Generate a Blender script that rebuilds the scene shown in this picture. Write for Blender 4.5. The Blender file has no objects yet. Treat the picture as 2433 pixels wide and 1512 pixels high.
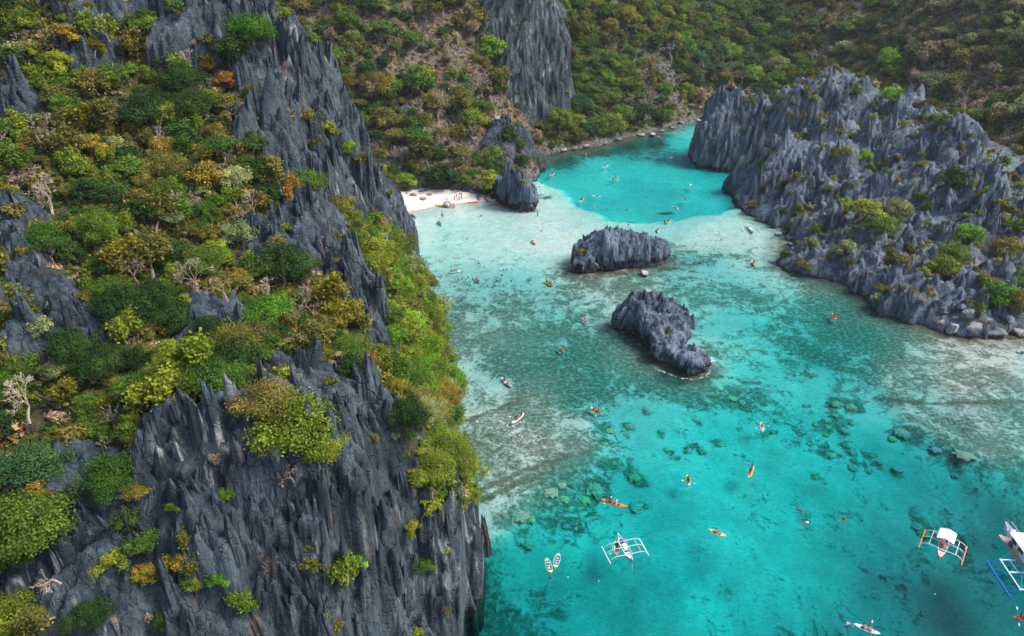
import bpy, bmesh, math, random
import numpy as np
from mathutils import Vector, Matrix

R = math.radians
random.seed(7)
rng = np.random.default_rng(11)
sc = bpy.context.scene
col = sc.collection

# ------------------------------------------------------------------ camera
CAM_H = 90.0
FPX, UC, VC = 1758.0, 1216.5, 756.0
PITCH = math.atan((756 + 190) / 1758.0)
cam_d = bpy.data.cameras.new('camera'); cam = bpy.data.objects.new('camera', cam_d); col.objects.link(cam)
cam.location = (0, 0, CAM_H); cam.rotation_euler = (math.pi / 2 - PITCH, 0, 0)
cam_d.sensor_width = 36; cam_d.lens = 36 * FPX / 2433.0
cam_d.clip_start = 1.0; cam_d.clip_end = 20000
sc.camera = cam

# ------------------------------------------------------------------ light
SUN_EL, SUN_AZ = 50.0, 92.0        # azimuth measured from +Y towards +X
world = bpy.data.worlds.new('World'); sc.world = world; world.use_nodes = True
wn = world.node_tree; wn.nodes.clear()
bg = wn.nodes.new('ShaderNodeBackground'); wo = wn.nodes.new('ShaderNodeOutputWorld')
sky = wn.nodes.new('ShaderNodeTexSky'); sky.sky_type = 'NISHITA'; sky.sun_disc = False
sky.sun_elevation = R(SUN_EL); sky.sun_rotation = R(SUN_AZ); sky.air_density = 1.0; sky.dust_density = 3.0; sky.ozone_density = 1.0
bg.inputs['Strength'].default_value = 0.125
wn.links.new(sky.outputs[0], bg.inputs[0]); wn.links.new(bg.outputs[0], wo.inputs[0])
sun_d = bpy.data.lights.new('sun', 'SUN'); sun = bpy.data.objects.new('sun', sun_d); col.objects.link(sun)
sun_d.energy = 2.2; sun_d.angle = R(24); sun_d.color = (1.0, 0.95, 0.87)
_s = Vector((math.sin(R(SUN_AZ)) * math.cos(R(SUN_EL)), math.cos(R(SUN_AZ)) * math.cos(R(SUN_EL)), math.sin(R(SUN_EL))))
sun.rotation_euler = _s.to_track_quat('Z', 'Y').to_euler()
sun.location = (0, 0, 300)
vs = sc.view_settings
sc.display_settings.display_device = 'sRGB'
vs.view_transform = 'Standard'; vs.look = 'None'; vs.gamma = 1; vs.use_curve_mapping = False; vs.exposure = 0.95
cy = sc.cycles
cy.max_bounces = 6; cy.diffuse_bounces = 2; cy.glossy_bounces = 2; cy.transmission_bounces = 3
cy.transparent_max_bounces = 10; cy.volume_bounces = 0; cy.use_denoising = True; cy.use_adaptive_sampling = True
cy.adaptive_threshold = 0.03; cy.caustics_reflective = False; cy.caustics_refractive = False

# ------------------------------------------------------------------ geometry of the view (a pixel of the photograph -> a point of the place)
def ray(u, v):
    c, s = math.cos(PITCH), math.sin(PITCH)
    a = u - UC; b = -(v - VC)
    return np.array([a, FPX * c + b * s, -FPX * s + b * c])
def Pz(u, v, z=0.0):
    d = ray(u, v); t = (z - CAM_H) / d[2]
    return np.array([d[0] * t, d[1] * t, z])
def Py(u, v, y):
    d = ray(u, v); t = y / d[1]
    return np.array([d[0] * t, y, CAM_H + d[2] * t])

# ------------------------------------------------------------------ noise
_perm = np.random.default_rng(3).permutation(256); _perm = np.concatenate([_perm, _perm])
_g = np.array([[math.cos(a), math.sin(a)] for a in np.linspace(0, 2 * math.pi, 16, endpoint=False)])
def perlin(x, y):
    xi = np.floor(x).astype(int); yi = np.floor(y).astype(int); xf = x - xi; yf = y - yi
    xi &= 255; yi &= 255
    u = xf * xf * xf * (xf * (xf * 6 - 15) + 10); v = yf * yf * yf * (yf * (yf * 6 - 15) + 10)
    def gr(ix, iy, dx, dy):
        h = _perm[_perm[ix & 255] + (iy & 255)] & 15
        return _g[h, 0] * dx + _g[h, 1] * dy
    a = gr(xi, yi, xf, yf); b = gr(xi + 1, yi, xf - 1, yf); c = gr(xi, yi + 1, xf, yf - 1); d = gr(xi + 1, yi + 1, xf - 1, yf - 1)
    return (a * (1 - u) + b * u) * (1 - v) + (c * (1 - u) + d * u) * v * 1.0
def fbm(x, y, o=4, lac=2.03, gain=.5):
    s = 0; a = 1
    for k in range(o):
        s = s + a * perlin(x + 17.3 * k, y - 9.1 * k); x = x * lac; y = y * lac; a *= gain
    return s
def ridged(x, y, o=3):
    s = 0; a = 1; t = 0
    for k in range(o):
        s = s + a * (1 - 2 * np.abs(perlin(x + 31.7 * k, y + 5.9 * k))); t += a; x = x * 2.1; y = y * 2.1; a *= .5
    return s / t

def rbf(pts, vals, smooth=0.0):
    pts = np.asarray(pts, float); vals = np.asarray(vals, float); n = len(pts)
    if vals.ndim == 1: vals = vals[:, None]
    K = np.sqrt(((pts[:, None] - pts[None]) ** 2).sum(-1) + 4.0) + np.eye(n) * -smooth
    A = np.zeros((n + 3, n + 3)); A[:n, :n] = K; A[:n, n] = 1; A[:n, n + 1:] = pts; A[n, :n] = 1; A[n + 1:, :n] = pts.T
    b = np.zeros((n + 3, vals.shape[1])); b[:n] = vals
    w = np.linalg.lstsq(A, b, rcond=None)[0]
    def f(x, y):
        sh = x.shape; x = x.ravel(); y = y.ravel(); out = np.zeros((len(x), vals.shape[1])) + w[n] + x[:, None] * w[n + 1] + y[:, None] * w[n + 2]
        for i in range(n):
            out += np.sqrt((x - pts[i, 0]) ** 2 + (y - pts[i, 1]) ** 2 + 4.0)[:, None] * w[i]
        return out.reshape(sh + (vals.shape[1],)) if vals.shape[1] > 1 else out.reshape(sh)
    return f

def in_poly(x, y, poly):
    ins = np.zeros(np.shape(x), bool); n = len(poly)
    for i in range(n):
        x1, y1 = poly[i]; x2, y2 = poly[(i + 1) % n]
        if y1 == y2: continue
        c = ((y1 > y) != (y2 > y)) & (x < (x2 - x1) * (y - y1) / (y2 - y1) + x1)
        ins ^= c
    return ins
def poly_dist(x, y, poly):
    d = np.full(np.shape(x), 1e9); n = len(poly)
    for i in range(n):
        a = np.array(poly[i], float); b = np.array(poly[(i + 1) % n], float); ab = b - a; L = (ab ** 2).sum() + 1e-9
        t = np.clip(((x - a[0]) * ab[0] + (y - a[1]) * ab[1]) / L, 0, 1)
        d = np.minimum(d, np.hypot(x - a[0] - t * ab[0], y - a[1] - t * ab[1]))
    return d

def project(x, y, z):
    c, s = math.cos(PITCH), math.sin(PITCH)
    dz = z - CAM_H
    dep = y * c - dz * s; up = y * s + dz * c
    return UC + FPX * x / dep, VC - FPX * up / dep

# ------------------------------------------------------------------ object helpers
def tag(o, label=None, cat=None, group=None, kind=None):
    if label: o['label'] = label
    if cat: o['category'] = cat
    if group: o['group'] = group
    if kind: o['kind'] = kind
    return o
def mesh_np(name, verts, faces, smooth=True, attrs=None, mats=None):
    me = bpy.data.meshes.new(name); verts = np.asarray(verts, np.float32); faces = np.asarray(faces, np.int32)
    me.vertices.add(len(verts)); me.vertices.foreach_set('co', verts.ravel())
    k = faces.shape[1]
    me.loops.add(faces.size); me.loops.foreach_set('vertex_index', faces.ravel())
    me.polygons.add(len(faces)); me.polygons.foreach_set('loop_start', np.arange(0, faces.size, k, dtype=np.int32))
    me.polygons.foreach_set('use_smooth', np.full(len(faces), smooth))
    for a, arr in (attrs or {}).items():
        at = me.attributes.new(a, 'FLOAT', 'POINT'); at.data.foreach_set('value', np.asarray(arr, np.float32).ravel())
    for m in (mats or []): me.materials.append(m)
    me.update(calc_edges=True)
    return me
def link(name, me, parent=None):
    o = bpy.data.objects.new(name, me); col.objects.link(o)
    if parent: o.parent = parent
    return o
def grid_faces(ny, nx, keep=None):
    i = np.arange(ny * nx).reshape(ny, nx)
    f = np.stack([i[:-1, :-1], i[:-1, 1:], i[1:, 1:], i[1:, :-1]], -1)
    if keep is not None: f = f[keep]
    return f.reshape(-1, 4)

class MB:
    """collects simple shapes into one mesh"""
    def __init__(s): s.v = []; s.f = []; s.m = []
    def add(s, vs_, fs, mi=0):
        k = len(s.v); s.v += [tuple(map(float, p)) for p in vs_]; s.f += [tuple(k + i for i in q) for q in fs]; s.m += [mi] * len(fs)
    def box(s, c, d, rz=0, mi=0, rot=None):
        M = rot if rot is not None else Matrix.Rotation(rz, 3, 'Z')
        vs_ = [Vector(c) + M @ Vector((sx * d[0] / 2, sy * d[1] / 2, sz * d[2] / 2)) for sx in (-1, 1) for sy in (-1, 1) for sz in (-1, 1)]
        s.add(vs_, [(0, 1, 3, 2), (4, 6, 7, 5), (0, 4, 5, 1), (2, 3, 7, 6), (0, 2, 6, 4), (1, 5, 7, 3)], mi)
    def tube(s, pts, rad, n=6, mi=0, caps=True):
        pts = [Vector(p) for p in pts]; rr = rad if isinstance(rad, (list, tuple)) else [rad] * len(pts)
        k = len(s.v); rings = []
        for i, p in enumerate(pts):
            t = (pts[min(i + 1, len(pts) - 1)] - pts[max(i - 1, 0)]).normalized()
            a = t.orthogonal().normalized() if i == 0 else (prev - t * prev.dot(t)).normalized()
            prev = a; b = t.cross(a)
            rings.append([p + (a * math.cos(2 * math.pi * j / n) + b * math.sin(2 * math.pi * j / n)) * rr[i] for j in range(n)])
        vs_ = [q for r in rings for q in r]; fs = []
        for i in range(len(pts) - 1):
            for j in range(n):
                fs.append((i * n + j, i * n + (j + 1) % n, (i + 1) * n + (j + 1) % n, (i + 1) * n + j))
        if caps: fs += [tuple(range(n))[::-1], tuple(range((len(pts) - 1) * n, len(pts) * n))]
        s.add(vs_, fs, mi)
    def loft(s, rings, mi=0, caps=True, closed=True):
        n = len(rings[0]); vs_ = [q for r in rings for q in r]; fs = []
        for i in range(len(rings) - 1):
            for j in range(n if closed else n - 1):
                fs.append((i * n + j, i * n + (j + 1) % n, (i + 1) * n + (j + 1) % n, (i + 1) * n + j))
        if caps: fs += [tuple(range(n))[::-1], tuple(range((len(rings) - 1) * n, len(rings) * n))]
        s.add(vs_, fs, mi)
    def mesh(s, name, mats, smooth=False):
        me = bpy.data.meshes.new(name); me.from_pydata(s.v, [], s.f)
        me.polygons.foreach_set('material_index', s.m); me.polygons.foreach_set('use_smooth', [smooth] * len(s.f))
        for m in (mats if isinstance(mats, (list, tuple)) else [mats]): me.materials.append(m)
        me.update(); return me
    def build(s, name, mats, parent=None, smooth=False): return link(name, s.mesh(name, mats, smooth), parent)

# ------------------------------------------------------------------ materials
def new_mat(name):
    m = bpy.data.materials.new(name); m.use_nodes = True; nt = m.node_tree; nt.nodes.clear()
    return m, nt, nt.nodes, nt.links
class NT:
    def __init__(s, name): s.m, s.nt, s.n, s.l = new_mat(name)
    def node(s, t, **kw):
        n = s.n.new(t)
        for k, v in kw.items():
            if k.startswith('i_'): n.inputs[k[2:].replace('_', ' ')].default_value = v
            else: setattr(n, k, v)
        return n
    def coords(s, scale=(1, 1, 1)):
        g = s.node('ShaderNodeNewGeometry'); mp = s.node('ShaderNodeMapping'); mp.inputs['Scale'].default_value = scale
        s.l.new(g.outputs['Position'], mp.inputs[0]); return mp.outputs[0]
    def noise(s, vec, scale, detail=4, rough=.55, dist=0, typ='FBM'):
        n = s.node('ShaderNodeTexNoise'); n.inputs['Scale'].default_value = scale; n.inputs['Detail'].default_value = detail
        n.inputs['Roughness'].default_value = rough; n.inputs['Distortion'].default_value = dist
        s.l.new(vec, n.inputs['Vector']); return n.outputs['Fac']
    def voro(s, vec, scale, feature='F1', out='Distance', rnd=1):
        n = s.node('ShaderNodeTexVoronoi'); n.feature = feature; n.inputs['Scale'].default_value = scale; n.inputs['Randomness'].default_value = rnd
        s.l.new(vec, n.inputs['Vector']); return n.outputs[out]
    def ramp(s, fac, stops, interp='LINEAR'):
        n = s.node('ShaderNodeValToRGB'); cr = n.color_ramp; cr.interpolation = interp
        while len(cr.elements) > len(stops): cr.elements.remove(cr.elements[-1])
        while len(cr.elements) < len(stops): cr.elements.new(.5)
        for e, (p, c) in zip(cr.elements, stops):
            e.position = p; e.color = (c, c, c, 1) if not hasattr(c, '__len__') else (*c, 1)
        s.l.new(fac, n.inputs[0]); return n.outputs[0]
    def mix(s, fac, a, b, mode='MIX'):
        n = s.node('ShaderNodeMix', data_type='RGBA', blend_type=mode); 
        for sock, val in ((n.inputs[0], fac), (n.inputs[6], a), (n.inputs[7], b)):
            if isinstance(val, bpy.types.NodeSocket): s.l.new(val, sock)
            elif hasattr(val, '__len__'): sock.default_value = (*val, 1)
            else: sock.default_value = val
        return n.outputs[2]
    def math(s, op, a, b=0.0, clamp=False):
        n = s.node('ShaderNodeMath', operation=op, use_clamp=clamp)
        for sock, val in ((n.inputs[0], a), (n.inputs[1], b)):
            if isinstance(val, bpy.types.NodeSocket): s.l.new(val, sock)
            else: sock.default_value = val
        return n.outputs[0]
    def attr(s, name):
        n = s.node('ShaderNodeAttribute', attribute_name=name); return n.outputs['Fac']
    def bump(s, h, strength=.5, dist=.2, normal=None):
        n = s.node('ShaderNodeBump'); n.inputs['Strength'].default_value = strength; n.inputs['Distance'].default_value = dist
        s.l.new(h, n.inputs['Height'])
        if normal: s.l.new(normal, n.inputs['Normal'])
        return n.outputs[0]
    def bsdf(s, color, rough=.8, normal=None, spec=.3, extra=None):
        b = s.node('ShaderNodeBsdfPrincipled')
        if isinstance(color, bpy.types.NodeSocket): s.l.new(color, b.inputs['Base Color'])
        else: b.inputs['Base Color'].default_value = (*color, 1)
        if isinstance(rough, bpy.types.NodeSocket): s.l.new(rough, b.inputs['Roughness'])
        else: b.inputs['Roughness'].default_value = rough
        b.inputs['Specular IOR Level'].default_value = spec
        if normal: s.l.new(normal, b.inputs['Normal'])
        return b
    def out(s, sh, vol=None):
        o = s.node('ShaderNodeOutputMaterial'); s.l.new(sh, o.inputs[0])
        if vol: s.l.new(vol, o.inputs[1])
        return s.m

def m_rock(name, base=(.085, .112, .14), light=(.17, .2, .23), stain=.5, litter=None):
    t = NT(name)
    fine = t.coords((1, 1, .09)); pos = t.coords()
    n1 = t.noise(fine, .55, 6, .62); n2 = t.noise(fine, 2.6, 5, .6); n3 = t.noise(pos, .09, 3, .5)
    c = t.ramp(n1, [(.32, tuple(b * .42 for b in base)), (.5, base), (.68, light)])
    c = t.mix(t.ramp(n3, [(.4, 0), (.65, .55)]), c, tuple(b * 1.25 for b in light))
    c = t.mix(.55, c, t.ramp(n2, [(.32, (.25, .25, .25)), (.5, (.5, .5, .5)), (.7, (.85, .85, .85))]), 'OVERLAY')
    # pale calcite streaks and rusty stains low on the faces
    sep = t.node('ShaderNodeSeparateXYZ'); g = t.node('ShaderNodeNewGeometry'); t.l.new(g.outputs['Position'], sep.inputs[0])
    nrm = t.node('ShaderNodeSeparateXYZ'); t.l.new(g.outputs['Normal'], nrm.inputs[0])
    steep = t.ramp(nrm.outputs[2], [(.25, 1), (.6, 0)])
    st = t.noise(t.coords((.9, .9, .07)), .9, 4, .6); patch = t.noise(pos, .06, 2)
    stf = t.math('MULTIPLY', t.ramp(st, [(.54, 0), (.66, 1)]), t.math('MULTIPLY', steep, t.ramp(patch, [(.46, 0), (.6, stain)])))
    low = t.math('MULTIPLY', t.ramp(sep.outputs[2], [(0, 1), (.022, .0)]), .0)
    c = t.mix(stf, c, (.42, .42, .42))
    rust = t.math('MULTIPLY', t.ramp(t.noise(t.coords((1, 1, .3)), .35, 5, .6), [(.6, 0), (.7, .5)]), steep)
    c = t.mix(t.math('MULTIPLY', rust, stain), c, (.23, .14, .09))
    if litter:
        lf = t.math('MULTIPLY', t.attr('veg'), t.ramp(t.math('ADD', nrm.outputs[2], t.math('MULTIPLY', t.math('SUBTRACT', n2, .5), .5)), [(.3, 0), (.5, 1)]))
        lc = t.ramp(t.noise(pos, 1.6, 5, .7), [(.3, tuple(x * .45 for x in litter)), (.5, litter), (.7, tuple(min(1, x * 1.7) for x in litter))])
        lc = t.mix(t.ramp(t.noise(pos, .4, 3), [(.5, 0), (.62, .8)]), lc, (.045, .06, .018))
        c = t.mix(lf, c, lc)
    # tide band: brown wet rock near the waterline
    zf = t.math('ADD', sep.outputs[2], t.math('MULTIPLY', t.noise(pos, .8, 3), 1.2))
    c = t.mix(t.ramp(t.math('MULTIPLY', zf, .5), [(.35, .85), (.62, 0)]), c, (.075, .055, .04))
    h = t.math('ADD', t.math('MULTIPLY', n2, .6), t.math('MULTIPLY', n1, .9))
    h = t.math('ADD', h, t.math('MULTIPLY', t.ramp(t.noise(t.coords((.5, .5, 1.6)), .8, 3, .6), [(.44, 0), (.47, 1)]), .6))
    h = t.math('ADD', h, t.math('MULTIPLY', t.voro(t.coords((1, 1, .35)), 1.5), -.4))
    # narrow wandering joints between the blocks
    wv = t.node('ShaderNodeTexNoise'); wv.inputs['Scale'].default_value = .5; wv.inputs['Detail'].default_value = 3; t.l.new(pos, wv.inputs['Vector'])
    va = t.node('ShaderNodeVectorMath', operation='MULTIPLY_ADD'); t.l.new(wv.outputs['Color'], va.inputs[0]); va.inputs[1].default_value = (2.2, 2.2, 1.2); t.l.new(t.coords((1, 1, .24)), va.inputs[2])
    ck = t.voro(va.outputs[0], .42, 'DISTANCE_TO_EDGE'); h = t.math('ADD', h, t.math('MULTIPLY', t.ramp(ck, [(0, 0), (.035, 1)]), t.math('MULTIPLY', t.ramp(n3, [(.38, 0), (.55, .9)]), 1.0)))
    h = t.math('ADD', h, t.math('MULTIPLY', t.noise(t.coords((1, 1, .12)), 6, 3), .35))
    return t.out(t.bsdf(c, .85, t.bump(h, .8, .4), .25).outputs[0])

def m_plain(name, c, rough=.5, spec=.4, var=.12):
    t = NT(name); n = t.noise(t.coords(), 3.0, 3)
    cc = t.ramp(n, [(.3, tuple(x * (1 - var) for x in c)), (.7, tuple(min(1, x * (1 + var)) for x in c))])
    return t.out(t.bsdf(cc, rough, None, spec).outputs[0])

M_CLIFF = m_rock('slate_karst', (.023, .037, .050), (.075, .10, .122), .9, (.06, .048, .028))
M_HEAD = m_rock('pale_karst', (.058, .085, .114), (.165, .208, .25), .35, (.2, .15, .1))
M_ISLE = m_rock('islet_karst', (.055, .08, .112), (.15, .19, .24), .3)
# ------------------------------------------------------------------ height fields
FIELDS = []      # (name, x0, y0, res, Z array)
class Field:
    def __init__(s, name, x0, x1, y0, y1, res):
        s.name = name; s.x0, s.y0, s.res = x0, y0, res
        s.xs = np.arange(x0, x1 + res * .5, res); s.ys = np.arange(y0, y1 + res * .5, res)
        s.X, s.Y = np.meshgrid(s.xs, s.ys); s.Z = None
    def sample(s, x, y, arr=None):
        A = s.Z if arr is None else arr
        fx = (np.asarray(x) - s.x0) / s.res; fy = (np.asarray(y) - s.y0) / s.res
        ok = (fx >= 0) & (fy >= 0) & (fx < A.shape[1] - 1.001) & (fy < A.shape[0] - 1.001)
        fx = np.clip(fx, 0, A.shape[1] - 1.001); fy = np.clip(fy, 0, A.shape[0] - 1.001)
        i = fx.astype(int); j = fy.astype(int); a = fx - i; b = fy - j
        z = (A[j, i] * (1 - a) + A[j, i + 1] * a) * (1 - b) + (A[j + 1, i] * (1 - a) + A[j + 1, i + 1] * a) * b
        return np.where(ok, z, -50.0)
    def slope(s):
        gy, gx = np.gradient(s.Z, s.res); return np.hypot(gx, gy)
    def build(s, mat, attrs=None, keep=None, smooth=True):
        V = np.stack([s.X, s.Y, s.Z], -1).reshape(-1, 3)
        me = mesh_np(s.name, V, grid_faces(*s.Z.shape, keep=keep), smooth, attrs, [mat])
        o = link(s.name, me); s.obj = o; return o

def stamp(F, spikes, warp):
    """union of fluted karst spires: (x, y, top, radius, drop, aspect, angle, power)"""
    Z = F.Z; n = F.res
    for (px, py, top, rad, drop, asp, ang, pw) in spikes:
        L = rad * 1.0 / max(asp, .2) if asp < 1 else rad
        L = rad * 2.1
        i0 = max(0, int((px - L - F.x0) / n)); i1 = min(Z.shape[1], int((px + L - F.x0) / n) + 2)
        j0 = max(0, int((py - L - F.y0) / n)); j1 = min(Z.shape[0], int((py + L - F.y0) / n) + 2)
        if i1 <= i0 or j1 <= j0: continue
        X = F.X[j0:j1, i0:i1] - px; Y = F.Y[j0:j1, i0:i1] - py
        ca, sa = math.cos(ang), math.sin(ang)
        a = X * ca + Y * sa; b = -X * sa + Y * ca
        wv = warp[j0:j1, i0:i1]
        # blade: length along a, width across b; crest stepped
        r = np.sqrt((a * asp) ** 2 + b ** 2 + .02) / rad
        r = r * (1 - .26 * wv) 
        th = np.arctan2(b, a * asp)
        r = r * (1 + .07 * np.cos(th * 9 + px * 7) + .05 * np.cos(th * 17 + py * 3))
        h = top - drop * np.power(np.clip(r, 0, None), pw)
        # the crest of a blade runs unevenly
        h += (perlin(a * 1.1 + px, np.full_like(a, py * .37)) * .9) * np.clip(1 - r, 0, 1) * min(1.6, drop * .22)
        Z[j0:j1, i0:i1] = np.maximum(Z[j0:j1, i0:i1], h)

def raymarch(U, V, fields, y0=35., y1=640., step=.8):
    """first hit of the photograph's sight lines with the height fields; returns x, y, z, field index"""
    U = np.asarray(U, float); V = np.asarray(V, float)
    c, s = math.cos(PITCH), math.sin(PITCH); A = U - UC; B = -(V - VC)
    dx = A; dy = FPX * c + B * s; dz = -FPX * s + B * c
    dx = dx / dy; dz = dz / dy
    out = np.full((len(U), 4), np.nan); live = np.ones(len(U), bool); y = y0
    while y < y1 and live.any():
        idx = np.where(live)[0]; x = dx[idx] * y; z = CAM_H + dz[idx] * y
        best = np.full(len(idx), -1); 
        for k, F in enumerate(fields):
            h = F.sample(x, np.full(len(idx), y))
            best = np.where(h >= z, k, best)
        hit = best >= 0; w0 = (z <= -12) & ~hit
        out[idx[hit]] = np.stack([x, np.full(len(idx), y), z, best], -1)[hit]
        live[idx[hit]] = False; live[idx[w0]] = False
        y += step if y < 180 else step * 1.8
    return out

# ---- left cliff -----------------------------------------------------------------
cl = []
for (u, v) in [(1085, 1530), (1062, 1400), (1110, 1345), (1132, 1325), (1118, 1230), (1100, 1150), (1078, 1020), (1045, 880), (1005, 740), (962, 625), (935, 555), (918, 512)]:
    p = Pz(u - (30 if v > 1290 else 14 if v > 1100 else 0), v, 0); cl.append(p); q = p + np.array([4.0, 2.0, 0]); q[2] = -9; cl.append(q); q = p + np.array([12.0, 3.0, 0]); q[2] = -16; cl.append(q)
for (u, v, y) in [(1085, 1215, 86), (1060, 1180, 87), (1035, 1260, 82.5), (985, 1400, 75), (1000, 1240, 80), (1010, 1120, 88), (1000, 1000, 98), (990, 850, 116), (960, 700, 142), (930, 600, 172), (900, 530, 196),
                  (800, 1500, 66), (800, 1300, 70), (800, 1100, 74), (800, 900, 82), (800, 750, 98), (800, 600, 118), (800, 450, 138), (790, 300, 150), (775, 180, 156), (870, 390, 182), (905, 460, 207),
                  (650, 1500, 61), (650, 1300, 66), (650, 1060, 70), (650, 900, 80), (650, 750, 93), (650, 600, 108), (650, 450, 124), (650, 300, 137), (650, 150, 150), (690, 120, 152), (640, 30, 160),
                  (450, 1500, 57), (450, 1300, 62), (450, 1050, 68), (450, 900, 77), (450, 750, 89), (450, 600, 102), (450, 450, 117), (450, 300, 131), (450, 150, 145), (450, 60, 151), (450, -20, 153),
                  (230, 1500, 56), (230, 1300, 61), (230, 1080, 70), (230, 900, 78), (230, 750, 88), (230, 600, 100), (230, 450, 114), (230, 300, 128), (230, 150, 142), (230, -20, 153),
                  (0, 1500, 55), (0, 1250, 63), (0, 1050, 70), (0, 800, 82), (0, 600, 96), (0, 400, 112), (0, 200, 133), (0, 0, 148),
                  (-250, 1500, 52), (-250, 1200, 62), (-250, 800, 80), (-250, 400, 112), (-250, 0, 150)]:
    cl.append(Py(u, v, y))
for p in [(-20, 48, -4), (-60, 38, 2), (-110, 40, 20), (-45, 40, -2), (-70, 190, 24), (-58, 215, 6), (-95, 185, 70), (-95, 215, 40), (-130, 180, 95), (-170, 190, 110), (-200, 120, 90), (-200, 60, 45), (-80, 250, 8), (-120, 240, 40), (-150, 225, 70)]:
    cl.append(np.array(p, float))
cl = np.array(cl)
fcl = rbf(cl[:, :2], cl[:, 2])
CL = Field('cliff', -135, 14, 44, 252, .34)
CL.Z = fcl(CL.X, CL.Y)

ROCK_CL = [  # bare rock on the cliff (outline in the photograph)
    [(290, -60), (650, -60), (668, 40), (610, 75), (520, 90), (420, 40), (310, 30)], [(150, -40), (250, -40), (240, 150), (160, 170)],
    [(0, 200), (75, 205), (85, 300), (0, 290)], [(555, 130), (640, 100), (735, 150), (800, 150), (850, 300), (900, 420), (945, 520), (880, 500), (790, 480), (740, 470), (640, 400), (570, 320)],
    [(680, 480), (750, 480), (760, 640), (570, 640), (575, 550)], [(785, 650), (850, 622), (895, 680), (915, 800), (850, 800), (800, 720)], [(0, 440), (55, 440), (55, 600), (0, 600)],
    [(30, 650), (120, 650), (250, 760), (240, 840), (30, 835)], [(440, 720), (570, 735), (600, 800), (560, 830), (480, 810)],
    [(610, 835), (720, 860), (860, 890), (905, 900), (950, 1040), (985, 1180), (1060, 1080), (1140, 1120), (1150, 1340), (1060, 1370), (1090, 1540), (380, 1540), (370, 1400), (150, 1330), (100, 1180), (180, 1090), (330, 1110), (380, 1010), (620, 1010)],
]
pu, pv = project(CL.X, CL.Y, CL.Z)
rockm = np.zeros(CL.Z.shape)
wob = fbm(CL.X * .12, CL.Y * .12, 3) * 45
for P_ in ROCK_CL: rockm = np.maximum(rockm, in_poly(pu + wob, pv + wob * .8, P_))
CL.rock = rockm
w1 = ridged(CL.X * .55, CL.Y * .55, 3); w2 = ridged(CL.X * 1.25, CL.Y * 1.25, 2)
warp = w1 * .65 + w2 * .35
sl0 = np.clip(CL.slope(), 0, 6)
CL.Z = CL.Z + fbm(CL.X * .09, CL.Y * .09, 3) * 2.2 + (sl0 * .55 + .5) * (w1 * .55 + w2 * .3) * (rockm * .8 + .2)
CL.Z = np.where(CL.Z > -4, CL.Z, CL.Z)
base = CL.Z.copy()
sp = []
def add_spikes(F, base, uv, n, hmin, hmax, rmin, rmax, ang=None, fields=None, seed=0, up=None, pw=(1.1, 2.0), asp=(.35, .8)):
    rg = np.random.default_rng(seed)
    u0, v0 = np.min(uv, 0); u1, v1 = np.max(uv, 0)
    U = rg.uniform(u0, u1, n * 3); V = rg.uniform(v0, v1, n * 3); k = in_poly(U, V, uv); U = U[k][:n]; V = V[k][:n]
    hit = raymarch(U, V, [F])
    out = []
    for q in hit[~np.isnan(hit[:, 0])]:
        H = rg.uniform(hmin, hmax) * (1.0 if rg.random() > .15 else 1.5); r = rg.uniform(rmin, rmax) * (H / hmax + .35)
        a = (ang if ang is not None else 0) + rg.normal(0, .5)
        zb = float(F.sample(np.array([q[0]]), np.array([q[1]]))[0])
        out.append((q[0], q[1], zb + H, r, H * 1.9 + 2.2, rg.uniform(*asp), a, rg.uniform(*pw)))
    return out
dens = [26, 10, 12, 60, 20, 22, 10, 26, 14, 170]
for k, P_ in enumerate(ROCK_CL):
    big = k in (3, 5)
    sp += add_spikes(CL, base, np.array(P_, float), dens[k], 1.2 if k != 9 else .8, 5.0 if big else 3.2, 1.4, 3.0, ang=.15, seed=k)
    sp += add_spikes(CL, base, np.array(P_, float), int(dens[k] * 1.5), .6, 1.9, .7, 1.4, ang=.2, seed=50 + k)
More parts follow.
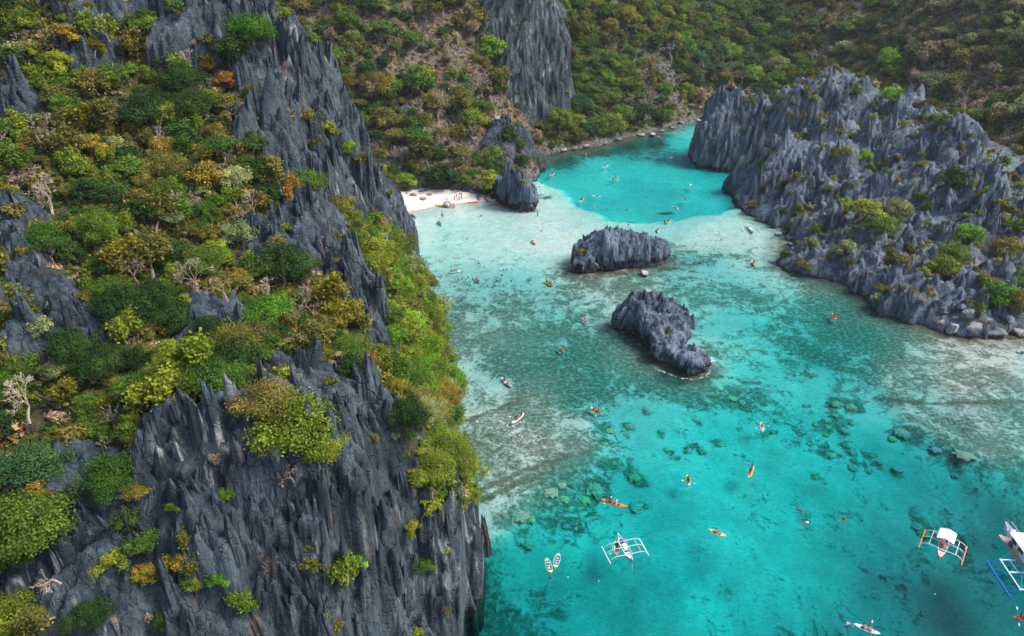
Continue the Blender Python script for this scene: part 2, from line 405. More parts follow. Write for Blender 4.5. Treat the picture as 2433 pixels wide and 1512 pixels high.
# the named spires: (u, v of the tip, sight distance, radius, drop)
for (u, v, y, r, dr, asp) in [(648, 120, 150, 3.6, 22, .6), (598, 150, 147, 2.6, 15, .6), (720, 155, 158, 1.7, 16, .7), (745, 172, 156, 2.7, 17, .45), (775, 165, 157, 2.0, 18, .7), (690, 300, 136, 4.6, 22, .55),
                              (640, 330, 134, 2.6, 12, .6), (720, 400, 134, 2.4, 12, .6), (770, 430, 138, 2.2, 10, .8), (835, 300, 170, 2.4, 16, .6), (870, 400, 182, 2.4, 16, .6), (905, 440, 204, 2.6, 18, .7), (60, 205, 130, 1.6, 9, .7), (25, 205, 131, 1.6, 8, .6),
                              (820, 630, 110, 2.6, 13, .5), (848, 625, 112, 1.9, 11, .7), (880, 670, 108, 1.8, 9, .7), (700, 500, 120, 2.2, 9, .6), (725, 605, 112, 2.0, 8, .6),
                              (730, 865, 82, 3.0, 9, .45), (630, 815, 85, 2.0, 8, .7), (870, 900, 83, 1.6, 9, .6), (905, 960, 84, 1.6, 9, .6), (900, 1060, 80, 2.3, 12, .6), (950, 1110, 80, 2.0, 12, .7),
                              (470, 1000, 69, 2.6, 10, .5), (440, 1010, 68, 1.7, 9, .6), (600, 1005, 70, 2.3, 9, .5), (510, 1060, 67, 1.6, 10, .6), (700, 1160, 67, 2.6, 12, .5), (640, 1170, 66, 1.8, 12, .6), (760, 1190, 67, 1.8, 10, .6),
                              (850, 1140, 74, 2.4, 12, .6), (800, 1220, 70, 1.8, 8, .6), (560, 1160, 65, 1.8, 9, .6), (400, 1120, 66, 1.6, 8, .6), (860, 1300, 71, 1.8, 8, .5), (330, 1170, 64, 1.7, 8, .6)]:
    p = Py(u, v, y); sp.append((p[0], p[1], p[2], r * 1.15, dr, asp, .2 + random.uniform(-.3, .3), random.uniform(1.1, 1.6)))
stamp(CL, sp, warp)
# fine fluting: shift the steep faces sideways by ridged noise
sl = np.clip(CL.slope(), 0, 5)
rk = np.clip(rockm * 1.0 + (CL.Z > base + .3), 0, 1)
CL.Z = CL.Z + sl * (ridged(CL.X * 1.1, CL.Y * 1.1, 2) * .17 + fbm(CL.X * 2.6, CL.Y * 2.6, 2) * .10) * (rk * .8 + .2)
_u, _v = project(CL.X, CL.Y, CL.Z)
for P_ in ([(900, 500), (930, 540), (960, 560), (1060, 760), (1150, 1120), (1120, 1190), (1000, 1190), (955, 1040), (915, 880), (930, 800), (905, 660), (850, 600), (800, 560), (850, 520)], [(560, 645), (700, 645), (785, 700), (840, 815), (780, 860), (640, 825), (610, 740)]):
    rk = np.where(in_poly(_u, _v, P_), 0, rk)
CL.rk = rk
CL.Z = np.where(CL.Z < .2, (CL.Z - .2) * 4 + .2, CL.Z)
o = CL.build(M_CLIFF, {'veg': 1 - rk}); tag(o, 'dark slate karst cliff overgrown with trees, filling the near side', kind='structure')

# ---- far hillside ---------------------------------------------------------------
hp = []
for (u, v) in [(1283, 374), (1340, 360), (1420, 348), (1500, 325), (1560, 312), (1620, 292), (1664, 283)]:
    p = Pz(u, v, 0); hp.append(p); q = p + np.array([-1, 5, 0]); q[2] = 3; hp.append(q); q = p - np.array([0, 8, 0]); q[2] = -4; hp.append(q)
for (u, v, z) in [(880, 470, 2.4), (930, 458, 2.2), (1000, 452, 2.2), (1100, 458, 2.0), (1160, 465, 1.5), (1185, 470, .5)]:
    hp.append(Pz(u, v, z))
    q = Pz(u, v, z) - np.array([0, 24, 0]); q[2] = -1.5; hp.append(q)
for (u, v, y) in [(800, 350, 282), (800, 200, 308), (800, 0, 352), (650, 200, 310), (650, 0, 350), (1000, 350, 280), (1000, 230, 305), (1000, 100, 332), (1000, 0, 354), (1130, 380, 284), (1130, 250, 310), (1130, 120, 338), (1130, 0, 362),
                  (1215, 400, 284), (1230, 330, 300), (1270, 330, 322), (1300, 250, 343), (1300, 120, 372), (1300, 0, 395), (1400, 250, 362), (1400, 120, 392), (1400, 0, 420), (1520, 230, 376), (1520, 110, 405), (1520, 0, 432), (1620, 220, 396), (1620, 110, 428), (1620, 0, 462),
                  (1700, 250, 404), (1730, 225, 412), (1760, 190, 425), (1780, 110, 462), (1780, 0, 520), (1900, 170, 425), (1900, 90, 455), (1900, 0, 500), (2050, 150, 395), (2050, 70, 425), (2050, 0, 455), (2200, 230, 335), (2200, 120, 365), (2200, 0, 405),
                  (2330, 330, 275), (2330, 200, 312), (2330, 0, 372), (2460, 380, 248), (2460, 200, 296), (2460, 0, 350), (2600, 300, 250), (2600, 0, 330)]:
    hp.append(Py(u, v, y))
for p in [(60, 330, -4), (120, 330, -3), (100, 380, -1), (-160, 420, 100), (-60, 450, 110), (60, 480, 105), (140, 560, 110), (220, 640, 110), (330, 560, 130), (360, 420, 130), (330, 300, 95), (-190, 300, 90), (140, 300, 5), (150, 240, 4), (180, 190, 2)]:
    hp.append(np.array(p, float))
hp = np.array(hp); fh = rbf(hp[:, :2], hp[:, 2])
HL = Field('hillside', -190, 370, 236, 620, 1.5)
HL.Z = fh(HL.X, HL.Y)
inl = np.clip(HL.Z / 5, 0, 1)
HL.Z += inl * (fbm(HL.X * .035, HL.Y * .035, 4) * 5 + ridged(HL.X * .12, HL.Y * .12, 3) * 1.3 + fbm(HL.X * .4, HL.Y * .4, 2) * .8)
HL.Z = np.where(HL.Z < .3, (HL.Z - .3) * 6 + .3, HL.Z); HL.Z = np.maximum(HL.Z, -13)
hu, hv = project(HL.X, HL.Y, HL.Z)
HL.rk = (fbm(HL.X * .07, HL.Y * .07, 3) > .42).astype(float)

def m_hill():
    t = NT('hill_litter'); pos = t.coords()
    n1 = t.noise(pos, .9, 6, .7); n2 = t.noise(pos, .12, 4, .6); v = t.voro(pos, .6, 'F1', 'Color'); vd = t.voro(pos, .6)
    c = t.ramp(n1, [(.28, (.06, .045, .032)), (.5, (.165, .13, .10)), (.72, (.35, .28, .225))])
    c = t.mix(t.ramp(n2, [(.42, 0), (.6, .85)]), c, (.09, .10, .04))
    rk = t.ramp(t.noise(pos, .07, 3), [(.47, 0), (.56, 1)])
    rc = t.ramp(vd, [(.15, (.15, .17, .19)), (.75, (.045, .055, .065))])
    c = t.mix(t.math('MULTIPLY', rk, t.ramp(t.noise(pos, .5, 3), [(.4, 0), (.5, 1)])), c, rc)
    sep = t.node('ShaderNodeSeparateXYZ'); g = t.node('ShaderNodeNewGeometry'); t.l.new(g.outputs['Position'], sep.inputs[0])
    zf = t.math('ADD', sep.outputs[2], t.math('MULTIPLY', n1, 2.0))
    c = t.mix(t.ramp(t.math('MULTIPLY', zf, .2), [(.3, 1), (.6, 0)]), c, t.ramp(n1, [(.35, (.06, .055, .05)), (.65, (.22, .2, .18))]))
    h = t.math('ADD', t.math('MULTIPLY', n1, .8), t.math('MULTIPLY', vd, -.6))
    return t.out(t.bsdf(c, .95, t.bump(h, 1, 1.0), .1).outputs[0])
o = HL.build(m_hill()); tag(o, 'steep dry wooded hillside rising behind the lagoon', kind='structure')

# ---- rock sheets standing on the hillside: crag, lagoon ridge, headland -----------
def sheet(name, mat, bounds, res, basef, zones, seed, spikes_extra=(), cut=-.35, label='', freq=.45, fl=.3):
    F = Field(name, *bounds, res); F.Z = basef(F.X, F.Y)
    u, v = project(F.X, F.Y, F.Z)
    w1 = ridged(F.X * freq, F.Y * freq, 3); w2 = ridged(F.X * freq * 2.3, F.Y * freq * 2.3, 2); warp = w1 * .6 + w2 * .4
    s0 = np.clip(F.slope(), 0, 5); F.Z += (s0 * .8 + .6) * (w1 * .6 + w2 * .3) * fl * 2 + fbm(F.X * .08, F.Y * .08, 3) * 1.5
    base = F.Z.copy(); sp = list(spikes_extra)
    for k, (P_, n, h0, h1, r0, r1, ang) in enumerate(zones):
        sp += add_spikes(F, base, np.array(P_, float), n, h0, h1, r0, r1, ang=ang, seed=seed + k)
        sp += add_spikes(F, base, np.array(P_, float), int(n * 1.6), h0 * .5, h1 * .5, r0 * .55, r1 * .5, ang=ang, seed=seed + 20 + k)
    stamp(F, sp, warp)
    s1 = np.clip(F.slope(), 0, 5)
    F.Z += s1 * (ridged(F.X * freq * 2, F.Y * freq * 2, 2) * .42 + fbm(F.X * freq * 5, F.Y * freq * 5, 2) * .14)
    F.Z = np.maximum(np.where(F.Z < .3, (F.Z - .3) * 4 + .3, F.Z), -13)
    F.base = base
    return F

# headland
hd = []
edge_hd = [(1694, 378), (1730, 388), (1800, 396), (1815, 405), (1802, 515), (1850, 530), (1885, 560), (1862, 630), (1950, 655), (2040, 690), (2085, 730), (2160, 758), (2240, 785), (2330, 795), (2460, 800)]
for (u, v) in edge_hd:
    p = Pz(u, v, 0); q = p.copy(); q[2] = 1.0; hd.append(q); d = np.array([-.85, -.55]); q = p.copy(); q[:2] += d * 5; q[2] = -7; hd.append(q)
for (u, v, y) in [(1702, 250, 318), (1740, 240, 324), (1800, 250, 322), (1850, 230, 318), (1830, 420, 262), (1850, 330, 272), (1900, 250, 300), (1900, 400, 258), (1950, 190, 322), (1950, 300, 285), (1950, 480, 238), (1900, 540, 221), (1920, 600, 203),
                  (2030, 180, 322), (2030, 300, 282), (2030, 420, 252), (2030, 520, 223), (2030, 620, 194), (2130, 240, 298), (2130, 350, 262), (2130, 460, 236), (2130, 560, 207), (2130, 680, 177), (2230, 310, 262), (2230, 420, 236), (2230, 520, 214), (2230, 620, 189), (2230, 710, 170),
                  (2330, 380, 242), (2330, 480, 218), (2330, 580, 200), (2330, 700, 171), (2433, 410, 232), (2433, 520, 208), (2433, 620, 190), (2433, 720, 168), (2600, 600, 190), (2600, 450, 222), (2600, 760, 172)]:
    hd.append(Py(u, v, y))
for p in [(100, 350, -3), (140, 350, 5), (92, 332, -5), (170, 345, -3), (215, 300, -4), (235, 250, 0), (190, 320, -4), (150, 340, -2), (*Pz(1664, 376, 0)[:2], -12), (*Pz(1664, 350, 0)[:2], -12), (*Pz(1664, 315, 0)[:2], -12), (82, 352, -8), (70, 340, -9)]: hd.append(np.array(p, float))
hd = np.array(hd); fhd = rbf(hd[:, :2], hd[:, 2])
xs_hd = []
for (u, v, y, r, dr, asp) in [(1715, 238, 318, 3.4, 18, .6), (1698, 250, 317, 2.6, 20, .6), (1740, 235, 320, 3.4, 14, .6), (1785, 222, 324, 4.2, 16, .6), (1815, 225, 322, 3.4, 16, .6), (1870, 205, 318, 3.8, 15, .6), (1905, 180, 326, 3.2, 12, .6), (1960, 165, 330, 3.2, 12, .6), (2010, 165, 326, 3.2, 12, .6),
                              (1940, 232, 310, 3.8, 16, .6), (2140, 232, 300, 5.4, 24, .55), (2190, 200, 304, 3.6, 18, .6), (2110, 270, 290, 4.0, 18, .6), (2280, 330, 262, 5.0, 18, .5), (1875, 330, 276, 3.4, 24, .6), (1830, 370, 268, 3.0, 26, .6), (1965, 410, 254, 4.6, 20, .5), (2000, 440, 250, 3.6, 16, .6),
                              (2180, 470, 232, 4.0, 14, .5), (2230, 500, 222, 3.2, 12, .6), (2160, 540, 207, 2.8, 10, .6), (2110, 560, 206, 2.4, 10, .6), (2030, 575, 205, 2.2, 8, .6), (1975, 600, 201, 2.2, 8, .6), (1905, 580, 207, 3.0, 8, .5), (2250, 590, 195, 2.4, 9, .6), (2160, 640, 186, 2.2, 8, .6), (2240, 690, 172, 3.0, 9, .5), (2180, 690, 174, 2.6, 8, .6), (2290, 730, 165, 2.4, 7, .6)]:
    p = Py(u, v, y); xs_hd.append((p[0], p[1], p[2], r * 1.15, dr, asp, random.uniform(-.3, .6), random.uniform(1.1, 1.6)))
HD = sheet('headland', M_HEAD, (62, 226, 148, 358), .45, fhd, [
    ([(1660, 225), (1850, 200), (1980, 160), (2060, 200), (2200, 240), (2300, 360), (2433, 420), (2433, 520), (2100, 480), (1830, 480), (1700, 380)], 150, 2.0, 6.0, 2.4, 4.6, .3),
    ([(1800, 420), (2100, 460), (2433, 510), (2433, 780), (2200, 770), (1870, 640)], 190, 1.0, 3.6, 1.3, 2.8, .3)], 200, xs_hd)
hu2, hv2 = project(HD.X, HD.Y, HD.Z)
hill_on = HL.sample(HD.X, HD.Y)
o = HD.build(M_HEAD, {'veg': np.clip(fbm(HD.X * .05, HD.Y * .05, 3) * 3 + .1 + (np.clip((HD.X - 120) / 90, 0, 1)) * .6 + np.clip((hill_on - HD.base) * .5, -1, 1), 0, 1) * (HD.Z < HD.base + .6)})
tag(o, 'grey blue headland of fluted limestone spires beside the lagoon', kind='structure')

# crag on the hillside
cg = []
for (u, v, y) in [(1140, 40, 350), (1145, 0, 358), (1150, 130, 340), (1180, 60, 344), (1200, 150, 338), (1215, 230, 332), (1260, 230, 333), (1310, 235, 340), (1240, 100, 341), (1240, -20, 352), (1240, -120, 362), (1290, 120, 344), (1280, 0, 352), (1325, 150, 352), (1325, 90, 354), (1200, -80, 360), (1150, -60, 366)]:
    cg.append(Py(u, v, y))
for (u, v, y, dz) in [(1120, 60, 352, -6), (1130, 150, 342, -6), (1180, 240, 326, -8), (1260, 290, 322, -9), (1345, 240, 342, -12), (1352, 160, 356, -12), (1350, 100, 362, -14), (1335, 40, 372, -14), (1318, -20, 380, -14), (1290, -140, 395, -16), (1400, 180, 366, -22), (1400, 60, 384, -24)]:
    p = Py(u, v, y); p[2] += dz; cg.append(p)
cg = np.array(cg); fcg = rbf(cg[:, :2], cg[:, 2])
CG = sheet('crag', M_CLIFF, (-26, 50, 312, 396), .5, fcg, [([(1140, -20), (1290, -20), (1335, 150), (1320, 235), (1210, 220)], 46, 1.0, 3.0, 1.6, 3.0, .2)], 300, fl=.5)
o = CG.build(M_CLIFF, {'veg': np.zeros(CG.Z.shape) + .3}); tag(o, 'tall dark rock crag standing out of the wooded hillside', kind='structure')

# ridge running down to the lagoon, behind the beach
rg_ = []
for (u, v, y) in [(1178, 290, 300), (1200, 285, 302), (1165, 330, 292), (1240, 340, 300), (1262, 375, 300), (1225, 380, 292), (1190, 370, 288), (1200, 430, 280), (1245, 410, 292), (1160, 440, 272)]:
    rg_.append(Py(u, v, y))
for (u, v, z) in [(1283, 400, 0), (1275, 425, 0), (1255, 425, 0), (1300, 380, -5), (1290, 440, -5), (1260, 440, -4)]: rg_.append(Pz(u, v, z))
for (u, v, y, dz) in [(1130, 300, 300, -8), (1120, 380, 280, -7), (1130, 450, 268, -4), (1215, 260, 320, -9), (1270, 330, 322, -8), (1170, 260, 316, -9)]:
    p = Py(u, v, y); p[2] += dz; rg_.append(p)
rg_ = np.array(rg_); frg = rbf(rg_[:, :2], rg_[:, 2])
RG = sheet('rock_ridge', M_HEAD, (-20, 14, 258, 326), .4, frg, [([(1165, 280), (1215, 280), (1275, 370), (1270, 425), (1180, 430)], 44, .8, 2.6, 1.2, 2.4, .3)], 340, fl=.35)
o = RG.build(M_CLIFF, {'veg': np.clip(fbm(RG.X * .1, RG.Y * .1, 2) * 2, 0, 1)}); tag(o, 'dark rock ridge running down into the lagoon beside the beach', kind='structure')
LAND = [CL, HL, HD, CG, RG]
# ------------------------------------------------------------------ islets
def Z1(X, Y): return ((1350 + X / 3.218) / 1.0522, (530 + Y / 3.218) / 1.0522)
def Z2(X, Y): return ((940 + X / 3.78) / 1.0522, (280 + Y / 3.78) / 1.0522)
ISLES = []
def islet(name, front, back, tops, label, cat, mat, res=.28, wall=3.0, lift=.7, seed=0, flare=.8, freq=.9):
    """front/back: waterline outline (photo points); tops: (u, v, z)"""
    poly = [tuple(Pz(u, v, lift)[:2]) for (u, v) in front] + [tuple(Pz(u, v, lift)[:2]) for (u, v) in back]
    px = np.array(poly); F = Field(name, px[:, 0].min() - 2, px[:, 0].max() + 2, px[:, 1].min() - 2, px[:, 1].max() + 2, res)
    T = np.array([[*Pz(u, v, z)[:2], z] for (u, v, z) in tops])
    wx = F.X + fbm(F.X * .5, F.Y * .5, 3) * .9; wy = F.Y + fbm(F.X * .5 + 40, F.Y * .5, 3) * .9
    ins = in_poly(wx, wy, poly); d = poly_dist(wx, wy, poly) * np.where(ins, 1, -1)
    D2 = (F.X[..., None] - T[:, 0]) ** 2 + (F.Y[..., None] - T[:, 1]) ** 2
    w = 1 / (D2 + .8) ** 1.7; H = (w * T[:, 2]).sum(-1) / w.sum(-1)
    fl = ridged(F.X * freq, F.Y * freq, 3); f2 = ridged(F.X * freq * 2.4, F.Y * freq * 2.4, 2)
    edge = lift + .4 + wall * np.clip(d + .35 * fl + .18 * f2, 0, None) ** .85
    Hn = H * (1 + .10 * fl) + f2 * .35
    F.Z = np.minimum(Hn, edge); 
    rg = np.random.default_rng(seed); sp = []
    area = ins.sum() * res * res; n = int(area / 4.5)
    idx = np.argwhere(ins & (d > .7)); 
    for k in rg.choice(len(idx), min(n, len(idx)), replace=False):
        j, i = idx[k]; h = F.Z[j, i]; e = rg.uniform(.2, 1.1) * (1.5 if rg.random() < .1 else 1)
        sp.append((F.X[j, i], F.Y[j, i], h + e, rg.uniform(.9, 1.9), e * 2.2 + 1.6, rg.uniform(.5, .9), rg.uniform(0, 3), rg.uniform(1.2, 2.2)))
    for t_ in T: sp.append((t_[0], t_[1], t_[2] + .2, rg.uniform(1.4, 2.2), 5.5, .6, rg.uniform(0, 3), 1.4))
    warp = fl * .6 + f2 * .4
    keep_in = d > -.15
    stamp(F, sp, warp); F.Z = np.minimum(F.Z, lift + .4 + (wall * 1.7) * np.clip(d + .3 * f2, 0, None) ** .85)
    s1 = np.clip(F.slope(), 0, 5); F.Z += s1 * ridged(F.X * 2.2, F.Y * 2.2, 2) * .10 * (d > .3)
    keep = keep_in[:-1, :-1] & keep_in[1:, :-1] & keep_in[:-1, 1:] & keep_in[1:, 1:]
    faces = grid_faces(*F.Z.shape, keep=keep)
    V = np.stack([F.X, F.Y, F.Z], -1).reshape(-1, 3)
    me = mesh_np(name, V, faces, True, {'veg': np.zeros(len(V))}, [mat])
    bm = bmesh.new(); bm.from_mesh(me)
    bmesh.ops.delete(bm, geom=[v for v in bm.verts if not v.link_faces], context='VERTS')
    cen = Vector((px[:, 0].mean(), px[:, 1].mean(), 0))
    # undercut notch: the outline steps inwards and down to the sea floor
    for (dz, inn) in ((-.25, .35), (-.5, .9), (-1.6, .2), (-3.0, -.8)):
        be = [e for e in bm.edges if e.is_boundary]
        r = bmesh.ops.extrude_edge_only(bm, edges=be)
        for v in [g for g in r['geom'] if isinstance(g, bmesh.types.BMVert)]:
            dd = cen - v.co; dd.z = 0; L = dd.length
            if L > .01: v.co += dd / L * inn
            v.co.z += dz if dz > -1 else dz * .8
    bm.to_mesh(me); bm.free(); me.polygons.foreach_set('use_smooth', [True] * len(me.polygons))
    o = link(name, me); tag(o, label, cat); F.ok = d > .3; F.obj = o; ISLES.append(F); F.d = d
    F.Zs = F.Z.copy(); F.Z = np.where(d > .2, F.Z, -50)
    return F
I1 = islet('rock_islet', [Z1(*p) for p in [(245, 395), (262, 470), (350, 492), (450, 462), (570, 468), (640, 455), (740, 440), (870, 432), (960, 428), (1035, 400)]], [Z1(*p) for p in [(1045, 350), (960, 330), (800, 320), (600, 315), (430, 320), (320, 350)]],
    [(*Z1(300, 350), 3.6), (*Z1(350, 260), 6), (*Z1(430, 235), 7), (*Z1(545, 175), 9.8), (*Z1(500, 190), 9), (*Z1(640, 200), 8.6), (*Z1(600, 300), 7), (*Z1(740, 215), 8.8), (*Z1(850, 220), 8.0), (*Z1(930, 265), 6.0), (*Z1(1000, 315), 4), (*Z1(900, 350), 3.6), (*Z1(760, 360), 5), (*Z1(450, 370), 5.0), (*Z1(330, 420), 3.0)],
    'broad grey rock islet with yellow bush on its end, between lagoon and reef', 'rock islet', M_ISLE, seed=1)
I2 = islet('rock_islet', [Z1(*p) for p in [(572, 905), (640, 925), (700, 955), (780, 1010), (840, 1070), (885, 1120), (895, 1190), (980, 1200), (1060, 1225), (1130, 1265), (1210, 1310), (1290, 1300), (1340, 1285), (1372, 1240)]], [Z1(*p) for p in [(1330, 1195), (1250, 1160), (1185, 1140), (1170, 1070), (1215, 1010), (1200, 960), (1120, 900), (1000, 870), (860, 850), (720, 850), (640, 860)]],
    [(*Z1(600, 885), 1.6), (*Z1(665, 735), 7.2), (*Z1(730, 725), 7.4), (*Z1(790, 740), 7.2), (*Z1(840, 665), 8.6), (*Z1(880, 705), 7.8), (*Z1(955, 660), 8.6), (*Z1(1010, 725), 7.6), (*Z1(1090, 790), 6.8), (*Z1(1150, 850), 5.2), (*Z1(1180, 930), 3.6), (*Z1(1000, 830), 6.2), (*Z1(900, 860), 6), (*Z1(1000, 930), 4.6), (*Z1(1110, 960), 4.4), (*Z1(870, 960), 4.4), (*Z1(850, 1000), 3.8), (*Z1(980, 1020), 3.8), (*Z1(960, 1090), 3.6), (*Z1(1080, 1100), 3.4), (*Z1(1120, 1150), 2.2), (*Z1(1200, 1140), 3.6), (*Z1(1280, 1180), 3.4), (*Z1(1330, 1230), 2.8), (*Z1(1180, 1200), 3.2)],
    'jagged grey rock islet tapering to a low tail ringed by foam', 'rock islet', M_ISLE, seed=2)
I3 = islet('rock_stack', [Z2(*p) for p in [(1100, 790), (1180, 862), (1250, 895), (1330, 925), (1420, 935), (1490, 932), (1538, 898)]], [Z2(*p) for p in [(1510, 860), (1440, 830), (1330, 815), (1220, 790), (1120, 740)]],
    [(*Z2(1105, 670), 6.2), (*Z2(1180, 660), 7), (*Z2(1255, 575), 14), (*Z2(1310, 570), 14.5), (*Z2(1340, 600), 13.5), (*Z2(1370, 640), 12), (*Z2(1280, 640), 13), (*Z2(1430, 720), 9), (*Z2(1350, 720), 10), (*Z2(1480, 790), 5), (*Z2(1515, 860), 3)],
    'pointed grey rock stack split by a crack at the end of the beach', 'rock stack', M_ISLE, res=.3, wall=7.5, seed=3)

# ------------------------------------------------------------------ seabed
SB = [(1400, 385, 1.8, 0), (1500, 405, 1.9, 0), (1600, 420, 1.9, 0), (1700, 440, 1.7, 0), (1500, 470, 1.6, 0), (1370, 420, 1.4, 0), (1590, 340, 1.6, .1), (1650, 300, .9, 0), (1640, 330, 1.3, 0), (1450, 352, 1.8, 1.1), (1340, 385, 1.4, 1.1), (1550, 338, 1.8, 1.1), (1500, 345, 1.8, 1.1), (1290, 395, .9, .5),
      (1300, 440, .45, 0), (1280, 490, .3, 0), (1400, 520, .5, 0), (1500, 520, 1.2, 0), (1600, 502, 1.7, 0), (1750, 470, 1.7, 0), (1650, 530, .5, 0), (1790, 505, .6, 0), (1780, 410, 1.9, .1), (1690, 375, 1.9, .5), (1850, 545, .35, .3), (1440, 440, 1.7, 0), (1350, 470, .7, 0), (1560, 350, 1.7, .6),
      (950, 520, .1, 0), (1050, 530, .25, 0), (1150, 560, .38, 0), (1250, 560, .3, 0), (1100, 600, .4, .1), (1250, 640, .42, .1), (1350, 560, .25, 0), (1050, 660, .42, .3), (1150, 680, .5, .35), (1300, 700, .6, .4), (1000, 600, .35, .05), (1180, 500, .2, 0), (1340, 620, .25, .1),
      (1650, 580, .5, .2), (1750, 600, .5, .25), (1700, 660, .8, .35), (1650, 700, .9, .5), (1800, 700, .95, .4), (1850, 610, .3, .3), (1400, 690, .3, .45), (1500, 680, .35, .6), (1350, 760, .9, .5), (1200, 760, .55, .5), (1100, 760, .45, .55), (1250, 850, .9, .75), (1400, 850, 1.1, .7), (1450, 900, 1.3, .65), (1350, 950, 1.0, .7), (1150, 900, .4, .5),
      (1200, 950, .4, .6), (1150, 1020, .3, .45), (1300, 1020, .32, .5), (1400, 1000, 1.0, .4), (1350, 1080, .28, .7), (1200, 1100, .3, .8), (1200, 1200, .5, .9), (1300, 1180, 1.4, .7), (1420, 1130, 2.0, .5), (1150, 1280, 1.6, .9), (1100, 1400, 5, 1.0), (1220, 1330, 3.6, .3), (1450, 700, .3, .6), (1480, 760, .3, .3), (1520, 850, .3, .95), (1640, 900, .6, 1.0), (1600, 760, .4, .4), (1680, 850, .9, .5),
      (1700, 800, 1.2, .3), (1800, 800, 1.4, .4), (1900, 780, 1.8, .5), (2000, 740, 1.2, .75), (1900, 700, .8, .4), (2050, 800, 1.6, .9), (1950, 860, 2.2, .6), (1750, 900, 1.5, .3), (1600, 980, 1.8, .3), (1700, 1000, 2.5, .15), (1500, 1050, 2.0, .3), (1950, 680, .3, .9), (2080, 745, .35, .9),
      (2100, 850, 1.0, .7), (2200, 820, .35, .5), (2350, 825, .12, .3), (2460, 830, .1, .2), (2200, 920, .4, .5), (2350, 950, .3, .65), (2250, 1000, .5, .7), (2400, 1050, .6, .7), (2150, 1000, 1.5, .4), (2200, 1080, 2.4, .3), (2400, 1150, 2.5, .4), (2420, 900, .3, .5),
      (1800, 1000, 2.6, .25), (1950, 1000, 2.4, .3), (2050, 1000, 1.6, .1), (1600, 1120, 2.5, .1), (1800, 1150, 3.2, .15), (1700, 1250, 3.2, .1), (1500, 1250, 3.2, .15), (1350, 1250, 3.4, .25), (1300, 1350, 4.2, .3), (1500, 1400, 4.6, .2), (1700, 1400, 4.0, .1), (1650, 1480, 3.6, .1), (1900, 1200, 4.2, .2), (2050, 1200, 4.8, .2), (2000, 1400, 6, .2),
      (1900, 1500, 5.5, .2), (2200, 1300, 6.5, .2), (2350, 1300, 8, .2), (2433, 1400, 11, .2), (2300, 1500, 11, .2), (2100, 1500, 8.5, .2), (1200, 1500, 5, .5), (2700, 1300, 12, .2), (2700, 1000, 3, .3), (2000, 1700, 12, .2), (1300, 1700, 8, .2)]
pts = np.array([Pz(u, v, -d)[:2] for (u, v, d, c) in SB]); vals = np.array([[d, c] for (u, v, d, c) in SB])
fsb = rbf(pts, vals, 1.0)
SBF = Field('seabed', -80, 260, 40, 420, .8)
dc = fsb(SBF.X, SBF.Y); dep = np.clip(dc[..., 0], .08, 14); cor = np.clip(dc[..., 1] * 1.25, 0, 1.1); dep = np.where(dep > 1.8, dep * 1.2 - .36, dep); dep = np.where(dep > 3.4, dep * 1.35 - 1.19, dep)
dep = dep * (1 + .32 * fbm(SBF.X * .05, SBF.Y * .05, 4)) + np.clip(dep - 1, 0, 2) * .28 * fbm(SBF.X * .16, SBF.Y * .16, 3)
dep -= cor * np.clip(dep, 0, 1.5) * .35 * np.clip(ridged(SBF.X * .22, SBF.Y * .22, 3), 0, 1)
_su, _sv = project(SBF.X, SBF.Y, SBF.X * 0)
def _poly_world(P_): return [tuple(Pz(u, v, 0)[:2]) for u, v in P_]
_wx = SBF.X + fbm(SBF.X * .12, SBF.Y * .12, 3) * 3; _wy = SBF.Y + fbm(SBF.X * .12 + 9, SBF.Y * .12, 3) * 3
def _inside(P_, w):
    pw = _poly_world(P_); sd = poly_dist(_wx, _wy, pw) * np.where(in_poly(_wx, _wy, pw), 1, -1); t_ = np.clip(sd / w + .5, 0, 1); return t_ * t_ * (3 - 2 * t_)
_l = _inside([(1230, 372), (1283, 428), (1330, 448), (1385, 492), (1450, 518), (1560, 522), (1650, 510), (1740, 492), (1830, 476), (1860, 380), (1700, 340), (1655, 330), (1560, 312), (1420, 330)], 6.0)
_near = np.exp(-((_su - 1540) / 420) ** 4) * (_sv < 600)
dep = dep * (1 - _l) * (1 - .45 * _near * (1 - _l)) + np.maximum(dep, 1.75) * _l
for P_, dv, w in (([(1020, 860), (1170, 880), (1290, 930), (1395, 985), (1410, 1050), (1350, 1085), (1280, 1120), (1230, 1190), (1160, 1280), (1080, 1300), (1000, 1100)], .34, 5.0), ([(2090, 860), (2200, 815), (2600, 815), (2600, 1110), (2330, 1085), (2220, 1040), (2130, 985)], .42, 7.0)):
    k = _inside(P_, w); dep = dep * (1 - k) + np.clip(dep, .1, dv) * k; cor = cor * (1 - k) + np.clip(cor, .42, .62) * k
SBF.Z = -np.clip(dep, .06, 10.5)

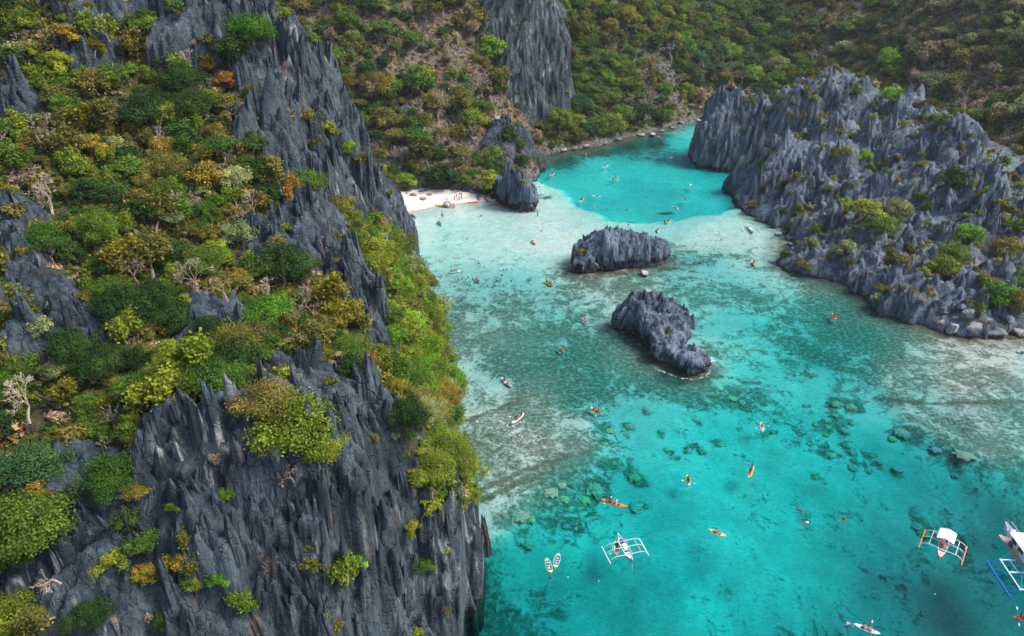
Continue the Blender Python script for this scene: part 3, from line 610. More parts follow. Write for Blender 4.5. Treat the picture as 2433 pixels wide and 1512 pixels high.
def zc(x0, y0, k): return lambda X, Y: ((x0 + X / k) / 1.0522, (y0 + Y / k) / 1.0522)
Z4 = zc(1080, 880, 2.907); Z5 = zc(1700, 880, 2.127)
CH = [(Z4, 1430, 537, 38, 0), (Z4, 1555, 410, 28, 1), (Z4, 1665, 575, 30, 0), (Z4, 1700, 700, 26, 2), (Z4, 1470, 905, 54, 2), (Z4, 1470, 862, 30, 0), (Z4, 1185, 1000, 84, 0), (Z4, 1105, 1068, 50, 2), (Z4, 1282, 890, 24, 1), (Z4, 980, 1258, 36, 3), (Z4, 1045, 1272, 16, 1), (Z4, 1915, 485, 34, 1), (Z4, 1965, 710, 38, 0), (Z4, 1870, 712, 26, 1), (Z4, 1480, 1115, 52, 1), (Z4, 640, 1190, 70, 0), (Z4, 720, 1215, 40, 2), (Z4, 700, 1395, 44, 0), (Z4, 640, 1370, 40, 1), (Z4, 1255, 665, 26, 2), (Z4, 1325, 805, 26, 0), (Z4, 1082, 940, 20, 1), (Z4, 860, 1020, 60, 0), (Z4, 960, 1070, 42, 2), (Z4, 940, 970, 36, 0), (Z4, 1290, 570, 40, 2), (Z4, 1410, 600, 22, 0), (Z4, 1150, 900, 30, 1), (Z4, 1740, 760, 18, 2),
      (Z5, 83, 355, 25, 1), (Z5, 120, 520, 28, 0), (Z5, 47, 520, 22, 1), (Z5, 220, 485, 22, 1), (Z5, 775, 435, 20, 2), (Z5, 805, 542, 30, 1), (Z5, 880, 490, 22, 0), (Z5, 915, 530, 27, 0), (Z5, 785, 395, 26, 0), (Z5, 878, 415, 32, 1), (Z5, 835, 278, 36, 0), (Z5, 910, 292, 33, 0), (Z5, 920, 605, 28, 1), (Z5, 1000, 625, 20, 0), (Z5, 1155, 615, 28, 1), (Z5, 1065, 582, 22, 0), (Z5, 1465, 655, 25, 0), (Z5, 1520, 552, 58, 0), (Z5, 1360, 525, 32, 3), (Z5, 1180, 430, 44, 0), (Z5, 1130, 460, 26, 2), (Z5, 690, 105, 30, 1), (Z5, 1335, 140, 20, 2), (Z5, 1300, 945, 48, 2), (Z5, 1260, 905, 34, 1), (Z5, 780, 355, 26, 1), (Z5, 1020, 540, 25, 0), (Z5, 497, 420, 15, 2), (Z5, 665, 280, 16, 0), (Z5, 595, 110, 16, 0), (Z5, 725, 380, 18, 2), (Z5, 690, 480, 14, 1), (Z5, 770, 485, 16, 0), (Z5, 370, 570, 16, 1), (Z5, 275, 245, 30, 2), (Z5, 330, 265, 26, 0), (Z5, 720, 660, 18, 2), (Z5, 775, 685, 14, 0), (Z5, 830, 335, 20, 0), (Z5, 1480, 980, 20, 1), (Z5, 915, 375, 20, 0)]
for (_z, _x, _y, _r, _m) in CH:
    _u, _v = _z(_x, _y); _w = Pz(_u, _v, 0); _d = float(SBF.sample(np.array([_w[0]]), np.array([_w[1]]))[0]); _w = Pz(_u, _v, _d * .8); _rr = _r / ({Z4: 2.907, Z5: 2.127}[_z] * 1.0522) / (FPX / (_w[1] * math.cos(PITCH) + (CAM_H - _w[2]) * math.sin(PITCH)))
    cor = np.maximum(cor, np.clip(1.9 - np.hypot(_wx - _w[0], _wy - _w[1]) / (_rr * 1.1), 0, 1) * .95)
def m_seabed():
    t = NT('seabed_sand'); pos = t.coords((1, 1, 0))
    sand = t.ramp(t.noise(pos, .25, 5, .6), [(.3, (.70, .665, .58)), (.7, (.84, .81, .74))])
    co = t.attr('coral')
    sand = t.mix(t.math('MINIMUM', t.math('MULTIPLY', co, .6), .5), sand, t.ramp(t.noise(pos, 2.2, 5, .8), [(.35, (.22, .22, .18)), (.6, (.50, .48, .41))]))
    big = t.noise(pos, .06, 4, .6, .6); med = t.noise(pos, .33, 5, .68, .8); sml = t.noise(pos, 1.5, 5, .75, .5)
    f = t.math('ADD', t.math('MULTIPLY', big, .35), t.math('ADD', t.math('MULTIPLY', med, .4), t.math('MULTIPLY', sml, .25)))
    _sz = t.node('ShaderNodeSeparateXYZ'); _gz = t.node('ShaderNodeNewGeometry'); t.l.new(_gz.outputs['Position'], _sz.inputs[0]); deepf = t.ramp(t.math('MULTIPLY', _sz.outputs[2], -.25), [(.3, 0), (.7, 1)])
    sand = t.mix(t.math('MULTIPLY', deepf, t.ramp(t.math('ADD', t.math('MULTIPLY', big, .7), t.math('MULTIPLY', med, .3)), [(.42, .5), (.56, 0)])), sand, (.36, .40, .34))
    # threshold slides with coral density
    th = t.math('SUBTRACT', .57, t.math('MULTIPLY', co, .20))
    m = t.math('MULTIPLY', t.math('SUBTRACT', f, th), 15.0, True)
    cc = t.ramp(t.noise(pos, 1.0, 5, .8), [(.34, (.03, .06, .045)), (.5, (.11, .15, .11)), (.6, (.34, .35, .26)), (.7, (.56, .54, .44))])
    cc = t.mix(t.ramp(t.noise(pos, .1, 3), [(.5, 0), (.7, .35)]), cc, (.30, .30, .26))
    c = t.mix(t.math('MULTIPLY', m, .93), sand, cc)
    # speckle of little stones
    vd = t.voro(pos, .42); spk = t.math('LESS_THAN', vd, t.math('MULTIPLY', t.math('SUBTRACT', t.noise(pos, .11, 3), .42), .55))
    c = t.mix(t.math('MULTIPLY', spk, t.math('MULTIPLY', t.math('MINIMUM', co, .6), 1.5)), c, (.09, .075, .045))
    g = t.attr('grass'); gm = t.math('MULTIPLY', g, t.ramp(t.noise(pos, .13, 4, .6, 1.2), [(.4, 0), (.52, 1)]))
    c = t.mix(t.math('MINIMUM', gm, .93), c, (.012, .07, .06))
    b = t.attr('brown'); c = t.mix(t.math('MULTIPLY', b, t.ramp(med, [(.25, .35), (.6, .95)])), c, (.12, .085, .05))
    return t.out(t.bsdf(c, .95, None, .1).outputs[0])
su, sv = project(SBF.X, SBF.Y, SBF.Z)
grass = np.zeros(SBF.Z.shape)
for (u, v, ru, rv) in [(1330, 382, 60, 16), (1400, 362, 80, 14), (1480, 348, 70, 14), (1560, 343, 45, 13), (1715, 384, 60, 10), (1790, 400, 40, 8), (1110, 1390, 60, 70), (1600, 890, 60, 20), (2040, 700, 60, 16), (1620, 905, 70, 18), (1900, 660, 50, 12), (1790, 445, 26, 4), (1580, 508, 26, 4), (1695, 386, 20, 6), (1290, 468, 30, 8)]:
    grass = np.maximum(grass, np.clip(1.6 - 1.6 * np.hypot((su - u) / ru, (sv - v) / rv), 0, 1))
brown = np.zeros(SBF.Z.shape)
for F_ in ISLES:
    pl = None
def near_land(X, Y):
    m = np.full(X.shape, 0.)
    return m
for line, w in (([Pz(u, v)[:2] for (u, v) in edge_hd[4:]], 7.0), ([Pz(*Z1(*p))[:2] for p in [(262, 470), (350, 500), (570, 480), (870, 440), (1030, 410)]], 6.0), ([Pz(*Z1(*p))[:2] for p in [(572, 905), (700, 955), (840, 1070), (895, 1190), (1060, 1225), (1210, 1310), (1372, 1240)]], 3.6), ([Pz(u, v)[:2] for (u, v) in [(1283, 380), (1420, 350), (1500, 328), (1664, 286)]], 7.0), ([Pz(*Z2(*p))[:2] for p in [(1180, 862), (1330, 925), (1490, 932)]], 2.0)):
    d = np.full(SBF.Z.shape, 1e9)
    for a, b in zip(line[:-1], line[1:]):
        ab = b - a; tt = np.clip(((SBF.X - a[0]) * ab[0] + (SBF.Y - a[1]) * ab[1]) / (ab @ ab), 0, 1)
        d = np.minimum(d, np.hypot(SBF.X - a[0] - tt * ab[0], SBF.Y - a[1] - tt * ab[1]))
    k = np.clip(1.25 - d / w + .35 * fbm(SBF.X * .3, SBF.Y * .3, 3), 0, 1); brown = np.maximum(brown, k); SBF.Z = np.where(k > 0, np.maximum(SBF.Z, -.15 - (1 - k) * 2.0), SBF.Z)
for line in ([(1085, 1005), (1130, 990), (1185, 968), (1235, 948)], [(1135, 1165), (1190, 1140), (1240, 1118), (1300, 1100), (1360, 1080), (1410, 1068)], [(1150, 1185), (1220, 1150), (1290, 1122)], [(2090, 938), (2160, 952), (2250, 958), (2340, 954), (2440, 950)]):  # dark lines that surface swell reflects and refracts, painted into the floor colour
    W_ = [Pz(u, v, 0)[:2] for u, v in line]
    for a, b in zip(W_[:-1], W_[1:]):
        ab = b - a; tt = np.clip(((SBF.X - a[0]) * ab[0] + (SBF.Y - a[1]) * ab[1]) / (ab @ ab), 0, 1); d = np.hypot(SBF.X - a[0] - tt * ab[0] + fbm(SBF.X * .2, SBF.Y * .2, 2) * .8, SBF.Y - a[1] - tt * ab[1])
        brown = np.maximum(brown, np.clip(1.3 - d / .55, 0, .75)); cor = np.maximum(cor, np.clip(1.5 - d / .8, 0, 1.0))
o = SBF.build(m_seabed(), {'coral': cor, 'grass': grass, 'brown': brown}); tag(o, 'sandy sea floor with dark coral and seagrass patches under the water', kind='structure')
# far sea floor beyond the sheet
mb = MB()
X0, X1, Y0, Y1 = SBF.xs[0], SBF.xs[-1], SBF.ys[0], SBF.ys[-1]; B = 1490
deep = NT('deep_floor'); M_DEEP = deep.out(deep.bsdf((.5, .47, .4), .9).outputs[0])
mb.add([(-B, -B, -14.5), (B, -B, -14.5), (B, B, -14.5), (-B, B, -14.5)], [(0, 1, 2, 3)])
mb.build('deep_seabed', M_DEEP)['kind'] = 'structure'

# ------------------------------------------------------------------ beach
BX = Field('beach', -80, 4, 226, 276, .8)
bp = []
for (u, v) in [(920, 512), (960, 505), (1000, 500), (1030, 492), (1080, 484), (1130, 480), (1160, 478), (1180, 484)]:
    p = Pz(u, v, 0); bp.append(p)
    q = p - np.array([0, 10, 0]); q[2] = -1.2; bp.append(q)
for (u, v, z) in [(900, 480, 1.4), (930, 462, 1.9), (1000, 456, 2.0), (1060, 455, 2.0), (1130, 462, 1.5), (1165, 470, .8), (1000, 478, 1.1), (1080, 470, 1.1), (950, 490, .9)]:
    bp.append(Pz(u, v, z))
for p in [(-60, 275, 2.5), (-20, 275, 2.3), (0, 270, -2), (3, 255, -3)]: bp.append(np.array(p, float))
bp = np.array(bp); fb = rbf(bp[:, :2], bp[:, 2], .5); BX.Z = fb(BX.X, BX.Y) + fbm(BX.X * .2, BX.Y * .2, 3) * .06
t = NT('white_sand'); pos = t.coords()
sepn = t.node('ShaderNodeSeparateXYZ'); t.l.new(pos, sepn.inputs[0])
c = t.ramp(t.noise(pos, .4, 5, .6), [(.3, (.66, .58, .51)), (.7, (.80, .73, .66))])
wet = t.ramp(t.math('ADD', sepn.outputs[2], t.math('MULTIPLY', t.noise(pos, .3, 2), .2)), [(.1, 1), (.35, 0)]); c = t.mix(wet, c, (.52, .44, .35))
zz = t.math('ADD', t.math('MULTIPLY', sepn.outputs[2], 1.0), t.math('MULTIPLY', t.noise(pos, .12, 3), .7))
band = t.math('MULTIPLY', t.math('LESS_THAN', t.math('ABSOLUTE', t.math('SUBTRACT', t.math('FRACT', t.math('MULTIPLY', zz, 1.15)), .5)), .05), t.ramp(t.noise(pos, 1.4, 4, .7), [(.45, 0), (.55, 1)]))
c = t.mix(t.math('MULTIPLY', band, .75), c, (.16, .09, .05))
M_SAND = t.out(t.bsdf(c, .95, t.bump(t.noise(pos, 1.2, 4), .3, .1), .1).outputs[0])
o = BX.build(M_SAND); tag(o, 'small white sand beach with lines of brown debris', kind='structure')
LAND.append(BX)

_bm = np.zeros(HL.Z.shape, bool); _bu, _bv = project(HL.X, HL.Y, HL.Z * 0 + 1)
_bm = in_poly(_bu, _bv, [(880, 540), (905, 468), (1000, 455), (1100, 459), (1165, 466), (1190, 478), (1200, 520), (1000, 560)])
HL.Z = np.where(_bm, np.minimum(HL.Z, BX.sample(HL.X, HL.Y) - .8), HL.Z)
_co = np.stack([HL.X, HL.Y, HL.Z], -1).astype(np.float32).ravel(); HL.obj.data.vertices.foreach_set('co', _co); HL.obj.data.update()
# ------------------------------------------------------------------ water
def m_water():
    t = NT('sea_water'); pos = t.coords((1, 1.5, 1))
    n1 = t.noise(pos, .55, 5, .6, .4); n2 = t.noise(t.coords((1.0, 2.0, 1)), 2.6, 3, .6)
    amp = t.ramp(t.noise(t.coords(), .03, 2), [(.35, .45), (.65, 1)])
    h = t.math('MULTIPLY', t.math('ADD', t.math('MULTIPLY', n1, .8), t.math('MULTIPLY', n2, .6)), amp)
    nb = t.bump(h, .9, .45)
    fr = t.node('ShaderNodeFresnel'); fr.inputs['IOR'].default_value = 1.13; t.l.new(nb, fr.inputs['Normal'])
    gl = t.node('ShaderNodeBsdfGlossy'); gl.inputs['Roughness'].default_value = .12; t.l.new(nb, gl.inputs['Normal'])
    tr = t.node('ShaderNodeBsdfTransparent')
    # facing ripples bend the light away from and towards the eye: a faint mottle painted into the tint
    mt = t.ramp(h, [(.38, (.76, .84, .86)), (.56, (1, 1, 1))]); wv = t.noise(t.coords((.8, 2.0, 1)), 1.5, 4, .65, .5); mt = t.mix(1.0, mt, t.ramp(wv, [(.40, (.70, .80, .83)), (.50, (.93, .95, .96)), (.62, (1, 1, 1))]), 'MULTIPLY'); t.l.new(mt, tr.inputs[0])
    mx = t.node('ShaderNodeMixShader'); t.l.new(fr.outputs[0], mx.inputs[0]); t.l.new(tr.outputs[0], mx.inputs[1]); t.l.new(gl.outputs[0], mx.inputs[2])
    va = t.node('ShaderNodeVolumeAbsorption'); kr, kg, kb = .50, .044, .038; dmax = kr
    va.inputs['Density'].default_value = dmax; va.inputs['Color'].default_value = (0, 1 - kg / dmax, 1 - kb / dmax, 1)
    return t.out(mx.outputs[0], va.outputs[0])
wb = 1500
mb = MB()
# one closed body: a flat top, sides and a bottom below the sea floor
mb.add([(-wb, -wb, 0), (wb, -wb, 0), (wb, wb, 0), (-wb, wb, 0), (-wb, -wb, -16), (wb, -wb, -16), (wb, wb, -16), (-wb, wb, -16)], [(0, 1, 2, 3), (7, 6, 5, 4), (0, 4, 5, 1), (1, 5, 6, 2), (2, 6, 7, 3), (3, 7, 4, 0)])
o = mb.build('water', m_water()); tag(o, 'clear turquoise lagoon and sea water', kind='structure')
# ------------------------------------------------------------------ limestone blades
def blade_mesh(name, seed, mat, L=2.4, T=1.0, H=6.0, nx=46, nz=12, peaks=3):
    """a fluted karst blade: jagged crest along x, grooves running straight down both faces"""
    rg = np.random.default_rng(seed)
    xs = np.linspace(-1, 1, nx)
    o = rg.uniform(0, 90)
    crest = np.full(nx, .25)
    for k in range(peaks):
        c = rg.uniform(-.75, .75); w = rg.uniform(.25, .5); h = rg.uniform(.55, 1.0) if k else 1.0
        crest = np.maximum(crest, h * (1 - .45 * (np.abs(xs - c) / (w * 1.3)) ** rg.uniform(1.3, 2.4)))
    crest = np.floor(crest * 5 + perlin(xs * 2 + o, xs * 0)) / 5 * .5 + crest * .5; crest *= .95 + .22 * perlin(xs * 4 + o, xs * 0 + .3) + .16 * perlin(xs * 11 + o, xs * 0 + 1.3)
    crest = np.clip(crest * (1 - np.abs(xs) ** 5), .04, 1.05)
    out_v = []; rows = []
    prof = np.linspace(0, 1, nz) ** .8
    for side in (1, -1):
        gr = .30 * np.abs(perlin(xs * 3.6 + o + side * 7, xs * 0 + .7)) * 2 + .13 * np.abs(perlin(xs * 10 + o + side * 3, xs * 0 + 2.7)) * 2
        bl = .75 + .5 * perlin(xs * 1.5 + o, xs * 0 + side * 4.0)
        for j, q in enumerate(prof):
            z = q * crest * H
            th = T * bl * np.clip(1 - np.abs(xs) ** 3.2, 0, 1) ** .6 * (1 - (q * .97) ** 2.6) ** .8
            th = th * (1 - gr * .95) + .10 * T * perlin(xs * 2 + o, np.full(nx, q * 2.2 + side)) * (1 - q)
            lean = .10 * H * q * math.sin(o)
            X = xs * L * (1.0 - .10 * q) + .05 * perlin(xs * 5 + o, np.full(nx, q * 5.))
            y = np.maximum(th, 0) * side + lean * .3
            rows.append(np.stack([X, y, z - .35 * H * (q < 1e-6)], -1))
    V = np.concatenate(rows); F = []
    a = np.arange(nx * nz).reshape(nz, nx); b = a + nx * nz
    F.append(np.stack([a[:-1, :-1], a[:-1, 1:], a[1:, 1:], a[1:, :-1]], -1).reshape(-1, 4)[:, ::-1])
    F.append(np.stack([b[:-1, :-1], b[:-1, 1:], b[1:, 1:], b[1:, :-1]], -1).reshape(-1, 4))
    F.append(np.stack([a[-1, :-1], a[-1, 1:], b[-1, 1:], b[-1, :-1]], -1)[:, ::-1])
    F.append(np.stack([a[:-1, 0], a[1:, 0], b[1:, 0], b[:-1, 0]], -1)[:, ::-1]); F.append(np.stack([a[:-1, -1], a[1:, -1], b[1:, -1], b[:-1, -1]], -1))
    return mesh_np(name, V, np.concatenate(F), True, {'veg': np.zeros(len(V))}, [mat])
BL = {}
for nm, mat in (('d', M_CLIFF), ('h', M_HEAD), ('i', M_ISLE)):
    BL[nm] = [blade_mesh('rock_spire', 10 * k + 3, mat, L=[2.4, 1.7, 3.0, 1.4, 2.2, 1.1, 2.8, 1.8][k], T=[1.0, .9, 1.1, .9, 1.2, .8, 1.3, 1.0][k], H=[6, 6.5, 5.2, 6, 5.5, 5.5, 6, 6.5][k], peaks=[3, 2, 5, 1, 4, 1, 6, 3][k], nx=46 if nm != 'i' else 36, nz=11) for k in range(8)]
def put_blade(F, x, y, size, kind, rgx, yaw=0., sink=.32, parent=None, wid=1.0, k=None, tilt=.08):
    z = float(F.sample(np.array([x]), np.array([y]))[0])
    me = BL[kind][k if k is not None else int(rgx.integers(0, 8))]
    o = link('rock_spire', me, parent or F.obj)
    o.location = (x, y, z - sink * size * 6); o.rotation_euler = (rgx.normal(0, tilt), rgx.normal(0, tilt), yaw)
    o.scale = (size * wid * rgx.uniform(.85, 1.15), size * wid * rgx.uniform(.8, 1.2), size * rgx.uniform(.85, 1.2)); return o
def scatter_blades(F, kind, zones, base_yaw, seed):
    rg = np.random.default_rng(seed)
    for (P_, n, s0, s1, wid, sink) in zones:
        P_ = np.array(P_, float); U = rg.uniform(P_[:, 0].min(), P_[:, 0].max(), n * 4); V = rg.uniform(P_[:, 1].min(), P_[:, 1].max(), n * 4)
        ok = in_poly(U, V, P_); hit = raymarch(U[ok], V[ok], LAND if F in LAND else [F]); hit = hit[~np.isnan(hit[:, 0])]
        if F in LAND: hit = hit[hit[:, 3] == LAND.index(F)]
        for q in hit[:n]:
            s = rg.uniform(s0, s1) * (1.35 if rg.random() < .12 else 1)
            put_blade(F, q[0], q[1], s, kind, rg, base_yaw + rg.normal(0, .45), sink * rg.uniform(.8, 1.25), wid=wid)
cz = []
nb = [18, 7, 6, 46, 16, 22, 6, 12, 10, 110]
for k, P_ in enumerate(ROCK_CL):
    big = k in (3, 5, 0)
    cz.append((P_, nb[k], .5 if not big else .7, 1.15 if not big else 1.45, .8, .45))
scatter_blades(CL, 'd', cz, .25, 5)
r5 = np.random.default_rng(55)
for (u, v, y, s, k, w) in [(648, 205, 151, 2.0, 3, 1.1), (600, 215, 149, 1.6, 1, 1), (655, 165, 153, 1.6, 5, 1.5), (745, 235, 157, 1.9, 2, .9), (780, 240, 158, 1.6, 3, 1), (690, 400, 135, 2.6, 0, .9), (700, 330, 140, 1.7, 1, 1), (765, 465, 138, 1.2, 3, 1),
                           (600, 270, 140, 1.5, 4, 1), (800, 330, 160, 1.8, 1, 1), (640, 360, 134, 1.3, 4, 1), (760, 300, 158, 1.8, 0, .8), (25, 270, 130, 1.2, 0, 1), (60, 270, 130, 1.4, 3, 1), (830, 700, 110, 1.6, 2, .9), (855, 690, 112, 1.6, 3, 1),
                           (885, 740, 107, 1.4, 1, 1), (720, 560, 120, 1.4, 3, 1), (740, 930, 82, 1.3, 2, .9), (880, 980, 83, 1.5, 1, .8), (900, 1110, 81, 1.5, 4, 1), (950, 1180, 80, 1.3, 0, 1), (470, 1080, 69, 1.3, 2, .9), (600, 1080, 69, 1.2, 0, .8), (520, 1130, 67, 1.5, 1, .9),
                           (700, 1260, 66, 1.8, 6, .8), (620, 1270, 65, 1.6, 2, .8), (850, 1230, 73, 1.7, 4, .9), (780, 1330, 69, 1.5, 6, .8), (550, 1300, 62, 1.5, 0, .8), (400, 1200, 66, 1.1, 3, 1), (330, 60, 151, 1.6, 2, 1), (430, 50, 151, 1.9, 6, 1), (560, 60, 155, 1.6, 4, 1), (180, 100, 148, 1.3, 0, 1)]:
    p = Py(u, v, y); put_blade(CL, p[0], p[1], s, 'd', r5, .25 + r5.normal(0, .25), .33, wid=w, k=k)
scatter_blades(HD, 'h', [
    ([(1660, 240), (1850, 205), (1980, 165), (2060, 200), (2200, 240), (2300, 360), (2433, 420), (2433, 520), (2100, 480), (1830, 500), (1700, 380)], 120, .8, 1.7, 1.0, .5),
    ([(1655, 240), (1820, 230), (1815, 395), (1670, 380)], 26, 1.2, 2.0, .9, .5), ([(1820, 350), (2000, 400), (2000, 560), (1810, 510)], 30, 1.1, 1.9, .9, .5),
    ([(1900, 480), (2100, 460), (2433, 510), (2433, 780), (2200, 770), (1870, 640)], 120, .4, 1.0, 1.0, .42)], .35, 6)
scatter_blades(CG, 'd', [([(1140, -10), (1290, -10), (1335, 150), (1320, 235), (1210, 220)], 34, .8, 1.5, 1.0, .6)], .3, 7)
scatter_blades(RG, 'd', [([(1165, 280), (1215, 280), (1275, 370), (1270, 420), (1180, 430)], 30, .5, 1.0, 1.0, .5)], .3, 8)
for F_, n, s0, s1 in ((I1, 46, .35, .75), (I2, 70, .3, .65), (I3, 16, .35, .8)):
    rg = np.random.default_rng(n); idx = np.argwhere(F_.d > .9)
    for k in rg.choice(len(idx), n, replace=False):
        j, i = idx[k]; put_blade(F_, F_.X[j, i], F_.Y[j, i], rg.uniform(s0, s1), 'i', rg, rg.uniform(-.6, .9), .62, tilt=.12, wid=1.25)
for (X, Y, s, k) in ((1280, 640, 1.6, 4), (1330, 650, 1.5, 2), (1260, 720, 1.3, 0), (1400, 740, 1.3, 4), (1330, 780, 1.3, 4), (1420, 840, 1.0, 0), (1250, 800, 1.0, 2)):
    u, v = Z2(X, Y); h = raymarch([u], [v], [I3])[0]
    if not np.isnan(h[0]): put_blade(I3, h[0], h[1], s, 'i', rg, rg.normal(0, .2), .6, k=k, wid=1.25, tilt=.03)
for (X, Y, s, k) in ((845, 700, .9, 4), (955, 700, .9, 2), (900, 735, .8, 0), (1000, 745, .8, 4), (700, 760, .7, 2), (760, 770, .7, 6)):
    u, v = Z1(X, Y); h = raymarch([u], [v], [I2])[0]
    if not np.isnan(h[0]): put_blade(I2, h[0], h[1], s, 'i', rg, rg.normal(0, .3), .55, k=k, wid=1.2)

# ------------------------------------------------------------------ plants
def m_leaf(name, c, var=.35, dry=None):
    t = NT(name); tone = t.attr('tone')
    oi = t.node('ShaderNodeObjectInfo')
    lo = tuple(x * (1 - var * 1.2) for x in c); hi = (min(1, c[0] * (1 + var * 2.4)), min(1, c[1] * (1 + var * 1.8)), c[2] * (1 + var * .8))
    cc = t.ramp(tone, [(0, lo), (.5, c), (1, hi)])
    nz_ = t.noise(t.coords(), .9, 3, .6); cc = t.mix(t.ramp(nz_, [(.52, 0), (.66, .4)]), cc, (min(.5, c[0] * 1.7 + .02), c[1] * 1.02, c[2] * 1.3)); cc = t.mix(t.ramp(nz_, [(.32, .6), (.46, 0)]), cc, (c[0] * .45, c[1] * .62, c[2] * .8))
    hs = t.node('ShaderNodeHueSaturation'); t.l.new(cc, hs.inputs['Color'])
    mr = t.node('ShaderNodeMapRange'); t.l.new(oi.outputs['Random'], mr.inputs[0]); mr.inputs[3].default_value = .475; mr.inputs[4].default_value = .515; t.l.new(mr.outputs[0], hs.inputs['Hue'])
    mr2 = t.node('ShaderNodeMapRange'); t.l.new(oi.outputs['Random'], mr2.inputs[0]); mr2.inputs[3].default_value = 1.3; mr2.inputs[4].default_value = .72; t.l.new(mr2.outputs[0], hs.inputs['Value'])
    b = t.bsdf(hs.outputs[0], .6, None, .25); tl = t.node('ShaderNodeBsdfTranslucent'); t.l.new(hs.outputs[0], tl.inputs[0])
    mx = t.node('ShaderNodeMixShader'); mx.inputs[0].default_value = .3; t.l.new(b.outputs[0], mx.inputs[1]); t.l.new(tl.outputs[0], mx.inputs[2])
    return t.out(mx.outputs[0])
LEAF = {'dark green': m_leaf('leaf_dark', (0.032, 0.087, 0.013)), 'mid green': m_leaf('leaf_mid', (0.072, 0.161, 0.015)), 'yellow green': m_leaf('leaf_yellowgreen', (.165, .235, .018)),
        'olive': m_leaf('leaf_olive', (0.152, 0.161, 0.028)), 'mustard': m_leaf('leaf_mustard', (.23, .215, .02)), 'orange': m_leaf('leaf_orange', (.32, .19, .03)), 'tan': m_leaf('leaf_tan', (.36, .29, .17)),
        'pale green': m_leaf('leaf_pale', (.23, .29, .11)), 'bright green': m_leaf('leaf_bright', (0.109, 0.266, 0.013)), 'russet': m_leaf('leaf_russet', (0.246, 0.105, 0.044)), 'blue green': m_leaf('leaf_blue', (0.043, 0.126, 0.039))}
def m_bark(name, c):
    t = NT(name); n = t.noise(t.coords(), 2.2, 4)
    return t.out(t.bsdf(t.ramp(n, [(.3, tuple(x * .6 for x in c)), (.7, tuple(min(1, x * 1.3) for x in c))]), .9, None, .1).outputs[0])
BARK = {'pale': m_bark('bark_pale', (.44, .35, .28)), 'brown': m_bark('bark_brown', (.2, .13, .09)), 'grey': m_bark('bark_grey', (.36, .32, .29)), 'pink': m_bark('bark_pink', (.38, .25, .19))}

def leaves_np(P, N, size, rg, tone, stretch=1.5):
    n = len(P); N = N / (np.linalg.norm(N, axis=1, keepdims=True) + 1e-9)
    r = rg.normal(size=(n, 3)); a = np.cross(N, r); a /= np.linalg.norm(a, axis=1, keepdims=True) + 1e-9; b = np.cross(N, a)
    s = (size * rg.uniform(.6, 1.35, n))[:, None]
    V = np.stack([P - a * s * stretch * .5, P - b * s * .5 + N * s * .08, P + a * s * stretch * .5, P + b * s * .5 + N * s * .08], 1).reshape(-1, 3)
    F = np.arange(n * 4).reshape(n, 4); return V, F, np.repeat(tone, 4)
def crown_mesh(name, seed, R=1.0, Hh=.8, lobes=16, nleaf=2200, size=.09, flat=.7, open_=0.0, mat=None, irregular=.25):
    rg = np.random.default_rng(seed); Ps = []; Ns = []; Ts = []; cs = []
    for k in range(lobes):
        th = k * 2.39996 + rg.uniform(-.3, .3); q = math.sqrt((k + .5) / lobes); rr = q * R * (.78 + rg.uniform(-irregular, irregular))
        z = Hh * (1 - q ** 2 * .8) * .62 + rg.uniform(-.30, .22) * Hh
        cs.append((np.array([rr * math.cos(th), rr * math.sin(th), z]), R * rg.uniform(.15, .35) * (1 if open_ == 0 else .8)))
    for k in range(lobes // 2):
        th = rg.uniform(0, 6.28); rr = R * rg.uniform(.2, .85); cs.append((np.array([rr * math.cos(th), rr * math.sin(th), -.12 * Hh + rg.uniform(-.2, .25) * Hh]), R * rg.uniform(.18, .3)))
    per = nleaf // len(cs)
    for (c, r) in cs:
        m = int(per * rg.uniform(.6, 1.4)); d = rg.normal(size=(m, 3)); d[:, 2] = np.abs(d[:, 2]) * 1.0 - .35; d /= np.linalg.norm(d, axis=1, keepdims=True)
        rad = r * (rg.uniform(.72, 1.12, m)); P = c + d * rad[:, None] * np.array([1, 1, flat])
        P += (rg.normal(size=(m, 3)) * .085 * R)
        N = d + np.array([0, 0, .55]) + rg.normal(size=(m, 3)) * .45
        Ps.append(P); Ns.append(N); t = np.clip(rg.normal(.48, .3) + rg.normal(0, .2, m) + d[:, 2] * 0, 0, 1); Ts.append(t)
    V, F, T = leaves_np(np.concatenate(Ps), np.concatenate(Ns), size, rg, np.concatenate(Ts))
    me = mesh_np(name, V, F, False, {'tone': T}, [mat or LEAF['mid green']]); return me, [c for c, r in cs[:lobes]]
def limbs_mesh(name, seed, tips, H, mat, trunk_r=.09, sag=.1):
    """trunk from the ground to the crown base, then a crooked limb to each lobe"""
    rg = random.Random(seed); mb = MB(); fork = Vector((rg.uniform(-.1, .1), rg.uniform(-.1, .1), H * .55))
    mb.tube([(0, 0, -.5), (rg.uniform(-.04, .04), 0, H * .2), tuple(fork * .8), tuple(fork)], [trunk_r * 1.3, trunk_r, trunk_r * .8, trunk_r * .6], 6)
    for k, c in enumerate(tips):
        e = Vector((c[0], c[1], c[2] + H)); m1 = fork.lerp(e, .35) + Vector((rg.uniform(-.1, .1), rg.uniform(-.1, .1), rg.uniform(-.1, .05))); m2 = fork.lerp(e, .7) + Vector((rg.uniform(-.08, .08), rg.uniform(-.08, .08), .03))
        mb.tube([tuple(fork * .95), tuple(m1), tuple(m2), tuple(e)], [trunk_r * .45, trunk_r * .3, trunk_r * .2, trunk_r * .07], 4, caps=False)
    return mb.mesh(name, mat)
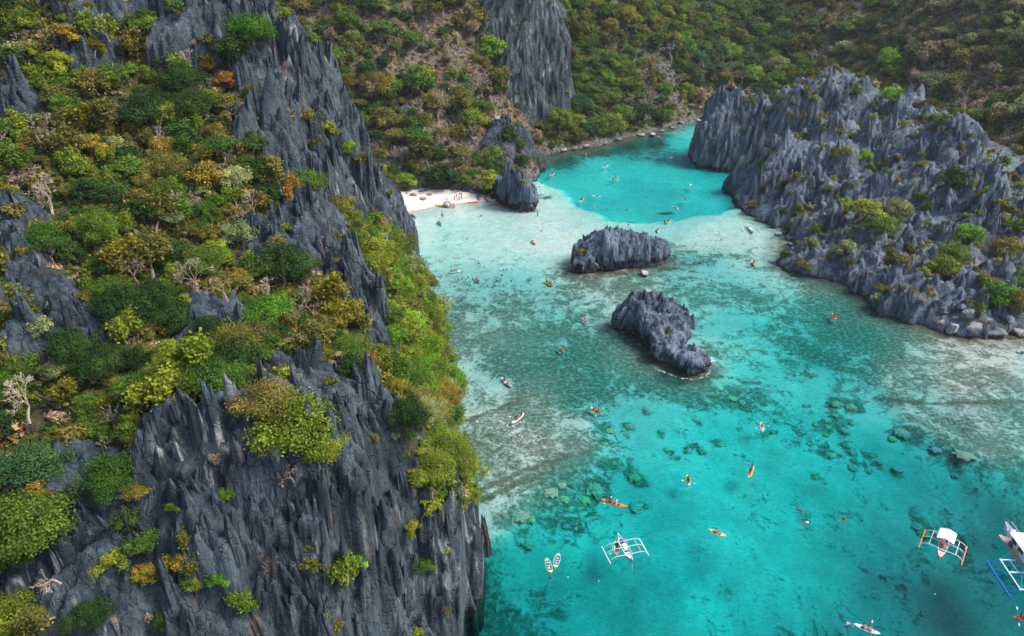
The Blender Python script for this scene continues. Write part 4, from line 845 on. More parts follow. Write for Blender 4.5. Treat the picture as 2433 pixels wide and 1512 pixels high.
def bare_mesh(name, seed, mat, H=1.0, levels=5, spread=.75, r0=.045, twigs=3, crook=.28, trunk=.3):
    rg = random.Random(seed); mb = MB(); ends = []
    def grow(p, d, L, r, lv):
        pts = [p]; rad = [r]; q = p.copy(); dd = d.copy()
        for k in range(3):
            dd = (dd + Vector((rg.uniform(-crook, crook), rg.uniform(-crook, crook), rg.uniform(-crook * .5, crook * .45)))).normalized()
            q = q + dd * L / 3; pts.append(q.copy()); rad.append(r * (1 - .16 * (k + 1)))
        mb.tube([tuple(a) for a in pts], rad, 5 if lv < 2 else 3, caps=False)
        if lv >= levels: ends.append(q); return
        for k in range(rg.choice([2, 2, 3]) if lv < levels - 1 else twigs):
            ax = dd.orthogonal().normalized(); ax.rotate(Matrix.Rotation(rg.uniform(0, 6.28), 3, dd))
            nd = (dd * math.cos(spread) + ax * math.sin(spread) * rg.uniform(.6, 1.2) + Vector((0, 0, .12))).normalized()
            grow(pts[rg.choice([2, 3, 3])] if k else q, nd, L * rg.uniform(.62, .86), max(rad[-1] * rg.uniform(.6, .85), .005 * H), lv + 1)
    grow(Vector((0, 0, -.08)), Vector((rg.uniform(-.15, .15), rg.uniform(-.15, .15), 1)), H * trunk, r0 * H, 0)
    return mb.mesh(name, mat), [np.array(e) for e in ends]
def sprig_crown(name, seed, ends, n, size, mat, R=.1):
    rg = np.random.default_rng(seed); E = np.array(ends); P = E[rg.integers(0, len(E), n)] + rg.normal(size=(n, 3)) * R
    N = rg.normal(size=(n, 3)) * .6 + np.array([0, 0, .9]); V, F, T = leaves_np(P, N, size, rg, np.clip(rg.normal(.5, .25, n), 0, 1)); return mesh_np(name, V, F, False, {'tone': T}, [mat])

# unit plants: crown radius about 1, scaled when planted
LEAFY = []
for k in range(9):
    Hh = [.85, .7, 1.0, .55, .9, .75, .45, .8, .95][k]
    cm, tips = crown_mesh('crown', 40 + k, 1.0, Hh, [16, 20, 14, 18, 22, 12, 20, 26, 17][k], int([2500, 2600, 2200, 2300, 2800, 1900, 2300, 2900, 2300][k] * 1.7), [.10, .09, .11, .10, .085, .11, .09, .085, .1][k] * .78, flat=[.75, .7, .8, .5, .75, .7, .4, .7, .8][k], irregular=[.35, .4, .3, .4, .4, .45, .35, .4, .3][k])
    H = [.8, .9, .7, .95, .8, .8, 1.0, .7, .8][k]; cm.transform(Matrix.Translation((0, 0, H)))
    LEAFY.append((cm, limbs_mesh('trunk', 80 + k, tips[:8], H, BARK['brown'], .075)))
LBIG = []
for k in range(3):
    cm, tips = crown_mesh('crown', 240 + k, 1.0, [.9, .75, .6][k], [44, 38, 48][k], 14000, .045, flat=[.8, .9, .6][k], irregular=.5); cm.transform(Matrix.Translation((0, 0, .8)))
    LBIG.append((cm, limbs_mesh('trunk', 250 + k, tips[:12], .8, BARK['brown'], .06)))
BARE = [bare_mesh('branches', 120 + k, BARK[['pale', 'pink', 'grey', 'pale', 'pink', 'grey'][k]], H=1.7, levels=[5, 5, 4, 5, 5, 4][k], spread=[.75, .9, .7, .62, .85, .8][k], r0=.034, trunk=[.3, .24, .36, .3, .2, .22][k]) for k in range(6)]
HALF = []
for k in range(5):
    bm_, ends = bare_mesh('branches', 150 + k, BARK[['grey', 'pale', 'pink', 'brown', 'pale'][k]], H=1.6, levels=4, spread=.75, r0=.045, twigs=4, trunk=.3)
    HALF.append((sprig_crown('crown', 160 + k, ends, [1900, 1500, 2100, 2300, 1700][k], .085, LEAF['olive'], .12), bm_))
DRY = []
for k in range(4):
    bm_, ends = bare_mesh('twigs', 170 + k, BARK[['pink', 'pale', 'grey', 'pink'][k]], H=1.25, levels=4, spread=.95, r0=.04, twigs=5, crook=.4, trunk=.14)
    DRY.append((sprig_crown('leaves', 180 + k, ends, 260, .085, LEAF['tan'], .14), bm_))
BUSH = []
for k in range(5):
    cm, tips = crown_mesh('foliage', 190 + k, 1.0, .8, 11, 1000, .13, flat=.75, irregular=.35); cm.transform(Matrix.Translation((0, 0, .35)))
    BUSH.append((cm, limbs_mesh('stem', 195 + k, tips[:5], .35, BARK['brown'], .06)))

KINDS = {'leafy': ('broadleaf_tree', 'tree', LEAFY, ('crown', 'trunk')), 'half': ('sparse_tree', 'tree', HALF, ('crown', 'trunk')), 'bare': ('bare_tree', 'bare tree', BARE, ('branches',)), 'dry': ('dry_bush', 'dry bush', DRY, ('foliage', 'twigs')), 'bush': ('green_bush', 'bush', BUSH, ('foliage', 'stem'))}
COUNT = {}
def plant(kind, x, y, z, r, color, rgx, label, group=None, var=None, hz=None, lean=.1):
    nm, cat, protos, pn = KINDS[kind]; k = int(rgx.integers(0, len(protos))) if var is None else var
    e = bpy.data.objects.new(nm, None); col.objects.link(e); tag(e, label, cat, group)
    e.location = (x, y, z); e.rotation_euler = (rgx.normal(0, lean * .6), rgx.normal(0, lean * .6), rgx.uniform(0, 6.28)); e.empty_display_size = .1
    hz = hz or rgx.uniform(.85, 1.2); e.scale = (r * rgx.uniform(.9, 1.15), r * rgx.uniform(.9, 1.15), r * hz)
    pr = protos[k] if not (kind == 'leafy' and r * scale_at(x, y, z) > 44) else LBIG[k % 3]
    if kind == 'bare':
        link('branches', pr[0], e)
    else:
        c = link(pn[0], pr[0], e); c.material_slots[0].link = 'OBJECT'; c.material_slots[0].material = LEAF[color]
        link(pn[1], pr[1], e)
    COUNT[nm] = COUNT.get(nm, 0) + 1
    return e
def scale_at(x, y, z): return FPX / (y * math.cos(PITCH) - (z - CAM_H) * math.sin(PITCH))
SPOTS = []   # planted (x, y, r) to keep the scatter off the named trees
# ------------------------------------------------------------------ named landmarks used to tell the trees apart
ANCH = [(60, 50, 'the upper corner of the near cliff'), (190, 70, 'the narrow rock rib at the cliff top'), (450, 20, 'the bare rock wall at the cliff top'), (590, 80, 'the rock shoulder under the cliff top'), (40, 250, 'the twin dark pinnacles at frame edge'),
        (230, 230, 'the russet gap high on the near cliff'), (640, 180, 'the tall crest spire'), (765, 190, 'the notched crest spires'), (690, 350, 'the broad blade shaped rock'), (380, 300, 'the dark leafy hollow high on the cliff'), (520, 420, 'the olive thicket beside the blade rock'),
        (90, 420, 'the pale branch tangle at frame edge'), (250, 510, 'the shaded slope mid cliff'), (480, 560, 'the tall green crown mid cliff'), (700, 560, 'the small dark outcrop mid cliff'), (860, 540, 'the foot of the crest spires'), (330, 665, 'the bleached tangled tree mid cliff'),
        (110, 740, 'the streaked rock face at frame edge'), (540, 730, 'the dark ledges below the bleached tree'), (850, 700, 'the pointed outcrop above the shore trees'), (990, 700, 'the bright shore trees over the reef'), (320, 860, 'the wide green thicket on the lower cliff'), (640, 880, 'the jagged ridge behind the fluted wall'),
        (900, 850, 'the bleached bush above the shore trees'), (1010, 960, 'the round dark tree above the shore'), (80, 970, 'the sprawling bare tree at frame edge'), (450, 960, 'the top edge of the fluted wall'), (700, 1010, 'the broad tree above the fluted wall'), (1040, 1090, 'the shore bluff at the cliff corner'),
        (240, 1140, 'the flat topped tree beside the fluted wall'), (90, 1240, 'the great round dark tree'), (420, 1200, 'the small yellow green tree on the fluted wall'), (60, 1440, 'the yellow tree in the lower corner'), (300, 1310, 'the white streaked rock face'), (560, 1430, 'the loose green tree low on the wall'), (840, 1340, 'the bright bush on the lower wall'), (1010, 1300, 'the green cleft beside the cliff foot'), (1070, 1450, 'the cliff foot over the dark water'),
        (760, 60, 'the far slope beyond the cliff crest'), (900, 60, 'the top of the brown slope'), (880, 200, 'the brown scree of the far slope'), (1020, 60, 'the bare trees topping the brown slope'), (1060, 190, 'the middle of the brown slope'), (960, 330, 'the scree above the beach'), (1100, 300, 'the yellow tree above the beach'), (1160, 110, 'the crag\'s shadowed flank'),
        (1345, 110, 'the steep side of the crag'), (1230, 260, 'the foot of the crag'), (1220, 350, 'the rock ridge beside the lagoon'), (1000, 430, 'the boulders behind the beach'), (1130, 430, 'the inner end of the beach'), (1440, 50, 'the top of the green slope'), (1420, 180, 'the middle of the green slope'), (1380, 320, 'the dark water of the lagoon edge'),
        (1530, 110, 'the mustard thicket on the green slope'), (1530, 265, 'the white dead tree above the lagoon'), (1595, 180, 'the brown landslip scar'), (1610, 270, 'the head of the lagoon'), (1680, 90, 'the deep green valley'), (1725, 215, 'the thatched hut'), (1820, 60, 'the upper valley behind the headland'),
        (1850, 170, 'the pale bushes behind the headland'), (1990, 60, 'the ridge slope over the headland'), (2050, 160, 'the headland crest'), (2170, 50, 'the grey rock patch high on the slope'), (2130, 150, 'the bright tree behind the headland'), (2300, 60, 'the bleached trees on the upper slope'), (2290, 190, 'the tan slope over the headland'), (2400, 250, 'the green slope at frame edge'), (2390, 90, 'the upper slope at frame edge'), (2390, 370, 'the back of the headland'),
        (1960, 350, 'the highest fluted face of the headland'), (2050, 380, 'the diagonal crack of the headland'), (2200, 350, 'the smooth round face of the headland'), (1880, 480, 'the headland corner over the lagoon'), (2050, 520, 'the green gully of the headland'), (2260, 440, 'the dark round tree on the headland'), (2150, 620, 'the low rocks of the headland shore'), (2270, 610, 'the bright creeper thicket on the headland'), (2360, 710, 'the boulders at the headland shore'), (2400, 560, 'the far shoulder of the headland')]
USED = {}
def where_words(u, v):
    d = [(a[0] - u) ** 2 + (a[1] - v) ** 2 * 1.4 for a in ANCH]; k = int(np.argmin(d)); a = ANCH[k]; dx, dy = u - a[0], v - a[1]
    r = math.hypot(dx, dy)
    if r < 22: return 'at ' + a[2]
    ang = math.atan2(-dy, dx) / math.pi * 4
    dirw = ['right of', 'upper right of', 'above', 'upper left of', 'left of', 'lower left of', 'below', 'lower right of'][int(round(ang)) % 8]
    near = 'just ' if r < 55 else ('' if r < 100 else 'well ')
    return (near + dirw + ' ' + a[2]).strip()
def make_label(kind, color, r, u, v, rel):
    sz = 'small' if rel < .85 else ('medium' if rel < 1.15 else 'large')
    kw = {'leafy': color + ' leafy tree', 'half': 'sparse ' + color + ' tree', 'bare': 'leafless tree', 'dry': 'dry twiggy bush', 'bush': color + ' bush'}[kind]
    L = f"{sz} {kw} {where_words(u, v)}".replace(', ', ' ')
    if len(L.split()) > 12: L = L.replace('well ', '').replace('just ', '').replace('medium ', '')
    return ' '.join(L.split()[:12])

# ---- trees one can point at ------------------------------------------------------
HERO = [  # u, v of the crown centre, crown radius in photo pixels, colour, kind, variant, label
    (715, 1030, 88, 'yellow green', 'leafy', 4, 'broad yellow green tree spreading over the top of the fluted wall'), (640, 960, 62, 'olive', 'leafy', 1, 'olive part of the thicket above the broad tree on the fluted wall'), (760, 1060, 52, 'yellow green', 'leafy', 7, 'bright yellow green crown beside the broad tree on the wall'),
    (85, 1235, 92, 'mid green', 'leafy', 2, 'great round dark green tree at the frame edge low on the cliff'), (30, 1450, 80, 'yellow green', 'leafy', 8, 'yellow tree filling the lower corner of the cliff'), (90, 1100, 72, 'blue green', 'leafy', 3, 'flat blue green tree above the great round tree'),
    (265, 1145, 60, 'mid green', 'leafy', 3, 'flat topped green tree beside the fluted wall'), (420, 1198, 22, 'bright green', 'leafy', 0, 'small yellow green tree alone on the fluted wall'), (540, 1175, 24, 'bright green', 'leafy', 1, 'small bright tree in a crack of the fluted wall'),
    (565, 1435, 44, 'mid green', 'half', 3, 'loose green tree low on the wall'), (845, 1335, 28, 'bright green', 'leafy', 5, 'bright green bush on the lower wall beside the tilted slab'), (1030, 1105, 50, 'yellow green', 'leafy', 4, 'rounded yellow green tree on the shore bluff'),
    (965, 985, 50, 'dark green', 'leafy', 2, 'round dark tree above the shore'), (310, 745, 62, 'dark green', 'leafy', 4, 'dense dark green crown under the bleached tangled tree'), (335, 665, 70, 'tan', 'bare', 1, 'bleached tangled tree halfway up the near cliff'), (545, 700, 70, 'tan', 'bare', 4, 'pinkish tangled tree on the dark ledges'),
    (80, 985, 85, 'tan', 'bare', 0, 'sprawling bare tree with thick pale limbs by the frame edge'), (370, 350, 46, 'tan', 'bare', 3, 'bare crooked pale tree in the dark leafy hollow'), (680, 185, 34, 'tan', 'bare', 1, 'small pink bare tree against the tall crest spire'), (120, 110, 36, 'tan', 'bare', 1, 'pale pink bare tree near the upper corner'),
    (700, 1130, 62, 'tan', 'bare', 4, 'reddish bare tree spreading under the broad tree'), (490, 630, 52, 'mid green', 'leafy', 4, 'rounded mid green crown under the dark outcrop'), (600, 75, 52, 'bright green', 'leafy', 6, 'bright green tree on the rock shoulder under the cliff top'), (560, 130, 36, 'dark green', 'leafy', 2, 'dark green tree below the rock shoulder'),
    (665, 243, 16, 'bright green', 'leafy', 0, 'small round green bush on the crest spires'), (832, 357, 20, 'bright green', 'leafy', 5, 'green bush at the end of the crest spires'), (700, 265, 40, 'mustard', 'half', 1, 'sparse yellow tree on the crest spires'), (155, 90, 36, 'mustard', 'leafy', 5, 'mustard yellow tree near the upper corner of the cliff'),
    (640, 740, 56, 'bright green', 'leafy', 1, 'bright lime green crown above the jagged ridge'), (575, 660, 30, 'mustard', 'leafy', 0, 'rounded golden crown beside the dark outcrop'), (510, 600, 42, 'yellow green', 'leafy', 7, 'yellow green tree halfway up the cliff beside the outcrop'),
    (975, 780, 40, 'bright green', 'leafy', 1, 'bright shore tree leaning over the reef'), (1015, 830, 36, 'yellow green', 'leafy', 7, 'yellow green shore tree over the pale reef'), (930, 590, 48, 'yellow green', 'leafy', 2, 'yellow green tree at the foot of the crest spires'),
    (860, 830, 44, 'orange', 'half', 1, 'orange leaved sparse tree above the shore trees'), (850, 770, 30, 'bright green', 'leafy', 0, 'bright green bush on the pointed outcrop'), (540, 195, 30, 'orange', 'leafy', 5, 'orange tinted tree left of the crest spires'), (520, 1100, 26, 'tan', 'half', 0, 'withered small tree on the face of the fluted wall'),
    (470, 1285, 44, 'olive', 'half', 2, 'olive straggling tree on the lower wall'), (430, 1330, 40, 'mustard', 'half', 0, 'yellowish straggling tree on the streaked face'), (350, 1290, 42, 'mid green', 'leafy', 6, 'mid green clump over the streaked face'), (60, 1310, 46, 'dark green', 'leafy', 2, 'dark lower crown under the great round tree'),
    (150, 1440, 60, 'olive', 'half', 2, 'olive branching tree beside the yellow corner tree'), (1065, 1455, 26, 'olive', 'half', 3, 'olive bush at the cliff foot over dark water'), (1010, 1340, 26, 'mid green', 'leafy', 5, 'green bush in the cleft beside the cliff foot'), (980, 1255, 22, 'yellow green', 'leafy', 5, 'small yellow green bush on the crag corner'),
    (312, 1240, 34, 'dark green', 'leafy', 2, 'dark green tree rooted beside the flat topped tree'), (278, 1330, 36, 'yellow green', 'leafy', 5, 'yellow green tree over the white streaked face'), (350, 1365, 30, 'mustard', 'leafy', 1, 'golden bush right of the white streaked face'), (425, 1330, 40, 'olive', 'half', 2, 'straggling olive tree beside the golden bush'),
    (462, 1375, 30, 'yellow green', 'leafy', 7, 'low yellow green bush under the straggling olive tree'), (485, 1265, 36, 'tan', 'bare', 4, 'small reddish bare tree on the lower wall'), (520, 1375, 28, 'bright green', 'leafy', 5, 'bright green cleft bush above the loose green tree'), (150, 1370, 60, 'tan', 'bare', 3, 'wide bare thicket above the yellow corner tree'), (130, 1470, 52, 'olive', 'half', 1, 'olive thicket right of the yellow corner tree'),
    (215, 1450, 46, 'dark green', 'leafy', 2, 'dark leafy thicket low on the cliff'), (285, 1475, 40, 'tan', 'bare', 1, 'reddish bare bush at the frame bottom'), (350, 1450, 30, 'russet', 'dry', 0, 'russet dry bush low on the wall'), (385, 1465, 32, 'dark green', 'leafy', 4, 'dark green bush at the frame bottom'), (215, 1195, 34, 'russet', 'dry', 2, 'russet bush in front of the flat topped tree'),
    (330, 1170, 30, 'olive', 'leafy', 6, 'olive bush at the edge of the fluted wall'), (100, 1170, 30, 'orange', 'leafy', 5, 'orange leaved bush above the great round tree'), (735, 1300, 12, 'yellow green', 'leafy', 5, 'tiny yellow green bush high on the slab'), (775, 1455, 12, 'bright green', 'bush', None, 'tiny bright bush low on the slab'), (965, 1080, 24, 'olive', 'half', 3, 'olive bush on the spires above the bluff'), (900, 1050, 26, 'olive', 'half', 0, 'straggling bush between the spires'),
    (1060, 1300, 14, 'yellow green', 'bush', None, 'yellow bush on the corner crag face'), (1120, 1180, 22, 'yellow green', 'leafy', 7, 'yellow green tree hanging over the corner crag'), (1080, 1060, 34, 'yellow green', 'leafy', 1, 'yellow green tree on the rim of the corner crag'), (180, 830, 50, 'dark green', 'leafy', 4, 'dark green thicket under the streaked face'), (40, 870, 46, 'mid green', 'leafy', 1, 'mid green tree at frame edge under the streaked face'),
    (600, 1440, 30, 'mid green', 'half', 4, 'lower part of the loose green wall tree'), (790, 1480, 34, 'olive', 'half', 3, 'olive bush at the bottom of the slab'), (640, 700, 40, 'tan', 'bare', 0, 'pale bare tree beside the lime green crown'), (760, 330, 26, 'olive', 'half', 2, 'olive branchy bush behind the blade rock'), (700, 450, 34, 'orange', 'half', 4, 'orange tinted branchy tree under the blade rock'),
    (100, 330, 60, 'tan', 'bare', 3, 'wide pale bare tree above the branch tangle'), (260, 60, 56, 'yellow green', 'half', 1, 'tall branchy yellow green tree at the cliff top'), (330, 120, 44, 'olive', 'half', 3, 'olive branchy tree under the bare cliff top'), (460, 330, 44, 'mid green', 'half', 2, 'thin green tree over the dark hollow'), (250, 560, 52, 'mid green', 'leafy', 6, 'spreading green tree mid slope'), (560, 470, 40, 'yellow green', 'half', 0, 'yellowish branchy tree below the blade rock'),
    # headland
    (2262, 425, 36, 'dark green', 'leafy', 2, 'dark round tree alone on the headland'), (2365, 712, 40, 'bright green', 'leafy', 8, 'bright green rounded tree above the headland boulders'), (2412, 715, 36, 'olive', 'leafy', 5, 'olive scrub tree beside the bright rounded tree'), (2345, 452, 13, 'bright green', 'leafy', 0, 'small bright bush on the steep side of the headland'),
    (2115, 232, 30, 'bright green', 'leafy', 1, 'bright green tree between the headland crests'), (2260, 600, 36, 'mid green', 'leafy', 7, 'bright creeper covered thicket in the headland gully'), (2232, 642, 34, 'yellow green', 'leafy', 1, 'lower yellow green crown of the headland thicket'), (2292, 562, 34, 'bright green', 'leafy', 1, 'upper bright crown of the headland thicket'),
    (2050, 505, 42, 'yellow green', 'leafy', 5, 'yellow green tree in the green gully'), (2090, 540, 36, 'mid green', 'leafy', 1, 'mid green tree low in the gully'), (2130, 500, 30, 'pale green', 'leafy', 7, 'pale green crown right of the gully'), (2005, 485, 20, 'bright green', 'leafy', 0, 'small bright crown above the gully'), (1860, 445, 14, 'dark green', 'leafy', 2, 'small dark tree on the tall corner face'), (1885, 430, 20, 'olive', 'half', 3, 'olive bush on the tall corner face'),
    (1985, 367, 18, 'mustard', 'leafy', 5, 'mustard bush in the middle of the headland'), (2020, 395, 20, 'tan', 'bare', 1, 'pinkish bare bush in the middle of the headland'), (2050, 375, 18, 'bright green', 'leafy', 0, 'green bush beside the diagonal crack'), (1900, 248, 16, 'tan', 'bare', 4, 'bare bush on the upper headland'), (2215, 290, 18, 'yellow green', 'leafy', 5, 'yellow green bush beside the smooth round face'),
    (2330, 680, 34, 'mustard', 'half', 0, 'mustard sparse tree above the boulders'), (2220, 690, 20, 'mustard', 'half', 1, 'mustard bush on the low shore rocks'), (2110, 620, 30, 'olive', 'half', 3, 'olive bush behind the shore rocks'), (2010, 590, 26, 'pale green', 'leafy', 5, 'pale scrub bush on the headland point'), (2390, 590, 36, 'olive', 'leafy', 7, 'olive tree near the frame edge on the headland'), (2180, 720, 16, 'tan', 'half', 0, 'withered bush on the shore rocks'),
    (2290, 690, 30, 'tan', 'dry', 1, 'dry tan scrub between the headland rocks'), (2420, 545, 26, 'mid green', 'leafy', 1, 'mid green tree by the frame edge on the headland'), (2380, 500, 26, 'mustard', 'half', 0, 'yellow scrub on the headland shoulder'), (1880, 540, 16, 'dark green', 'bush', None, 'dark bush at the foot of the tall corner'), (1812, 435, 10, 'bright green', 'half', 2, 'small green sprig leaning from the corner over the lagoon'),
    # far slopes
    (1345, 300, 17, 'dark green', 'leafy', 1, 'dark green tree rooted on the rock ridge'), (1210, 325, 22, 'dark green', 'leafy', 2, 'dark green tree hanging on the rock ridge'), (1240, 385, 20, 'dark green', 'leafy', 4, 'lower dark green tree on the rock ridge'), (1165, 120, 38, 'bright green', 'leafy', 2, 'leafy bright green tree beside the crag'), (1050, 428, 34, 'dark green', 'leafy', 4, 'round dark bush behind the beach'), (965, 432, 24, 'bright green', 'leafy', 5, 'low bright green bush behind the beach'),
    (1100, 310, 30, 'mustard', 'half', 1, 'tall yellow tree above the beach'), (1120, 300, 34, 'yellow green', 'leafy', 3, 'flat yellow green crown above the beach'), (1545, 265, 34, 'tan', 'bare', 0, 'white dead tree leaning above the lagoon'), (1500, 265, 28, 'tan', 'bare', 2, 'grey dead tree on the green slope'), (1400, 308, 24, 'blue green', 'leafy', 2, 'blue green round tree over the lagoon edge'), (1560, 110, 40, 'mid green', 'half', 3, 'tall tree with a bare trunk on the green slope'),
    (2105, 150, 36, 'bright green', 'leafy', 3, 'bright lime tree behind the headland crest'), (2330, 30, 36, 'tan', 'bare', 0, 'bleached bare tree on the upper slope'), (2420, 200, 28, 'tan', 'bare', 3, 'bare forked tree by the frame edge'), (1590, 150, 36, 'tan', 'bare', 2, 'white fallen branches over the landslip scar'), (1840, 165, 30, 'pale green', 'leafy', 7, 'pale cream green tree behind the headland'),
    (1760, 195, 36, 'tan', 'bare', 1, 'pinkish bare thicket beside the thatched hut'), (1380, 600, 11, 'mustard', 'leafy', 5, 'yellow bush on the end of the broad islet'), (1590, 785, 9, 'mustard', 'half', 1, 'small yellow bush on the tapering islet'), (1568, 583, 9, 'orange', 'dry', 2, 'dry tan tuft on top of the broad islet'), (1500, 553, 9, 'tan', 'dry', 1, 'dry tuft on the ridge of the broad islet'), (1460, 555, 7, 'tan', 'dry', 0, 'thin dry tuft on the peak of the broad islet'), (1242, 428, 10, 'mustard', 'bush', None, 'yellow bush behind the rock stack'),
]
rg5 = np.random.default_rng(99)
ALLF = LAND + ISLES[:3]
def near_y(F, u, v): return None
# crowns are seen above their roots: aim the root a little lower than the crown centre
hu_ = np.array([h[0] for h in HERO], float); hv_ = np.array([h[1] + h[2] * .55 for h in HERO], float)
hh = raymarch(hu_, hv_, ALLF, step=.4)
for h, q in zip(HERO, hh):
    if np.isnan(q[0]): print('HERO missed', h); continue
    r = h[2] / scale_at(q[0], q[1], q[2])
    plant(h[4], q[0], q[1], q[2] + (.45 if h[4] == 'bare' else -.15) * r, r * (1.0 if h[4] != 'bare' else .95), h[3] if h[4] != 'dry' else 'tan', rg5, h[6], var=h[5]); SPOTS.append((q[0], q[1], r))

# ---- the rest: scattered over the ground by slope and by what grows there --------
def poisson(F, n, rfun, seed, maskf):
    rg = np.random.default_rng(seed); s = F.slope(); w = np.sqrt(1 + np.clip(s, 0, 3) ** 2)
    ci = rg.choice(w.size, n, p=(w / w.sum()).ravel()); x = F.X.ravel()[ci] + rg.uniform(-.5, .5, n) * F.res; y = F.Y.ravel()[ci] + rg.uniform(-.5, .5, n) * F.res
    z = F.sample(x, y); ww = F.sample(x, y, w)
    ok = maskf(x, y, z); x, y, z, ww = x[ok], y[ok], z[ok], ww[ok]; r = rfun(x, y, len(x), rg); cell = 6.0; grid = {}; out = []
    for i in range(len(x)):
        ri = r[i]; k = (int(x[i] // cell), int(y[i] // cell)); bad = False
        need = .36 / math.sqrt(ww[i])
        for a in (-1, 0, 1):
            for b in (-1, 0, 1):
                for (xx, yy, rr) in grid.get((k[0] + a, k[1] + b), ()):
                    if (xx - x[i]) ** 2 + (yy - y[i]) ** 2 < ((rr + ri) * need) ** 2: bad = True; break
                if bad: break
            if bad: break
        if bad: continue
        grid.setdefault(k, []).append((x[i], y[i], ri)); out.append((x[i], y[i], z[i], ri))
    return np.array(out)
def off_spots(P, f=.6):
    S = np.array(SPOTS); d = np.hypot(P[:, 0, None] - S[:, 0], P[:, 1, None] - S[:, 1]); return (d > S[:, 2] * f + P[:, 3, None] * .3).all(1)
def visible(P, lift=2.5, slack=7.):
    u, v = project(P[:, 0], P[:, 1], P[:, 2] + lift); inside = (u > -160) & (u < 2600) & (v > -130) & (v < 1660)
    h = raymarch(np.clip(u, -400, 2900), np.clip(v, -300, 1800), LAND, step=1.6); y = np.where(np.isnan(h[:, 1]), 1e9, h[:, 1])
    return inside & (y > P[:, 1] - slack), u, v
W = {  # what grows where: (kind, colour, weight)
    'cliff': [('leafy', 'dark green', 26), ('leafy', 'mid green', 22), ('leafy', 'yellow green', 8), ('leafy', 'olive', 13), ('leafy', 'mustard', 3), ('leafy', 'orange', .5), ('half', 'olive', 20), ('half', 'yellow green', 12), ('half', 'mustard', 3), ('bare', 'tan', 24), ('dry', 'tan', 9), ('dry', 'russet', 4), ('leafy', 'pale green', 3)],
    'shore': [('leafy', 'yellow green', 34), ('leafy', 'bright green', 18), ('leafy', 'mid green', 18), ('leafy', 'mustard', 2), ('half', 'yellow green', 8), ('bare', 'tan', 4), ('leafy', 'pale green', 6), ('leafy', 'olive', 9)],
    'brown': [('leafy', 'mid green', 14), ('leafy', 'dark green', 9), ('leafy', 'olive', 12), ('half', 'olive', 14), ('half', 'tan', 12), ('bare', 'tan', 30), ('dry', 'tan', 26), ('dry', 'russet', 4), ('leafy', 'yellow green', 3)],
    'green': [('leafy', 'bright green', 9), ('leafy', 'mid green', 24), ('leafy', 'dark green', 18), ('leafy', 'blue green', 6), ('leafy', 'yellow green', 11), ('leafy', 'mustard', 3), ('leafy', 'olive', 16), ('half', 'olive', 12), ('bare', 'tan', 11), ('dry', 'tan', 4)],
    'valley': [('leafy', 'dark green', 30), ('leafy', 'mid green', 30), ('leafy', 'blue green', 14), ('leafy', 'bright green', 8), ('half', 'olive', 5), ('bare', 'tan', 6), ('leafy', 'olive', 7)],
    'tan': [('leafy', 'olive', 16), ('leafy', 'mid green', 9), ('leafy', 'pale green', 16), ('half', 'olive', 14), ('half', 'tan', 24), ('bare', 'tan', 22), ('dry', 'tan', 15), ('leafy', 'mustard', 4), ('leafy', 'dark green', 5)],
    'rocky': [('bush', 'olive', 14), ('bush', 'mid green', 14), ('bush', 'yellow green', 14), ('half', 'mustard', 6), ('dry', 'tan', 16), ('half', 'olive', 9), ('bare', 'tan', 8), ('dry', 'russet', 6), ('bush', 'pale green', 5)]}
def zone(fi, u, v, rocky):
    if rocky: return 'rocky'
    if fi == 'cliff':
        edge = np.interp(v, [400, 500, 600, 700, 850, 1000, 1150, 1300], [930, 800, 830, 900, 920, 940, 960, 1000]); return 'shore' if u > edge else 'cliff'
    if u < 1310: return 'brown'
    if u < 1640: return 'green'
    if u < 1890 and v < 215: return 'valley'
    return 'tan'
def pick(zn, rg, u, v):
    L = W[zn]; w = np.array([a[2] for a in L], float)
    # neighbours tend to be alike
    nz = [math.sin(u * .011 + i * 2.1) * math.cos(v * .013 + i * 1.3) for i in range(len(L))]; w *= np.clip(1 + .8 * np.array(nz), .15, 2); w /= w.sum()
    return L[rg.choice(len(L), p=w)][:2]
PL = []
wetm = lambda z, m=.6: z > m
A = poisson(CL, 20000, lambda x, y, n, rg: rg.choice([1.2, 1.9, 2.7, 3.6], n, p=[.32, .32, .23, .13]), 1, lambda x, y, z: (z > .8) & (CL.sample(x, y, CL.rk) < .5))
B_ = poisson(CL, 2600, lambda x, y, n, rg: rg.uniform(.5, 2.2, n), 2, lambda x, y, z: (z > .8) & (CL.sample(x, y, CL.rk) > .5) & (CL.sample(x, y, CL.slope()) < 4.5) & (np.random.default_rng(4).random(len(x)) < np.where(project(x, y, z)[1] > 1060, np.where(project(x, y, z)[0] < 430, .45, .16), .62) * np.where(fbm(x * .1, y * .1, 2) > -.05, 1, .3)))
C_ = poisson(HL, 40000, lambda x, y, n, rg: rg.choice([1.8, 2.9, 4.3, 6.0], n, p=[.30, .30, .25, .15]), 3, lambda x, y, z: (z > 1.6) & (HD.sample(x, y) < z + .3) & (CG.sample(x, y) < z + .3) & (RG.sample(x, y) < z + .5) & (CL.sample(x, y) < z))
D_ = poisson(HD, 2600, lambda x, y, n, rg: rg.uniform(.6, 2.1, n), 5, lambda x, y, z: (z > 1.2) & (HL.sample(x, y) < z + .2) & (HD.sample(x, y, HD.slope()) < 3.0) & (np.random.default_rng(8).random(len(x)) < np.where(fbm(x * .05 + 3, y * .05, 2) > -.04, .95, .4)))
E_ = poisson(CG, 300, lambda x, y, n, rg: rg.uniform(.6, 1.3, n), 6, lambda x, y, z: (z > 3) & (HL.sample(x, y) < z) & (np.random.default_rng(9).random(len(x)) < .6))
